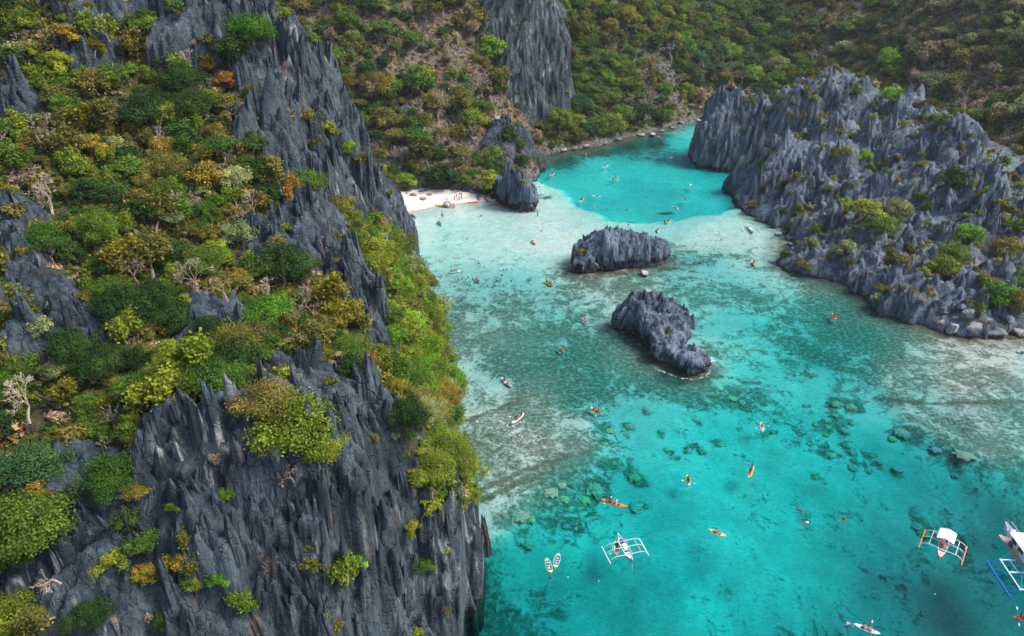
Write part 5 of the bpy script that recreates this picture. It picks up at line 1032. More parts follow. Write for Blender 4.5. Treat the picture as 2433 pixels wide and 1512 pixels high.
G_ = poisson(RG, 300, lambda x, y, n, rg: rg.uniform(.5, 1.1, n), 7, lambda x, y, z: (z > 1.5) & (HL.sample(x, y) < z) & (np.random.default_rng(10).random(len(x)) < .3))
for nm, P_, rocky in (('cliff', A, False), ('cliff', B_, True), ('hill', C_, False), ('head', D_, True), ('crag', E_, True), ('ridge', G_, True)):
    P_ = P_[off_spots(P_)]; vis, u, v = visible(P_)
    hut = (np.abs(u - 1725) < 26) & (np.abs(v - 222) < 26); scar = (np.abs(u - 1597 - (v - 190) * .45) < 17) & (v > 120) & (v < 280)
    for q, a, b, k, hm, sc_ in zip(P_, u, v, vis, hut, scar):
        if not k or hm or (nm == 'hill' and sc_ and rg5.random() < .8): continue
        zn = zone(nm, a, b, rocky); kd, co_ = pick(zn, rg5, a, b); PL.append([nm, kd, co_, q[0], q[1], q[2], q[3] * (1.35 if kd == 'bare' and not rocky else 1.15 if kd == 'half' and not rocky else 1), a, b, zn])
print('plants', len(PL))
# the 300 that show largest of each kind are things of their own; the rest is one mass
for p in PL: p.append(p[6] * scale_at(p[3], p[4], p[5]) * (1 if (-30 < p[7] < 2460 and -40 < p[8] < 1540) else .01))
PL.sort(key=lambda p: -p[-1]); LIM = {'leafy': 300, 'half': 298, 'bare': 298, 'dry': 298, 'bush': 298}; LIM = {k: LIM[k] - COUNT.get(KINDS[k][0], 0) for k in LIM}
mean_r = {}
for p in PL: mean_r.setdefault((p[0], p[1]), []).append(p[6])
mean_r = {k: float(np.mean(x)) for k, x in mean_r.items()}
REST = []; n_of = {}; LAB = {}
single = []
for p in PL:
    k = p[1]; n_of[k] = n_of.get(k, 0) + 1
    if n_of[k] > LIM[k] or not (-20 < p[7] < 2453 and -25 < p[8] < 1535): n_of[k] -= 1; REST.append(p); continue
    L = make_label(k, p[2], p[6], p[7], p[8], p[6] / mean_r[(p[0], k)]); single.append((p, L)); LAB[L] = LAB.get(L, 0) + 1
def settle(single):
    by = {}
    for i, (p, L) in enumerate(single): by.setdefault(L, []).append(i)
    names = [L for p, L in single]; NUM = ['first', 'second', 'third', 'fourth', 'fifth', 'sixth', 'seventh', 'eighth', 'ninth', 'tenth']
    for L, ii in by.items():
        if len(ii) < 2: continue
        us = [single[i][0][7] for i in ii]; vs_ = [single[i][0][8] for i in ii]; hor = max(us) - min(us) >= max(vs_) - min(vs_)
        ii.sort(key=lambda i: single[i][0][7 if hor else 8])
        for n, i in enumerate(ii):
            if len(ii) == 2: q = ('left one' if n == 0 else 'right one') if hor else ('upper one' if n == 0 else 'lower one')
            elif n < 10: q = NUM[n] + (' from left' if hor else ' from top')
            else: q = 'last from left' if hor else 'last from top'
            names[i] = L + ', ' + q
    return names
for (p, _), L in zip(single, settle(single)):
    grp = {'leafy': 'leafy trees', 'half': 'thinly leaved trees', 'bare': 'bare trees', 'dry': 'dry bushes', 'bush': 'green bushes'}[p[1]] + {'cliff': ' on the near cliff', 'hill': ' on the far slopes', 'head': ' on the headland', 'crag': ' on the crag', 'ridge': ' on the rock ridge'}[p[0]]
    plant(p[1], p[3], p[4], p[5] - .1 * p[6], p[6], p[2], rg5, L, grp)

# ---- masses that nobody could count -----------------------------------------------
def proto_collection(name, meshes):
    c = bpy.data.collections.new(name)
    for i, m in enumerate(meshes): c.objects.link(bpy.data.objects.new('%s_kind_%03d' % (name, i), m))
    return c
def scatter_stuff(name, pts, idx, scl, coll, label, mat=None):
    me = bpy.data.meshes.new(name); me.vertices.add(len(pts)); me.vertices.foreach_set('co', np.asarray(pts, np.float32).ravel())
    for a, tp, arr in (('kind_index', 'INT', np.asarray(idx, np.int32)), ('size', 'FLOAT', np.asarray(scl, np.float32)), ('turn', 'FLOAT', np.random.default_rng(len(pts)).uniform(0, 6.28, len(pts)).astype(np.float32))):
        at = me.attributes.new(a, tp, 'POINT'); at.data.foreach_set('value', arr)
    o = link(name, me); g = bpy.data.node_groups.new(name + '_nodes', 'GeometryNodeTree')
    g.interface.new_socket('Geometry', in_out='INPUT', socket_type='NodeSocketGeometry'); g.interface.new_socket('Geometry', in_out='OUTPUT', socket_type='NodeSocketGeometry')
    gi = g.nodes.new('NodeGroupInput'); go = g.nodes.new('NodeGroupOutput'); ip = g.nodes.new('GeometryNodeInstanceOnPoints'); ci = g.nodes.new('GeometryNodeCollectionInfo')
    ci.inputs[0].default_value = coll; ci.inputs['Separate Children'].default_value = True; ci.inputs['Reset Children'].default_value = True
    def na(nm, dt):
        n = g.nodes.new('GeometryNodeInputNamedAttribute'); n.data_type = dt; n.inputs[0].default_value = nm; return n.outputs[0]
    ip.inputs['Pick Instance'].default_value = True; cx = g.nodes.new('ShaderNodeCombineXYZ'); g.links.new(na('turn', 'FLOAT'), cx.inputs[2])
    er = g.nodes.new('FunctionNodeEulerToRotation'); g.links.new(cx.outputs[0], er.inputs[0])
    g.links.new(gi.outputs[0], ip.inputs['Points']); g.links.new(ci.outputs[0], ip.inputs['Instance']); g.links.new(na('kind_index', 'INT'), ip.inputs['Instance Index'])
    g.links.new(er.outputs[0], ip.inputs['Rotation']); g.links.new(na('size', 'FLOAT'), ip.inputs['Scale']); g.links.new(ip.outputs[0], go.inputs[0])
    md = o.modifiers.new('scatter', 'NODES'); md.node_group = g; tag(o, label, kind='stuff'); return o
COLS = ['dark green', 'mid green', 'yellow green', 'olive', 'mustard', 'orange', 'tan', 'pale green', 'bright green', 'russet', 'blue green']
def joined(parts):
    """several meshes joined into one, each keeping its material"""
    bm = bmesh.new(); mats = []
    for m, mat in parts:
        k = len(bm.faces); bm.from_mesh(m); bm.faces.ensure_lookup_table()
        if mat not in mats: mats.append(mat)
        for f in bm.faces[k:]: f.material_index = mats.index(mat)
    me = bpy.data.meshes.new('plant'); bm.to_mesh(me); bm.free()
    for m in mats: me.materials.append(m)
    return me
tree_protos = []; tree_idx = {}
for ci_, co_ in enumerate(COLS):
    for j in range(2):
        pr = LEAFY[(ci_ * 2 + j) % 9]; tree_idx[('leafy', co_, j)] = len(tree_protos); tree_protos.append(joined([(pr[0], LEAF[co_]), (pr[1], BARK['brown'])]))
    if co_ in ('olive', 'tan', 'yellow green', 'mustard'):
        for j in range(2): pr = HALF[(ci_ + j) % 5]; tree_idx[('half', co_, j)] = len(tree_protos); tree_protos.append(joined([(pr[0], LEAF[co_]), (pr[1], pr[1].materials[0])]))
    if co_ in ('tan', 'russet'):
        for j in range(2): pr = DRY[(ci_ + j) % 4]; tree_idx[('dry', co_, j)] = len(tree_protos); tree_protos.append(joined([(pr[0], LEAF[co_]), (pr[1], pr[1].materials[0])]))
for j in range(3): tree_idx[('bare', 'tan', j)] = len(tree_protos); tree_protos.append(BARE[j][0])
tcol = proto_collection('far_tree', tree_protos)
if REST:
    idx = [tree_idx.get((p[1] if p[1] != 'bush' else 'leafy', p[2], int(rg5.integers(0, 2)))) for p in REST]
    scatter_stuff('distant_trees', [(p[3], p[4], p[5] - .1 * p[6]) for p in REST], idx, [p[6] for p in REST], tcol, 'mass of smaller and farther trees on the slopes')
# undergrowth
UG = []
for co_ in COLS:
    for j in range(2):
        m, _ = crown_mesh('tuft', 300 + len(UG), 1.0, .6, 6, 330, .19, flat=.6, irregular=.5, mat=LEAF[co_]); UG.append(m)
TW = [bare_mesh('twig_tuft', 400 + k, BARK[['pink', 'pale', 'grey'][k]], H=1.2, levels=3, spread=.95, r0=.035, twigs=4, crook=.4, trunk=.15)[0] for k in range(3)]
ucol = proto_collection('tuft', UG + TW)
def under(F, n, seed, szf, maskf, name, label, share_twig=.2):
    rg = np.random.default_rng(seed); w = np.sqrt(1 + np.clip(F.slope(), 0, 3) ** 2); ci = rg.choice(w.size, n, p=(w / w.sum()).ravel())
    x = F.X.ravel()[ci] + rg.uniform(-.5, .5, n) * F.res; y = F.Y.ravel()[ci] + rg.uniform(-.5, .5, n) * F.res; z = F.sample(x, y); ok = maskf(x, y, z)
    x, y, z = x[ok], y[ok], z[ok]; u, v = project(x, y, z); k = (u > -200) & (u < 2640) & (v > -200) & (v < 1700); x, y, z, u, v = x[k], y[k], z[k], u[k], v[k]
    idx = []
    for a, b in zip(u, v):
        if rg.random() < share_twig: idx.append(22 + int(rg.integers(0, 3))); continue
        zn = zone('cliff' if F is CL else 'hill', a, b, F is HD); kd, co_ = pick(zn, rg, a, b); 
        idx.append(COLS.index(co_) * 2 + int(rg.integers(0, 2)))
    # Blender picks instances in name order: far_tree/tuft names are numbered, so the index is the list position
    scatter_stuff(name, np.stack([x, y, z - .1], -1), idx, szf(rg, len(x)), ucol, label); print(name, len(x))
under(CL, 72000, 21, lambda rg, n: rg.uniform(.5, 1.35, n), lambda x, y, z: (z > .6) & (CL.sample(x, y, CL.rk) < .5), 'undergrowth', 'low scrub and litter between the trees of the near cliff', .22)
under(HL, 90000, 22, lambda rg, n: rg.uniform(.5, 1.5, n), lambda x, y, z: (z > 1.4) & (HD.sample(x, y) < z + .3) & (CG.sample(x, y) < z) & (RG.sample(x, y) < z) & (CL.sample(x, y) < z), 'hillside_scrub', 'brown and green scrub covering the far slopes', .33)
_fb = (HD.base + .5)
under(HD, 9000, 23, lambda rg, n: rg.uniform(.3, .8, n), lambda x, y, z: (z > 1.0) & (z < HD.sample(x, y, _fb)) & (fbm(x * .06, y * .06, 2) > -.05 - np.clip((x - 150) / 120, 0, 1)), 'headland_scrub', 'small scrub in the clefts of the headland', .4)
# ------------------------------------------------------------------ small things
Z3 = zc(1400, 280, 4.345); Z6 = zc(2260, 1280, 4.863); Z7 = zc(1440, 1180, 5.817); Z8 = zc(1100, 560, 8.11); Z9 = zc(1340, 1360, 15.12); ZB = zc(1860, 400, 3.024); ZH = zc(1740, 180, 11.06); ZY = zc(1740, 1130, 6.575)
def P(Z, X, Y, z=0.0):
    return Vector(Pz(*Z(X, Y), z))
PC = {}
def paint(name, c, rough=.38, spec=.45):
    if name not in PC: PC[name] = m_plain('paint_' + name, c, rough, spec)
    return PC[name]
COL = {'orange': (.80, .20, .02), 'red orange': (.72, .10, .03), 'yellow': (.85, .50, .03), 'pale yellow': (.86, .66, .25), 'pink': (.72, .20, .24), 'white': (.78, .82, .84), 'grey': (.42, .48, .52), 'teal': (.08, .48, .52), 'pale green': (.45, .72, .50), 'pale blue': (.45, .68, .78), 'peach': (.82, .38, .22), 'blue': (.02, .12, .50), 'light blue': (.30, .58, .70)}
def colmat(c): return paint(c.replace(' ', '_'), COL[c])
SKINS = [m_plain('skin_tan', (.36, .19, .12), .6), m_plain('skin_brown', (.2, .1, .06), .6), m_plain('skin_fair', (.52, .30, .22), .6)]
HAIR = m_plain('dark_hair', (.02, .015, .012), .6); HATW = m_plain('pale_hat', (.62, .58, .5), .8)
CLO = {'orange life vest': m_plain('vest_orange', (.75, .12, .03), .8), 'black shirt': m_plain('cloth_black', (.02, .02, .025), .8), 'white shirt': m_plain('cloth_white', (.7, .7, .7), .8), 'blue shirt': m_plain('cloth_blue', (.04, .12, .42), .8), 'red shirt': m_plain('cloth_red', (.5, .05, .05), .8), 'bare chest': None, 'dark wetsuit': m_plain('cloth_wetsuit', (.03, .045, .06), .6)}
SHORTS = [m_plain('shorts_dark', (.04, .05, .08), .8), m_plain('shorts_blue', (.06, .14, .3), .8), m_plain('shorts_red', (.35, .06, .05), .8)]

def body_mesh(name, joints, edges, radii, regions):
    me = bpy.data.meshes.new(name + '_skeleton'); me.from_pydata(joints, edges, []); o = bpy.data.objects.new('tmp', me); col.objects.link(o)
    md = o.modifiers.new('s', 'SKIN'); md.use_smooth_shade = True; sv_ = me.skin_vertices[0].data
    for i, r in enumerate(radii): sv_[i].radius = (r, r) if not hasattr(r, '__len__') else r
    sv_[0].use_root = True
    o.modifiers.new('u', 'SUBSURF').levels = 1; dg = bpy.context.evaluated_depsgraph_get(); dg.update()
    out = bpy.data.meshes.new_from_object(o.evaluated_get(dg)); out.name = name; bpy.data.objects.remove(o)
    for m in (SKINS[0], SKINS[0], SHORTS[0]): out.materials.append(m)
    for p in out.polygons:
        c = p.center; p.material_index = regions(c); p.use_smooth = True
    return out
def head_mesh(z, x=0., y=0., hat=False, r=.115):
    mb = MB(); n = 8; rings = []
    for k in range(5):
        a = k / 4 * math.pi * .5; rr = r * 1.08 * math.cos(a) * (1.0); rings.append([(x - .015 + rr * math.cos(2 * math.pi * j / n), y + rr * math.sin(2 * math.pi * j / n), z + r * 1.1 * math.sin(a)) for j in range(n)])
    if hat: rings.insert(0, [(x + r * 2.1 * math.cos(2 * math.pi * j / n), y + r * 2.1 * math.sin(2 * math.pi * j / n), z - .01) for j in range(n)])
    mb.loft(rings); return mb.mesh('hair', HAIR if not hat else HATW, True)
def limb(s):
    return None
J_sit = [(0, 0, .14), (-.03, 0, .36), (-.05, 0, .56), (-.03, 0, .66), (.0, 0, .74), (.015, 0, .84), (-.03, .19, .56), (.10, .30, .38), (.33, .27, .38), (.40, .26, .37), (-.03, -.19, .56), (.10, -.30, .38), (.33, -.27, .38), (.40, -.26, .37), (.05, .11, .14), (.42, .17, .32), (.78, .15, .10), (.90, .15, .16), (.05, -.11, .14), (.42, -.17, .32), (.78, -.15, .10), (.90, -.15, .16)]
E_arm = [(0, 1), (1, 2), (2, 3), (3, 4), (4, 5), (2, 6), (6, 7), (7, 8), (8, 9), (2, 10), (10, 11), (11, 12), (12, 13), (0, 14), (14, 15), (15, 16), (16, 17), (0, 18), (18, 19), (19, 20), (20, 21)]
Rad = [.15, .14, .15, .06, .095, .085, .065, .045, .035, .03, .065, .045, .035, .03, .10, .07, .045, .035, .10, .07, .045, .035]
J_std = [(0, 0, .92), (0, 0, 1.12), (0, 0, 1.36), (0, 0, 1.47), (.01, 0, 1.55), (.02, 0, 1.65), (0, .19, 1.38), (.02, .27, 1.12), (.12, .25, .90), (.15, .25, .82), (0, -.19, 1.38), (.02, -.27, 1.12), (.10, -.26, .90), (.12, -.26, .82), (0, .10, .86), (.02, .12, .48), (0, .14, .08), (.12, .15, .03), (0, -.10, .86), (.02, -.12, .48), (0, -.14, .08), (.12, -.15, .03)]
J_swm = [(0, 0, -.02), (.2, 0, .0), (.42, 0, .02), (.52, 0, .04), (.60, 0, .06), (.70, 0, .09), (.42, .19, 0), (.62, .33, -.03), (.86, .28, -.04), (.93, .27, -.04), (.42, -.19, 0), (.26, -.34, -.05), (.05, -.36, -.08), (0, -.36, -.08), (-.06, .10, -.03), (-.45, .16, -.08), (-.85, .14, -.06), (-.98, .14, -.05), (-.06, -.10, -.03), (-.45, -.2, -.06), (-.85, -.26, -.1), (-.98, -.27, -.1)]
BODY = {'sit': body_mesh('body', J_sit, E_arm, Rad, lambda c: 1 if (.22 < c.z < .63 and c.x < .08 and abs(c.y) < .2) else (2 if (c.z <= .24 and c.x < .25) else 0)),
        'stand': body_mesh('body', J_std, E_arm, Rad, lambda c: 1 if (1.0 < c.z < 1.45 and abs(c.y) < .2) else (2 if .55 < c.z <= 1.0 and abs(c.y) < .22 else 0)),
        'swim': body_mesh('body', J_swm, E_arm, Rad, lambda c: 1 if (.08 < c.x < .48 and abs(c.y) < .2) else (2 if -.35 < c.x <= .08 and abs(c.y) < .22 else 0))}
HEADP = {'sit': (.015, .845), 'stand': (.02, 1.655), 'swim': (.70, .11)}
HAIRM = {(k, h): head_mesh(z + .01, x, hat=h) for k, (x, z) in HEADP.items() for h in (False, True)}
pr_ = np.random.default_rng(77)
def person(pose, loc, yaw, top, label, sk=None, hat=False, group=None, paddle=None, s=1.0):
    o = link('person', BODY[pose]); o.location = loc; o.rotation_euler = (0, 0, yaw); o.scale = (s, s, s); tag(o, label, 'person', group)
    skin = SKINS[int(pr_.integers(0, 3)) if sk is None else sk]
    for i, m in enumerate((skin, CLO[top] or skin, SHORTS[int(pr_.integers(0, 3))] if top != 'dark wetsuit' else CLO[top])): o.material_slots[i].link = 'OBJECT'; o.material_slots[i].material = m
    h = link('hat' if hat else 'hair', HAIRM[(pose, hat)], o)
    return o
def paddle_mesh(cm):
    mb = MB(); mb.tube([(0, -1.05, 0), (0, 1.05, 0)], .018, 6, 0)
    for s in (-1, 1):
        mb.loft([[(-.03, s * 1.0, .01), (.03, s * 1.0, .01), (.03, s * 1.0, -.01), (-.03, s * 1.0, -.01)], [(-.10, s * 1.12, .012), (.07, s * 1.12, .012), (.07, s * 1.12, -.012), (-.07, s * 1.12, -.012)], [(-.08, s * 1.32, .012), (.07, s * 1.32, .012), (.07, s * 1.32, -.012), (-.08, s * 1.32, -.012)], [(-.05, s * 1.48, .01), (.04, s * 1.48, .01), (.04, s * 1.48, -.01), (-.05, s * 1.48, -.01)]], 1)
    return mb.mesh('paddle', [paint('shaft', (.1, .1, .11)), cm])
PADM = {c: paddle_mesh(colmat(c)) for c in ('white', 'orange', 'yellow')}
def kayak_mesh(L, Wd, rise=.12, h=.32):
    """sit-on-top hull: rounded bottom, flat deck with two sunken wells, pointed upturned ends; slot 0 hull, 1 deck"""
    n = 17; rings = []; deck = []
    hull = MB(); wells = []
    for i in range(n):
        t = -1 + 2 * i / (n - 1); w = Wd / 2 * max(0.02, (1 - abs(t) ** 2.6)) ** .75; zt = h * .62 + rise * abs(t) ** 3; zb = -.12 + .16 * abs(t) ** 4
        x = t * L / 2
        well = .12 if (abs(t + .28) < .16 or abs(t - .24) < .16) else 0
        rings.append([(x, -w * .55, zb), (x, -w * .93, zb + .12), (x, -w, zt - .04), (x, -w * .9, zt), (x, -w * .62, zt - .02 - well), (x, w * .62, zt - .02 - well), (x, w * .9, zt), (x, w, zt - .04), (x, w * .93, zb + .12), (x, w * .55, zb)])
    hull.loft(rings, 0); 
    for i in range(n - 1):
        pass
    return hull
GR = {'kayak': 'kayaks out on the water'}
def kayak(a, b, colr, label, deckc=None, seats=2, W_=.82, pad=True, clear=False, name='kayak', land=False, z=0.0):
    """a, b: world points of bow and stern on the water"""
    a = Vector(a); b = Vector(b); L = (a - b).length; L = min(max(L, 2.9), 5.2); c = (a + b) / 2; yaw = math.atan2(a.y - b.y, a.x - b.x)
    e = bpy.data.objects.new(name, None); col.objects.link(e); e.location = (c.x, c.y, z); e.rotation_euler = (0, 0, yaw); e.empty_display_size = .2; tag(e, label, 'kayak')
    if clear:
        mb = MB(); n = 15; R1 = []; 
        for i in range(n):
            t = -1 + 2 * i / (n - 1); w = W_ / 2 * max(.03, 1 - abs(t) ** 2.4) ** .6; x = t * L / 2
            R1.append([(x, -w * .6, -.08), (x, -w, .1), (x, -w * .97, .26), (x, -w * .9, .26), (x, -w * .93, .1), (x, -w * .55, -.05), (x, w * .55, -.05), (x, w * .93, .1), (x, w * .9, .26), (x, w * .97, .26), (x, w, .1), (x, w * .6, -.08)])
        mb.loft(R1); mb.build('hull', M_CLEAR, e)
        rim = MB(); pts = []
        for s in (1, -1):
            rng_ = range(n) if s == 1 else range(n - 1, -1, -1)
            for i in rng_:
                t = -1 + 2 * i / (n - 1); w = W_ / 2 * max(.03, 1 - abs(t) ** 2.4) ** .6; pts.append((t * L / 2, s * w, .28))
        pts.append(pts[0]); rim.tube(pts, .04, 6, caps=False); rim.build('rim', colmat('pale blue'), e)
        for s in (-1, 1):
            k = MB(); k.loft([[(s * L * q, -W_ * .5 * ww, .2), (s * L * q, W_ * .5 * ww, .2), (s * L * q, W_ * .4 * ww, .33), (s * L * q, -W_ * .4 * ww, .33)] for q, ww in ((.36, .9), (.43, .72), (.49, .3), (.51, .08))]); k.build('end_float', colmat('pale yellow'), e)
        for s in (-.2, .14):
            k = MB(); k.box((s * L, 0, .12), (.35, .42, .05)); k.box((s * L - .2, 0, .28), (.05, .42, .3)); k.build('seat', colmat('grey'), e)
        k = MB(); k.box((0, 0, .27), (.07, W_ * .96, .04)); k.build('brace', colmat('pale blue'), e)
    else:
        kayak_mesh(L, W_).build('hull', colmat(colr), e, True)
        if deckc:
            k = MB(); k.loft([[(L * q, -W_ * .5 * ww, .215 + zz_), (L * q, W_ * .5 * ww, .215 + zz_)] for q, ww, zz_ in ((-.42, .3, .05), (-.3, .62, .0), (-.22, .66, .0))], caps=False, closed=False); k.loft([[(L * q, -W_ * .5 * ww, .215 + zz_), (L * q, W_ * .5 * ww, .215 + zz_)] for q, ww, zz_ in ((.26, .66, .0), (.34, .55, .01), (.44, .25, .06))], caps=False, closed=False); k.build('deck_panel', colmat(deckc), e)
        for s in ((-.17, .12) if seats == 2 else (-.05,)):
            k = MB(); k.box((s * L - .18, 0, .34), (.05, W_ * .5, .28)); k.box((s * L, 0, .12), (.34, W_ * .5, .04)); k.build('seat', paint('seat_dark', (.05, .05, .06)), e)
        k = MB()
        for s in (-1, 1): k.tube([(s * L * .44, -.05, .3), (s * L * .455, 0, .35), (s * L * .44, .05, .3)], .012, 5, caps=False)
        k.build('handles', paint('seat_dark', (.05, .05, .06)), e)
    return e, c, yaw, L
t_ = NT('clear_plastic'); g_ = t_.node('ShaderNodeBsdfGlossy', i_Roughness=.1); tr_ = t_.node('ShaderNodeBsdfTransparent'); tr_.inputs[0].default_value = (.8, .88, .9, 1); mx_ = t_.node('ShaderNodeMixShader'); mx_.inputs[0].default_value = .12
t_.l.new(tr_.outputs[0], mx_.inputs[1]); t_.l.new(g_.outputs[0], mx_.inputs[2]); M_CLEAR = t_.out(mx_.outputs[0])
# (crop, bow, stern, colour, deck, where, crew: fraction along, clothing, extra)
V, Bk, Wh, Bl, Rd, Bc = 'orange life vest', 'black shirt', 'white shirt', 'blue shirt', 'red shirt', 'bare chest'
K = [
    (Z2, (517, 880), (640, 897), 'yellow', None, 'pulled up on the sand against the big round boulder', [], {}),
    (Z2, (868, 860), (963, 857), 'orange', None, 'lying empty along the edge of the white beach', [], {}),
    (Z2, (933, 818), (988, 848), 'pink', None, 'pulled up at the inner end of the beach', [], {}),
    (Z2, (1005, 820), (1065, 855), 'grey', None, 'pulled up beside the pink one on the beach', [], {}),
    (Z2, (1068, 884), (1168, 884), 'orange', None, 'floating beside the pointed rock stack with a paddler in white', [(-.15, Wh)], {}),
    (Z2, (716, 913), (746, 886), 'red orange', None, 'small, beside the big round boulder at the beach', [(.1, Rd)], {'seats': 1}),
    (Z2, (1325, 935), (1408, 952), 'orange', None, 'right under the overhang of the pointed rock stack', [(.12, Rd), (-.17, Bk)], {}),
    (Z2, (577, 1042), (622, 1076), 'teal', None, 'carrying two in dark shirts off the small beach', [(.12, Bk), (-.17, Bk)], {}),
    (Z2, (1550, 706), (1585, 682), 'white', 'pale blue', 'with a kneeling rider in black near the rock stack', [(-.1, Bk)], {'seats': 1}),
    (Z2, (1640, 606), (1685, 582), 'yellow', None, 'near the dark ridge at the lagoon mouth', [(-.1, Bl)], {}),
    (Z2, (1920, 853), (1960, 823), 'peach', None, 'at the edge of the pale sand in the lagoon', [(-.05, Bk)], {}),
    (Z2, (2035, 796), (2130, 804), 'pale blue', None, 'long, with a lone paddler at its end in the lagoon', [(-.2, Bk)], {'pad': True}),
    (Z2, (1985, 422), (1985, 380), 'orange', None, 'heading down the lagoon below the dark weedy edge', [(0, V)], {}),
    (Z2, (1508, 1260), (1463, 1214), 'peach', 'red orange', 'drifting on the pale flat left of the broad islet', [(.1, Wh)], {}),
    (Z2, (2135, 528), (2197, 508), 'pale blue', None, 'with two paddlers in the upper lagoon', [(.12, Rd), (-.17, Bk)], {}),
    (Z3, (540, 736), (640, 753), 'pale blue', None, 'nearer of the two side by side mid lagoon', [(.12, V), (-.17, V)], {}),
    (Z3, (578, 704), (640, 730), 'white', None, 'farther of the two side by side mid lagoon', [(.12, V), (-.17, V)], {}),
    (Z3, (1060, 268), (1130, 300), 'yellow', None, 'by the rocks near the head of the lagoon', [(.12, V), (-.17, Bl)], {}),
    (Z3, (1487, 350), (1383, 380), 'yellow', None, 'long, beside the steep headland wall', [(-.3, Bk), (.0, V)], {}),
    (Z3, (1312, 504), (1406, 516), 'pink', None, 'with two riders near the foot of the headland wall', [(.15, Rd), (-.2, Rd)], {}),
    (Z3, (1165, 508), (1222, 498), 'pale blue', None, 'pale, splashing left of the pink one', [(0, V)], {'seats': 1}),
    (Z3, (1410, 790), (1452, 832), 'pale green', None, 'pale green, alone in the right of the lagoon', [(-.2, Bk)], {'seats': 1}),
    (Z3, (1359, 990), (1357, 948), 'teal', None, 'pointing down the lagoon with a lone dark paddler', [(-.1, Bk)], {'seats': 1}),
    (Z3, (1290, 1066), (1217, 1030), 'teal', 'white', 'with white deck at the lower edge of the lagoon', [(.0, V)], {}),
    (Z3, (1160, 1216), (1192, 1176), 'yellow', None, 'on the sand edge above the broad islet', [(.0, Bk), (-.2, V)], {}),
    (Z3, (1064, 1312), (1064, 1264), 'pale green', 'orange', 'pale, with one vest wearer above the broad islet', [(.0, V)], {'seats': 1}),
    (Z3, (2097, 991), (2165, 993), 'orange', None, 'half hidden behind the tall headland corner', [(-.1, Rd)], {}),
    (Z1, (113, 597), (33, 555), 'yellow', None, 'with three riders left of the broad islet', [(.2, Bl), (0, Rd), (-.25, Rd)], {}),
    (Z1, (388, 903), (343, 860), 'white', 'pale blue', 'white, left of the tapering islet', [(.1, Wh), (-.2, V)], {}),
    (Z1, (196, 1137), (156, 1094), 'teal', None, 'with an orange paddle left of the tapering islet', [(.1, V), (-.2, V)], {'padc': 'orange'}),
    (Z1, (1332, 410), (1273, 384), 'teal', None, 'with two riders between the broad islet and the headland', [(.1, Rd), (-.2, Bk)], {}),
    (Z8, (160, 992), (420, 958), 'white', 'pale blue', 'white, crossways near the bright shore trees', [(.2, Bk), (-.05, Bl), (-.25, V)], {}),
    (Z8, (825, 1198), (695, 1093), 'teal', None, 'among the small dark rocks off the shore trees', [(.2, V), (-.12, Bk)], {}),
    (Z4, (580, 258), (505, 190), 'white', 'teal', 'white, over the reef beside the bright shore trees', [(.15, V), (-.22, Bk)], {'padc': 'white'}),
    (Z4, (578, 525), (668, 452), 'white', None, 'white, on the rippled patch of reef', [(.12, V), (-.0, V), (-.3, Bk)], {}),
    (Z4, (1232, 460), (1150, 408), 'yellow', None, 'with three riders over the middle of the reef', [(.2, Bk), (0, Bc), (-.22, Rd)], {}),
    (Z4, (1225, 1076), (1421, 1135), 'orange', None, 'long bright, near the end of the reef', [(.15, Bk), (-.08, Wh)], {'hat': True}),
    (Z4, (1865, 980), (1860, 900), 'pale yellow', 'white', 'pointing at the viewer between the reef and the deep', [(.12, Bk), (-.15, Rd)], {}),
    (Z7, (600, 1212), (583, 1010), 'pale green', 'pale yellow', 'tied alongside the blue outrigger boat', [(.22, Bc)], {'W_': 1.0}),
    (Z5, (437, 427), (433, 378), 'white', 'orange', 'white, with a rider and a swimmer holding on', [(.0, V)], {'seats': 1}),
    (ZY, (855, 442), (935, 228), 'yellow', None, 'bright, full of four riders in the open sea', [(.22, Bc), (.05, Bk), (-.12, Rd), (-.36, Bl)], {}),
    (ZY, (497, 1402), (210, 1290), 'pale yellow', 'peach', 'with a lone rider lazing in the open sea', [(-.1, Bc)], {}),
    (Z5, (1063, 1505), (925, 1452), 'white', None, 'white, with two sunbathers low in the frame', [(.05, Bc), (-.15, Rd)], {}),
    (Z5, (1768, 1416), (1900, 1424), 'red orange', None, 'cut by the frame below the big boat', [(.2, Bk), (0, V)], {'hat': True}),
    (ZB, (2068, 1456), (2150, 1472), 'teal', None, 'at the frame edge off the headland boulders', [(-.05, Bk)], {}),
    (ZB, (86, 802), (56, 765), 'peach', None, 'on the pale shallows beside the headland point', [(.0, Rd)], {'seats': 1}),
    (ZB, (694, 1215), (668, 1163), 'orange', None, 'off the middle of the headland shore', [(.0, Bc)], {'padc': 'orange'}),
]
POSE_W = {V: 'in an orange life vest', Bk: 'in a black shirt', Wh: 'in a white shirt', Bl: 'in a blue shirt', Rd: 'in a red shirt', Bc: 'bare chested'}
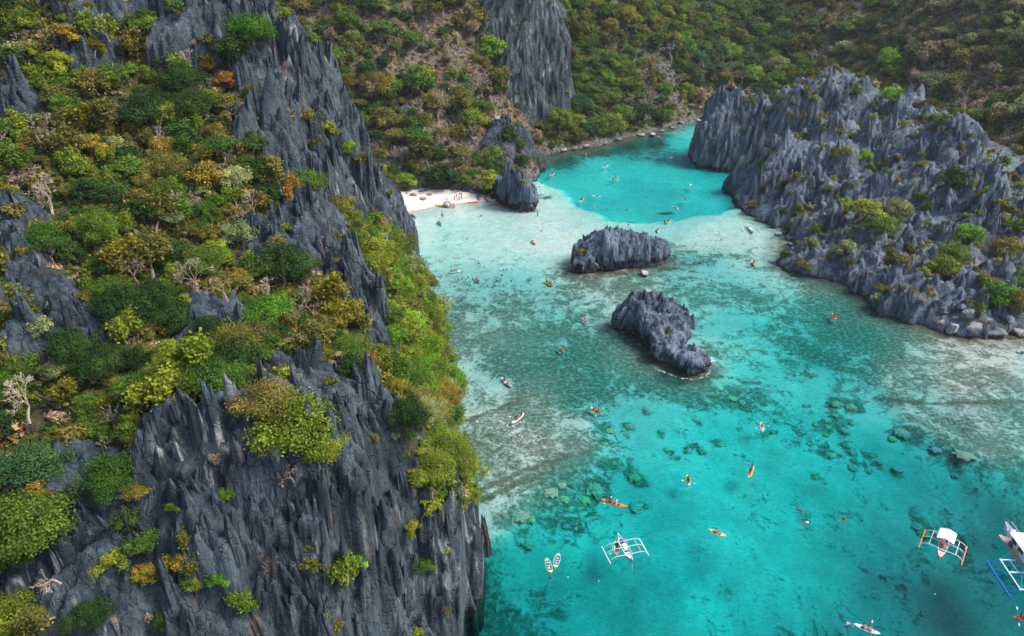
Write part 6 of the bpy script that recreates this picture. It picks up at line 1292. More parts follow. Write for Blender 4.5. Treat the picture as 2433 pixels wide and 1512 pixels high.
for (Zf, a, b, c_, dk, wh, crew, ex) in K:
    beach = not crew and Zf is Z2; zb_ = 0.0
    A_, B2 = P(Zf, *a), P(Zf, *b)
    if beach: zb_ = max(0, float(BX.sample(np.array([(A_.x + B2.x) / 2]), np.array([(A_.y + B2.y) / 2]))[0])) + .05
    nmk = c_ + ' kayak ' + wh; nmk = ' '.join(nmk.replace('kayak pale green,', 'kayak').replace('kayak pale,', 'kayak').replace('kayak white,', 'kayak').replace('kayak white ', 'kayak ').split()[:16])
    e, c, yaw, L = kayak(A_, B2, c_, nmk, dk, ex.get('seats', 2), ex.get('W_', .84), z=zb_)
    for i, (f, top) in enumerate(crew):
        loc = Vector((c.x + math.cos(yaw) * f * L, c.y + math.sin(yaw) * f * L, .10)); pos = '' if len(crew) == 1 else (['front', 'rear'] if len(crew) == 2 else ['front', 'second', 'third', 'rear'][:len(crew)])[i] + ' '
        lb = ' '.join(('%srider %s on the %s kayak %s' % (pos, POSE_W[top], c_, wh)).split()[:16])
        person('sit', loc, yaw, top, lb, hat=ex.get('hat', False) and i == len(crew) - 1, s=1.05)
        if i == 0 and Zf not in (ZY,):
            pc = ex.get('padc', 'white'); pd = link('paddle', PADM[pc]); pd.location = loc + Vector((math.cos(yaw) * .4, math.sin(yaw) * .4, .34)); pd.rotation_euler = (pr_.uniform(-.4, .4), 0, yaw + pr_.uniform(-.3, .3)); tag(pd, ' '.join(('%s double bladed paddle held on the %s kayak %s' % (pc, c_, wh)).split()[:16]), 'paddle')
for a, b, lb in (((540, 1092), (410, 628), 'clear kayak with a yellow dry bag, left of the moored pair'), ((720, 902), (850, 438), 'clear kayak with grey seats, right of the moored pair')):
    e, c, yaw, L = kayak(P(Z9, *a), P(Z9, *b), 'white', lb, clear=True, W_=.95)
    rp = MB(); bow = Vector((math.cos(yaw), math.sin(yaw), 0)); q0 = c + bow * L * .5; rp.tube([tuple(q0 + Vector((0, 0, .22))), tuple(q0 + bow * .5 + Vector((0, 0, .04))), tuple(q0 + bow * 1.1 + Vector((.1, 0, -.3)))], .022, 5)
    tag(rp.build('mooring_rope', paint('rope_tan', (.5, .38, .2))), 'tan mooring rope at the bow of the ' + ('left' if 'left' in lb else 'right') + ' clear kayak', 'rope')
    if 'left' in lb:
        q1 = c - bow * L * .12 + Vector((.18, .05, .12)); k = MB(); k.tube([tuple(q1), tuple(q1 + Vector((0, 0, .3))), tuple(q1 + Vector((0, .0, .42)))], [.16, .17, .05], 8); tag(k.build('dry_bag', colmat('yellow'), None, True), 'yellow dry bag standing in the left clear kayak', 'bag')
# people on their own
for (Zf, x, y, pose, top, yaw, lb) in [
    (Z2, 625, 966, 'stand', Bl, 0, 'person in blue standing in the shallows off the beach'), (Z2, 622, 995, 'stand', Bc, 1, 'left bare chested wader beside the person in blue'), (Z2, 637, 1000, 'stand', Bc, 2, 'right bare chested wader beside the person in blue'),
    (Z2, 742, 850, 'stand', Bk, .5, 'person in dark shirt, leftmost of the beach group'), (Z2, 760, 840, 'stand', Bl, 2, 'person in blue shirt, second of the beach group'), (Z2, 775, 852, 'stand', Wh, 3, 'person in white shirt, middle of the beach group'), (Z2, 789, 848, 'stand', Wh, 4, 'person in white shirt, fourth of the beach group'), (Z2, 810, 832, 'stand', Rd, 4, 'person in red shirt at the right of the beach group'), (Z2, 808, 848, 'stand', Bc, 1, 'bare chested person at the right front of the beach group'),
    (Z2, 208, 936, 'stand', Bk, 0, 'person walking at the left end of the beach'), (Z2, 238, 968, 'stand', Rd, 0, 'person wading at the left end of the beach'), (Z2, 1600, 832, 'stand', 'dark wetsuit', 2, 'person in dark wetsuit standing right of the rock stack'), (Z2, 1648, 815, 'swim', Bc, 2.5, 'swimmer beside the standing wetsuit person'),
    (Z2, 1527, 985, 'stand', 'dark wetsuit', .5, 'wader in dark wetsuit below the rock stack'), (Z2, 990, 984, 'swim', 'dark wetsuit', 1, 'snorkeller off the middle of the beach'), (Z2, 2060, 886, 'swim', V, .3, 'swimmer in orange on the pale edge of the lagoon'), (Z2, 1180, 868, 'stand', Rd, 1, 'person standing in the gap beside the rock stack'),
    (Z3, 715, 1073, 'swim', 'dark wetsuit', .2, 'dark snorkeller in the lower lagoon'), (Z3, 1262, 1098, 'swim', Bc, 1.4, 'pale swimmer below the white decked teal kayak'), (Z3, 742, 1230, 'swim', V, 1.6, 'swimmer in an orange vest above the broad islet'), (Z3, 1132, 1206, 'stand', Bk, .5, 'person in black wading beside the yellow kayak above the islet'), (Z3, 1478, 486, 'stand', V, .5, 'person in orange at the foot of the headland wall'), (Z3, 2165, 788, 'swim', Bc, .5, 'swimmer beside the green sprig at the headland corner'),
    (Z5, 640, 845, 'swim', 'dark wetsuit', 2.6, 'dark snorkeller with fins, farthest of the three in the open sea'), (Z5, 668, 909, 'swim', Wh, 0, 'snorkeller in a pale shirt, left of the three in the open sea'), (Z5, 868, 890, 'swim', 'dark wetsuit', .1, 'stretched out snorkeller, right of the three in the open sea'), (Z5, 415, 385, 'swim', Bc, 2.2, 'swimmer holding on to the small white kayak'), (Z5, 905, 1450, 'swim', Bc, 2.8, 'swimmer trailing behind the white kayak low in the frame')]:
    p = P(Zf, x, y); zf_ = .07
    if pose == 'stand':
        g = float(BX.sample(np.array([p.x]), np.array([p.y]))[0]); g2 = float(SBF.sample(np.array([p.x]), np.array([p.y]))[0]); zf_ = g if g > -.2 else max(g, g2, -.9)
    person(pose, (p.x, p.y, zf_), yaw, top, lb)
_q = raymarch([Z2(676, 822)[0]], [Z2(676, 822)[1]], [BX])[0]

# ------------------------------------------------------------------ outrigger boats
WOOD = paint('bleached_pole', (.62, .55, .5), .7, .2)
def hull_rings(L, B, D, n=19, rise=.5, sharp=2.2, z0=0.):
    R_ = []
    for i in range(n):
        t = -1 + 2 * i / (n - 1); w = B / 2 * max(.02, 1 - abs(t) ** sharp); zt = D + rise * abs(t) ** 3 + z0; zb = -.3 + (.25 + rise * .6) * abs(t) ** 4 + z0; x = t * L / 2; k = .82
        R_.append([(x, -w * .35, zb), (x, -w * .8, zb + (zt - zb) * .45), (x, -w, zt), (x, -w * k, zt), (x, -w * k * .8, zb + (zt - zb) * .5), (x, 0, zb + (zt - zb) * .32), (x, w * k * .8, zb + (zt - zb) * .5), (x, w * k, zt), (x, w, zt), (x, w * .8, zb + (zt - zb) * .45), (x, w * .35, zb)])
    return R_
def banca(bow, stern, B, label, hullc, arm_f, off_l, off_r, floats, fl, armc, deckc='white', D=.55, cat='outrigger boat', extra=None, arm_r=.06, arm_h=.85):
    a = Vector(bow); b = Vector(stern); L = (a - b).length; c = (a + b) / 2; yaw = math.atan2(a.y - b.y, a.x - b.x)
    e = bpy.data.objects.new('outrigger_boat', None); col.objects.link(e); e.location = (c.x, c.y, 0); e.rotation_euler = (0, 0, yaw); tag(e, label, cat); e.empty_display_size = .3
    mb = MB(); mb.loft(hull_rings(L, B, D)); mb.build('hull', colmat(hullc), e, True)
    for s in (-1, 1):
        k = MB(); pts = []
        for i in range(15):
            t = -1 + 2 * i / 14; pts.append((t * L / 2, s * (B / 2 * max(.02, 1 - abs(t) ** 2.2)), D + .5 * abs(t) ** 3 + .02))
        k.tube(pts, .045, 5); k.build('gunwale', colmat('white'), e)
    for f, w_, cc in ((.34, .5, deckc), (-.34, .5, deckc), (0.02, .75, 'light blue' if hullc == 'light blue' else deckc)):
        k = MB(); k.box((f * L, 0, D + .03), (L * .12, B * w_, .04)); k.build('deck_board', colmat(cc), e)
    for f in (-.14, .16, .24):
        k = MB(); k.box((f * L, 0, D - .05), (.25, B * .85, .04)); k.build('thwart', colmat('white'), e)
    for s, off in ((1, off_l), (-1, off_r)):
        if not off: continue
        k = MB(); fx = [fl[0] * L, fl[1] * L]; k.tube([(fx[0] - .15, s * off, .12), (fx[0], s * off, .06), (fx[1], s * off, .06), (fx[1] + .35, s * off, .16)], [.04, .09, .09, .04], 8); k.build('float', colmat(floats), e)
        k = MB(); k.tube([(arm_f[0] * L, s * off * .62, arm_h + .02), (arm_f[-1] * L, s * off * .62, arm_h + .02)], arm_r * .8, 6); k.build('rail', colmat(armc) if armc else WOOD, e)
    for f in arm_f:
        for s, off in ((1, off_l), (-1, off_r)):
            if not off: continue
            k = MB(); k.tube([(f * L, 0, arm_h - .05), (f * L, s * off * .4, arm_h), (f * L, s * off * .7, arm_h - .04), (f * L, s * off * .9, arm_h * .62), (f * L, s * off, .1)], [arm_r, arm_r, arm_r * .9, arm_r * .8, arm_r * .7], 6); k.build('outrigger_arm', colmat(armc) if armc else WOOD, e)
    return e, c, yaw, L
def loc_pt(e, x, y, z): return e.matrix_world
e1, c1, yaw1, L1 = banca(P(Z7, 820, 1335, .2), P(Z7, 607, 945, .2), 1.05, 'small light blue outrigger boat with thin pale poles near the frame bottom', 'light blue', [.26, .0, -.22], 3.3, 3.3, 'white', (-.28, .3), None)
k = MB(); k.box((-.05 * L1, .05, .72), (1.0, .6, .22)); k.build('cargo_box', colmat('white'), e1); k = MB(); k.box((-.26 * L1, 0, .68), (.7, .5, .2)); k.build('cooler', paint('dark_blue', (.03, .06, .12)), e1)
for s in (-1, 1): k = MB(); k.tube([(-.32 * L1, s * .62, .75), (.3 * L1, s * .62, .75)], .05, 6); k.build('side_pole', WOOD, e1)
k = MB(); k.tube([tuple(P(Z7, 820, 1340, .3)), tuple(P(Z7, 812, 1500, -.5))], .02, 4); tag(k.build('mooring_rope', colmat('pale blue')), 'thin rope running down from the light blue outrigger boat', 'rope')
e2, c2, yaw2, L2 = banca(P(Z6, 417, 590, .2), P(Z6, 527, 270, .2), 1.25, 'orange and white outrigger boat with a white canopy', 'orange', [.2, -.06, -.3], 3.1, 3.1, 'orange', (-.36, .3), 'white', deckc='peach')
k = MB()
k.loft([[(-.30 * L2, -1.25, 2.0), (-.30 * L2, 0, 2.45), (-.30 * L2, 1.25, 2.0)], [(.08 * L2, -1.25, 2.0), (.08 * L2, 0, 2.45), (.08 * L2, 1.25, 2.0)]], caps=False, closed=False)
k.loft([[(.08 * L2, -1.25, 1.96), (.08 * L2, 0, 2.41), (.08 * L2, 1.25, 1.96)], [(-.30 * L2, -1.25, 1.96), (-.30 * L2, 0, 2.41), (-.30 * L2, 1.25, 1.96)]], caps=False, closed=False)
k.build('canopy', paint('canopy_white', (.8, .78, .76), .8), e2)
for sx in (-.28, .06):
    for sy in (-1.1, 1.1): k = MB(); k.tube([(sx * L2, sy * .6, .6), (sx * L2, sy, 2.0)], .035, 6); k.build('canopy_post', colmat('white'), e2)
for (x_, y_, c_) in ((-.1, .3, 'blue'), (.02, -.25, 'red orange'), (-.18, -.2, 'white'), (.12, .1, 'teal')): k = MB(); k.box((x_ * L2, y_, .75), (.5, .35, .28), .3); k.build('bag', colmat(c_), e2)
k = MB(); k.tube([(.1 * L2, 0, .6), (.1 * L2, 0, 2.6)], .03, 6); k.build('mast', colmat('grey'), e2)
e4, c4, yaw4, L4 = banca(P(ZB, 70, 558, .1), P(ZB, 25, 497, .1), .9, 'small white outrigger boat moored beside the headland point', 'white', [.2, -.2], 2.6, 2.6, 'pale blue', (-.3, .3), 'pale blue', arm_r=.05)
# big boat cut by the frame
fb0, fb1 = P(Z6, 985, 615, .1), P(Z6, 1250, 1025, .1); d = (fb1 - fb0).normalized(); nrm = Vector((-d.y, d.x, 0)); 
if nrm.x < 0: nrm = -nrm
yaw3 = math.atan2(-d.y, -d.x); 
base3 = (fb0 + fb1) / 2 + nrm * 6.35; e3 = bpy.data.objects.new('outrigger_boat', None); col.objects.link(e3); e3.location = (base3.x, base3.y, 0); e3.rotation_euler = (0, 0, yaw3); tag(e3, 'big white outrigger boat with blue float, cut by the frame edge', 'outrigger boat')
Lf = (fb1 - fb0).length; sgn = 1 if (Matrix.Rotation(yaw3, 3, 'Z') @ Vector((0, 1, 0))).dot(-nrm) > 0 else -1
L3 = 15.0; sh = 3.2
mb = MB(); mb.loft([[(x + sh, y, z) for (x, y, z) in r] for r in hull_rings(L3, 2.6, 1.3, rise=.9)]); mb.build('hull', colmat('white'), e3, True)
k = MB(); k.box((sh - 1.0, 0, 1.42), (11.5, 4.6, .10)); k.build('side_deck', paint('plank_brown', (.36, .30, .26), .8), e3)
for i in range(16): k = MB(); k.box((sh - 7.0 + i * .78, sgn * 2.0, 1.49), (.70, .62, .03)); k.build('plank', paint('plank_brown', (.36, .30, .26), .8), e3)
k = MB(); k.box((sh - 1.4, 0, 2.35), (9.6, 3.0, 1.75)); k.build('cabin', colmat('white'), e3)
k = MB(); k.box((sh - 1.4, 0, 3.28), (10.4, 3.5, .10)); k.build('cabin_roof', paint('roof_pale', (.66, .70, .72), .7), e3)
for i in range(5): k = MB(); k.box((sh - 5.2 + i * 1.9, sgn * 1.51, 2.6), (1.2, .04, .7)); k.build('window', paint('window_dark', (.03, .05, .06), .15), e3)
k = MB(); k.box((sh + 5.0, 0, 1.9), (1.6, 1.0, .5)); k.build('bow_locker', colmat('blue'), e3); k = MB(); k.box((sh + 5.0, 0, 2.17), (1.2, .7, .06)); k.build('hatch', colmat('white'), e3)
for s in (-1, 1): k = MB(); k.tube([(sh + 3.4, s * 1.0, 1.9), (sh + 7.2, s * .5, 2.5)], .07, 6); k.build('bow_rail', WOOD, e3)
def torus(mb, c, R1, r1, n=12, m=6, rot=None):
    rot = rot or Matrix.Identity(3); rings = []
    for i in range(n + 1):
        a = 2 * math.pi * i / n; rings.append([Vector(c) + rot @ Vector(((R1 + r1 * math.cos(2 * math.pi * j / m)) * math.cos(a), r1 * math.sin(2 * math.pi * j / m), (R1 + r1 * math.cos(2 * math.pi * j / m)) * math.sin(a))) for j in range(m)])
    mb.loft(rings, caps=False)
k = MB(); torus(k, (sh + .9, sgn * 1.7, 1.85), .32, .09); k.build('life_ring', colmat('yellow'), e3, True)
k = MB(); torus(k, (sh + 2.6, sgn * 1.75, 1.9), .36, .12); k.build('tyre_fender', paint('rubber', (.04, .04, .05), .8), e3, True)
k = MB(); k.box((sh - .5, sgn * .3, 3.42), (1.3, .9, .14), .4); k.build('rope_coil', colmat('teal'), e3); k = MB(); k.box((sh - 1.9, -sgn * .2, 3.42), (.7, .5, .2)); k.build('anchor_box', paint('rust', (.3, .12, .08)), e3)
k = MB(); k.tube([(-Lf / 2 - .2, sgn * 6.0, .2), (-Lf / 2, sgn * 6.0, .15), (Lf / 2, sgn * 6.0, .15), (Lf / 2 + .5, sgn * 6.0, .3)], [.09, .16, .16, .09], 8); k.build('float', colmat('blue'), e3)
for f in (-.44, .06, .44):
    k = MB(); k.tube([(f * Lf, 0, 1.25), (f * Lf, sgn * 3, 1.28), (f * Lf, sgn * 4.7, 1.2)], .12, 7); k.build('outrigger_arm', colmat('white'), e3)
    k = MB(); k.tube([(f * Lf, sgn * 4.6, 1.2), (f * Lf, sgn * 5.6, .75), (f * Lf, sgn * 6.0, .2)], .07, 6); k.build('arm_tip', colmat('blue'), e3)
k = MB(); k.tube([(-.44 * Lf, sgn * 4.6, 1.3), (.46 * Lf, sgn * 4.6, 1.3)], .11, 7); k.build('rail', colmat('white'), e3)
k = MB(); k.tube([(.06 * Lf, sgn * 3.2, 1.36), (.44 * Lf, sgn * 3.2, 1.36)], .07, 6); k.build('rail', WOOD, e3)
for f0, f1 in ((.44, .7), (.06, .3), (-.44, -.1), (-.44, -.44 + .7)): k = MB(); k.tube([(f0 * Lf, sgn * 4.5, 1.35), (f1 * Lf, sgn * 1.9, 2.0)], .025, 4); k.build('stay_rope', colmat('teal'), e3)

# ------------------------------------------------------------------ boulders
def boulder_mesh(seed, mat):
    bm = bmesh.new(); bmesh.ops.create_icosphere(bm, subdivisions=3, radius=1); rg = np.random.default_rng(seed); cuts = [(rg.normal(size=3), rg.uniform(.5, .85)) for _ in range(14)]
    for v in bm.verts:
        p = np.array(v.co); 
        for n_, d_ in cuts:
            n_ = n_ / np.linalg.norm(n_); q = p @ n_
            if q > d_: p = p - n_ * (q - d_) * .96
        p *= 1 + .14 * float(fbm(np.array([p[0] * 1.6 + seed]), np.array([p[1] * 1.6 + p[2] * 1.3]), 3)[0]); v.co = p
    me = bpy.data.meshes.new('boulder'); bm.to_mesh(me); bm.free(); me.materials.append(mat); me.polygons.foreach_set('use_smooth', [False] * len(me.polygons)); return me
M_PALE = m_rock('pale_boulder', (.24, .25, .26), (.50, .49, .48), .4); M_DARKB = m_rock('dark_boulder', (.13, .15, .17), (.26, .28, .30), .2)
BO = [boulder_mesh(k, M_PALE) for k in range(5)] + [boulder_mesh(10 + k, M_DARKB) for k in range(5)]
BD = [(Z2, 675, 880, 52, 1.0, 0, 'big round pale boulder standing on the beach edge'), (Z2, 205, 795, 24, .6, 5, 'low dark stone left on the back of the beach'), (Z2, 240, 800, 22, .6, 1, 'pale flat stone beside the low dark stone'), (Z2, 352, 785, 42, .75, 2, 'broad pale boulder at the back of the beach'), (Z2, 430, 745, 36, .8, 6, 'tall dark boulder at the back of the beach'), (Z2, 475, 733, 36, .5, 7, 'dark boulder behind the tall one on the beach'),
      (Z2, 500, 776, 34, .35, 8, 'flat grey slab beside the tall dark boulder'), (Z2, 450, 815, 38, .3, 9, 'low grey slab lying alone on the sand'), (Z2, 556, 758, 12, .7, 5, 'small dark stone alone on the sand'), (Z2, 790, 780, 30, .4, 3, 'pale flat rock behind the beach group'), (Z2, 830, 745, 32, .7, 7, 'dark boulder at the back right of the beach'), (Z2, 900, 752, 44, .5, 8, 'wide dark rock at the inner end of the beach'), (Z2, 975, 785, 40, .4, 4, 'pale slab at the inner end of the beach'), (Z2, 1030, 800, 30, .5, 1, 'pale stone beside the grey kayak'), (Z2, 290, 770, 26, .5, 6, 'dark stone between the two beach boulders'), (Z2, 640, 735, 26, .5, 3, 'pale stones at the foot of the scree'), (Z2, 720, 745, 22, .5, 9, 'dark stones at the foot of the scree'), (Z2, 925, 250, 40, .7, 0, 'pale broken boulder high on the slope above the beach'), (Z2, 1150, 60, 46, .6, 1, 'white topped rock on the tip of the lagoon ridge'), (Z2, 880, 300, 26, .6, 7, 'dark boulder under the pale broken one'),
      (ZB, 1515, 1140, 44, 1.0, 0, 'pale pitted boulder left of the headland boulder row'), (ZB, 1570, 1275, 60, .85, 1, 'angular pale boulder at the water, first of the row'), (ZB, 1730, 1270, 90, .7, 2, 'largest pale white boulder of the headland row'), (ZB, 1905, 1290, 84, .4, 8, 'long low grey slab in the headland row'), (ZB, 2085, 1300, 62, .6, 4, 'squat banded boulder on the sand at the frame edge'), (ZB, 1690, 1175, 56, .9, 5, 'dark upright rock behind the largest white boulder'), (ZB, 1990, 1195, 56, .7, 6, 'dark rock behind the long low slab'), (ZB, 2060, 1130, 50, .9, 7, 'dark rock under the scrub at the frame edge'), (ZB, 1485, 1228, 32, .7, 3, 'small brownish boulder in the surf'), (ZB, 1590, 1190, 32, .7, 9, 'dark wedge between the first boulders'), (ZB, 1840, 1215, 46, .6, 5, 'grey block behind the boulder row'), (ZB, 1780, 1150, 44, .9, 8, 'tall grey block under the bright rounded tree'), (ZB, 1640, 1110, 40, .8, 6, 'grey block left of the bright rounded tree'), (ZB, 1900, 1150, 40, .6, 1, 'pale block under the bright rounded tree'),
      (Z1, 845, 487, 52, .35, 1, 'flat pale rock lying before the broad islet'), (Z1, 243, 470, 20, .6, 2, 'small pale rock at the left foot of the broad islet'), (Z1, 855, 645, 42, .7, 3, 'pale rock behind the tapering islet'), (ZB, 265, 562, 30, .8, 0, 'grey block in the shallows by the headland corner'), (ZB, 345, 590, 36, .8, 4, 'brownish block at the headland corner shore'), (ZB, 350, 640, 28, .7, 9, 'dark block below the headland corner'),
      (Z3, 45, 402, 52, .4, 0, 'long pale ledge at the left of the lagoon rim'), (Z3, 150, 380, 50, .35, 1, 'pale ledge along the lagoon rim, second from left'), (Z3, 280, 362, 40, .35, 3, 'low pale ledge in the middle of the lagoon rim'), (Z3, 480, 330, 40, .4, 8, 'dark ledge under the round trees of the lagoon rim'), (Z3, 640, 300, 40, .4, 7, 'dark ledge under the mustard tree of the rim'), (Z3, 880, 245, 48, .45, 4, 'pale rock shelf on the lagoon rim'), (Z3, 1008, 247, 44, .6, 2, 'bright white block at the lagoon rim'), (Z3, 1105, 212, 30, .8, 0, 'pale rounded block on the lagoon rim'), (Z3, 1230, 178, 36, .6, 9, 'grey broken block on the lagoon rim'), (Z3, 1320, 122, 44, .45, 1, 'pale ledge near the head of the lagoon'), (Z3, 1510, 95, 34, .6, 3, 'pale blocks at the head of the lagoon'), (Z3, 1460, 75, 22, .6, 4, 'small pale block at the head of the lagoon'), (Z3, 1180, 150, 34, .7, 6, 'dark block above the lagoon rim')]
rb = np.random.default_rng(5)
for (Zf, x, y, rp, hf, k, lb) in BD:
    u, v = Zf(x, y); kk = {Z2: 3.78, ZB: 3.024, Z1: 3.218, Z3: 4.345}[Zf] * 1.0522
    q = raymarch([u], [v + rp / kk * .25], [F for F in LAND if F is not HD] + ([HD] if Zf is ZB else []), step=.5)[0]; 
    if np.isnan(q[0]) or q[2] < 0: w3 = Pz(u, v + rp / kk * .2, 0); q = np.array([w3[0], w3[1], 0., 0])
    s = rp / kk / scale_at(q[0], q[1], q[2]); o = link('boulder', BO[k]); o.location = (q[0], q[1], q[2] + s * hf * .35); o.rotation_euler = (0, 0, rb.uniform(0, 6.28)); o.scale = (s * 1.05, s * rb.uniform(.75, 1.0), s * max(hf, .4)); tag(o, lb, 'boulder')
    if 'big round' in lb: top_ = (q[0] - .2, q[1], q[2] + s * hf * .35 + s * max(hf, .4) * .72)
person('sit', top_, -1.6, Rd, 'person in red sitting on top of the big round boulder')

# ------------------------------------------------------------------ coral heads
def coral_mesh(seed):
    bm = bmesh.new(); bmesh.ops.create_icosphere(bm, subdivisions=4, radius=1)
    P0 = np.array([v.co for v in bm.verts]); a = fbm(P0[:, 0] * 2.2 + seed, P0[:, 1] * 2.2 + P0[:, 2], 3); b = ridged(P0[:, 0] * 5 + seed, P0[:, 1] * 5 + P0[:, 2] * 2, 2)
    for v, p, q, r in zip(bm.verts, P0, a, b): s = 1 + .75 * q + .12 * r; v.co = (p[0] * s, p[1] * s, (max(p[2], -.2)) * (1 + .3 * q + .15 * r) * .55)
    me = bpy.data.meshes.new('coral_head'); bm.to_mesh(me); bm.free(); me.polygons.foreach_set('use_smooth', [True] * len(me.polygons)); return me
def m_coral(name, c):
    t = NT(name); pos = t.coords(); n = t.noise(pos, 3.5, 5, .75); cc = t.ramp(n, [(.3, tuple(x * .3 for x in c)), (.5, c), (.68, tuple(min(1, x * 1.7) for x in c))]); return t.out(t.bsdf(cc, .95, None, .1).outputs[0])
CM = [m_coral('coral_brown', (.55, .40, .28)), m_coral('coral_grey', (.6, .5, .4)), m_coral('coral_olive', (.5, .46, .24)), m_coral('coral_mauve', (.6, .36, .40))]
CO = [coral_mesh(k * 3.1) for k in range(4)]
for (Zf, x, y, rp, m) in CH:
    u, v = Zf(x, y); kk = {Z4: 2.907, Z5: 2.127}[Zf] * 1.0522; w3 = Pz(u, v, 0); z = float(SBF.sample(np.array([w3[0]]), np.array([w3[1]]))[0])
    for _ in range(3): w3 = Pz(u, v, z * .85); z = float(SBF.sample(np.array([w3[0]]), np.array([w3[1]]))[0])
    s = rp / kk / scale_at(*w3) * .85; o = link('coral_head', CO[int(rb.integers(0, 4))]); o.location = (w3[0], w3[1], z); o.rotation_euler = (0, 0, rb.uniform(0, 6.28)); o.scale = (s, s * rb.uniform(.75, 1.1), min(s * .6, max(.3, -z * .5))); o.material_slots.__len__()
    if not o.data.materials: o.data.materials.append(CM[0])
    o.material_slots[0].link = 'OBJECT'; o.material_slots[0].material = CM[m]
    CHL = globals().setdefault('CHL', []); CHL.append((o, u, v, rp / kk, ['brown', 'grey', 'olive', 'mauve'][m]))
RA = [(1545, 900, 'the tapering islet'), (1530, 1200, 'the long orange kayak'), (1495, 1310, 'the light blue outrigger boat'), (1635, 1145, 'the pale yellow kayak'), (1783, 1120, 'the bright yellow kayak'), (1810, 1015, 'the white kayak with a swimmer'), (1413, 978, 'the yellow kayak over the reef'), (1230, 995, 'the white kayak on the ripples'), (1310, 1340, 'the clear kayaks'), (1705, 1268, 'the pale kayak with a lying rider'), (2240, 1300, 'the canopy boat'), (1955, 1240, 'the three snorkellers'), (1130, 1250, 'the cliff corner'), (2250, 940, 'the pale right reef'), (2100, 800, 'the headland shore'), (1990, 960, 'the blotched blue sea below the headland'), (2420, 1300, 'the big boat')]
lab_ = {}
for (o, u, v, rr, cn) in CHL:
    a = min(RA, key=lambda q: (q[0] - u) ** 2 + (q[1] - v) ** 2); dx, dy = u - a[0], v - a[1]; dw = ('right of' if dx > 0 else 'left of') if abs(dx) > abs(dy) * 1.4 else ('below' if dy > 0 else 'above') if abs(dy) > abs(dx) * 1.4 else (('lower ' if dy > 0 else 'upper ') + ('right of' if dx > 0 else 'left of'))
    L = ('%s %s coral %s %s' % ('large' if rr > 13 else 'small' if rr < 9 else 'medium', cn, dw, a[2])); lab_.setdefault(L, []).append((u, v, o))
for L, os_ in lab_.items():
    if len(os_) > 1:
        hor = np.ptp([q[0] for q in os_]) > np.ptp([q[1] for q in os_]); os_.sort(key=lambda q: q[0 if hor else 1])
        for i, q in enumerate(os_): tag(q[2], L + ', ' + ['first', 'second', 'third', 'fourth', 'fifth'][min(i, 4)] + (' from left' if hor else ' from top'), 'coral', 'coral heads of the reef')
    else: tag(os_[0][2], L, 'coral', 'coral heads of the reef')
# dark stones breaking the pale flats
mbs = MB(); 
SPT = [(80, 270, 14), (455, 262, 20), (543, 303, 16), (70, 345, 14), (785, 795, 28), (895, 880, 20), (832, 990, 22), (1285, 930, 22), (1338, 915, 16), (1455, 915, 18), (1255, 1040, 40), (1235, 1130, 28), (1440, 1155, 30), (1815, 1140, 40), (1150, 1155, 30), (450, 1110, 30), (520, 1135, 30), (570, 1080, 22), (610, 1190, 30), (610, 1245, 36), (700, 1200, 32), (860, 1220, 26), (960, 1250, 28), (1110, 1220, 20), (1290, 1245, 30), (345, 1185, 20), (430, 1000, 24), (460, 965, 16), (2065, 768, 18), (2330, 1180, 40), (660, 1110, 24), (925, 1185, 22), (300, 1270, 30), (35, 1055, 20), (1350, 1215, 26), (475, 1180, 18), (555, 1225, 26)]
for i, (x, y, r_) in enumerate(SPT):
    p = P(Z8, x, y, -.1); s = r_ / 8.11 / 1.0522 / scale_at(*p) * .62; o = link('reef_rock', BO[5 + i % 5]); o.location = (p.x, p.y, -.12); o.scale = (s, s * .8, .28); o.rotation_euler = (0, 0, i * 1.3)
    u, v = Z8(x, y); L = 'small dark reef rock in the pale shallows'; tag(o, L, 'rock', 'small dark reef rocks in the pale shallows')
    o['label'] = '%s dark reef rock awash, %s from left in the pale shallows' % ('larger' if r_ > 28 else 'smaller' if r_ < 20 else 'medium', ['first', 'second', 'third', 'fourth', 'fifth', 'sixth', 'seventh', 'eighth', 'ninth', 'tenth', 'eleventh', 'twelfth', 'thirteenth', 'fourteenth', 'fifteenth', 'sixteenth', 'seventeenth', 'eighteenth', 'nineteenth', 'twentieth', 'twenty first', 'twenty second', 'twenty third', 'twenty fourth', 'twenty fifth', 'twenty sixth', 'twenty seventh', 'twenty eighth', 'twenty ninth', 'thirtieth', 'thirty first', 'thirty second', 'thirty third', 'thirty fourth', 'thirty fifth', 'thirty sixth', 'thirty seventh', 'thirty eighth'][sorted(range(len(SPT)), key=lambda q: SPT[q][0]).index(i)])

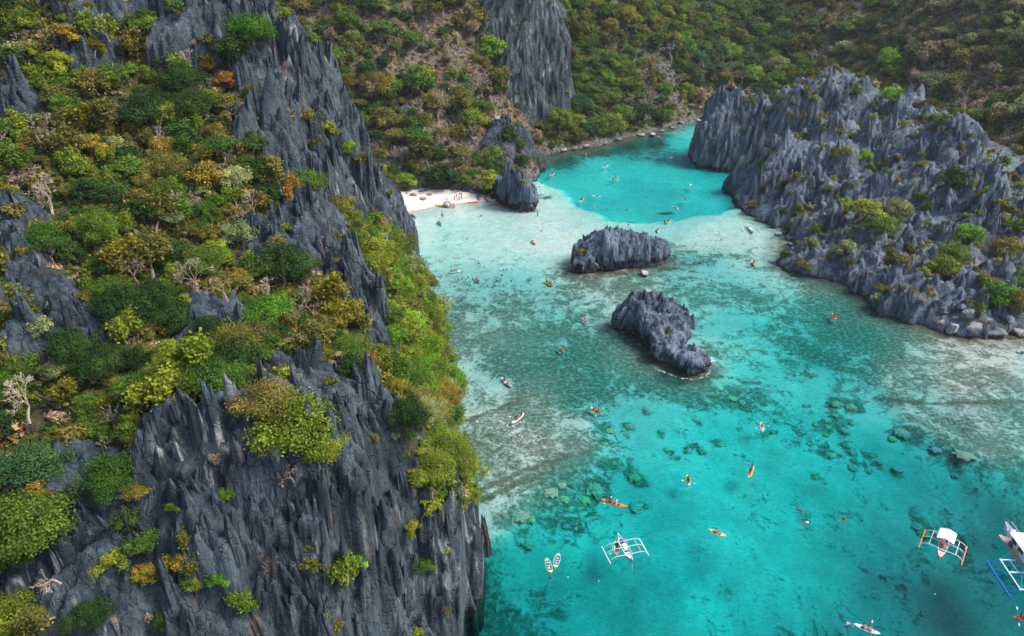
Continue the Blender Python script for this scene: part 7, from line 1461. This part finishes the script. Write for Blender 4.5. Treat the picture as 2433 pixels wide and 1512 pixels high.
# ------------------------------------------------------------------ foam
t = NT('sea_foam'); pos = t.coords((1, 1, 0)); n = t.noise(pos, 1.6, 5, .75, .6); at = t.attr('dens'); m = t.math('MULTIPLY', t.math('SUBTRACT', t.math('ADD', n, t.math('MULTIPLY', at, .35)), .66), 6.0, True)
b = t.bsdf((.78, .8, .8), .9); tr = t.node('ShaderNodeBsdfTransparent'); mx = t.node('ShaderNodeMixShader'); t.l.new(m, mx.inputs[0]); t.l.new(tr.outputs[0], mx.inputs[1]); t.l.new(b.outputs[0], mx.inputs[2]); M_FOAM = t.out(mx.outputs[0])
def foam(pts, w, label, dens=1.0):
    n = len(pts) * 6; P_ = np.array([tuple(p)[:2] for p in pts]); tt = np.linspace(0, len(P_) - 1, n); c = np.stack([np.interp(tt, range(len(P_)), P_[:, 0]), np.interp(tt, range(len(P_)), P_[:, 1])], -1)
    d = np.gradient(c, axis=0); d /= np.linalg.norm(d, axis=1, keepdims=True) + 1e-9; nn = np.stack([-d[:, 1], d[:, 0]], -1); V = []; A = []
    for i in range(n):
        for s in np.linspace(-1, 1, 7): q = c[i] + nn[i] * s * w; V.append((q[0], q[1], .03)); A.append(dens * (1 - s * s) * min(1, i / 3, (n - 1 - i) / 3) - .1)
    o = link('sea_foam', mesh_np('sea_foam', V, grid_faces(n, 7), True, {'dens': A}, [M_FOAM])); tag(o, label, kind='stuff'); return o
foam([P(Z1, *p) for p in [(905, 1235), (950, 1272), (1030, 1302), (1120, 1335), (1230, 1352), (1330, 1328), (1375, 1285), (1365, 1262)]], .55, 'white surf line ringing the tail of the tapering islet', .62)
foam([P(Z1, *p) for p in [(1320, 1150), (1360, 1180), (1400, 1215)]], 1.6, 'white water right of the tapering islet', .85)
foam([P(Z1, *p) for p in [(790, 1060), (815, 1085)]], .5, 'small white splash at the side of the tapering islet', .9)
foam([P(ZB, *p) for p in [(950, 1055), (1000, 1100), (1100, 1135), (1200, 1185), (1330, 1232), (1440, 1250), (1520, 1290)]], .9, 'broken white surf along the headland shore', .75)
foam([P(Z4, *p) for p in [(260, 520), (450, 500), (560, 560), (660, 640), (740, 700)]], 7.0, 'fine white ripples over the pale reef below the shore trees', .50)

# ------------------------------------------------------------------ thatched hut
q = raymarch([1736], [226], [HL])[0]; bx, by, bz = q[0], q[1], q[2]
hut = bpy.data.objects.new('thatched_hut', None); col.objects.link(hut); hut.location = (bx, by, bz); hut.rotation_euler = (0, 0, -.35); tag(hut, 'brown thatched hut half hidden behind the headland spires', 'hut')
TH = m_bark('thatch', (.17, .095, .06)); WD = m_plain('red_timber', (.26, .07, .03), .7)
k = MB(); w, l, zr, ze = 4.2, 4.0, 6.2, 3.4
ridge = [[(-w, y, ze), (-w * .55, y * .97, ze + .8), (0, y * .9, zr + (.3 if abs(y) > 3 else 0)), (w * .55, y * .97, ze + .8), (w, y, ze)] for y in (-l, -l * .3, l * .3, l)]
k.loft(ridge, caps=False, closed=False); k.loft([[(x, y, z - .25) for x, y, z in r][::-1] for r in ridge], caps=False, closed=False); k.build('roof', TH, hut)
k = MB(); k.tube([(-w, -l, ze), (-w * .55, -l * .97, ze + .8), (0, -l * .9, zr + .3), (w * .55, -l * .97, ze + .8), (w, -l, ze)], .14, 6); k.build('roof_edge', WD, hut)
k = MB(); k.box((0, 0, 1.0), (6.4, 6.4, .25)); k.build('floor', WD, hut)
for sx in (-3, 3):
    for sy in (-3, 3): k = MB(); k.box((sx, sy, 1.6), (.25, .25, 4.4)); k.build('post', WD, hut)
k = MB(); k.box((0, -3.1, 1.95), (6.2, .08, .12)); k.box((0, -3.1, 1.5), (6.2, .06, .08)); k.build('railing', WD, hut)
k = MB(); k.box((0, 1.5, 2.2), (5.6, .12, 2.3)); k.build('back_wall', m_plain('dark_wall', (.05, .03, .02), .8), hut)
s_ = bpy.data.objects.new('tarp_shelter', None); col.objects.link(s_); s_.location = (bx - 7, by + 1, bz + .3); tag(s_, 'small blue grey tarp shelter beside the thatched hut', 'shelter')
k = MB(); k.loft([[(-1.6, -1.3, 2.3), (0, -1.3, 2.9), (1.6, -1.3, 2.3)], [(-1.6, 1.3, 2.3), (0, 1.3, 2.9), (1.6, 1.3, 2.3)]], caps=False, closed=False); k.build('tarp', m_plain('tarp_blue', (.16, .3, .38), .6), s_)
for sx in (-1.5, 1.5):
    for sy in (-1.2, 1.2): k = MB(); k.tube([(sx, sy, -.5), (sx, sy, 2.3)], .06, 5); k.build('post', WD, s_)
# buoys
for (Zf, x, y, lb) in ((Z6, 372, 1008, 'small pale buoy below the canopy boat'), (Z6, 745, 452, 'tiny white buoy right of the canopy boat'), (Z9, 1208, 1275, 'tiny white float near the clear kayaks'), (Z7, 327, 1600, 'tiny white buoy below the light blue outrigger boat')):
    k = MB(); p = P(Zf, x, y); k.tube([(0, 0, -.1), (0, 0, .0), (0, 0, .18), (0, 0, .25)], [.04, .10, .10, .04], 8); o = k.build('buoy', colmat('white'), None, True); o.location = p; tag(o, lb, 'buoy')

# ------------------------------------------------------------------ air
hz_ = NT('thin_haze'); pv = hz_.node('ShaderNodeVolumePrincipled'); pv.inputs['Color'].default_value = (.80, .87, .93, 1); pv.inputs['Density'].default_value = .00009; pv.inputs['Anisotropy'].default_value = .2
oo = hz_.node('ShaderNodeOutputMaterial'); hz_.l.new(pv.outputs[0], oo.inputs[1])
k = MB(); k.box((0, 0, 75), (3300, 3300, 186)); hb = k.build('haze', hz_.m); tag(hb, 'thin pale haze in the air over the lagoon', kind='stuff')
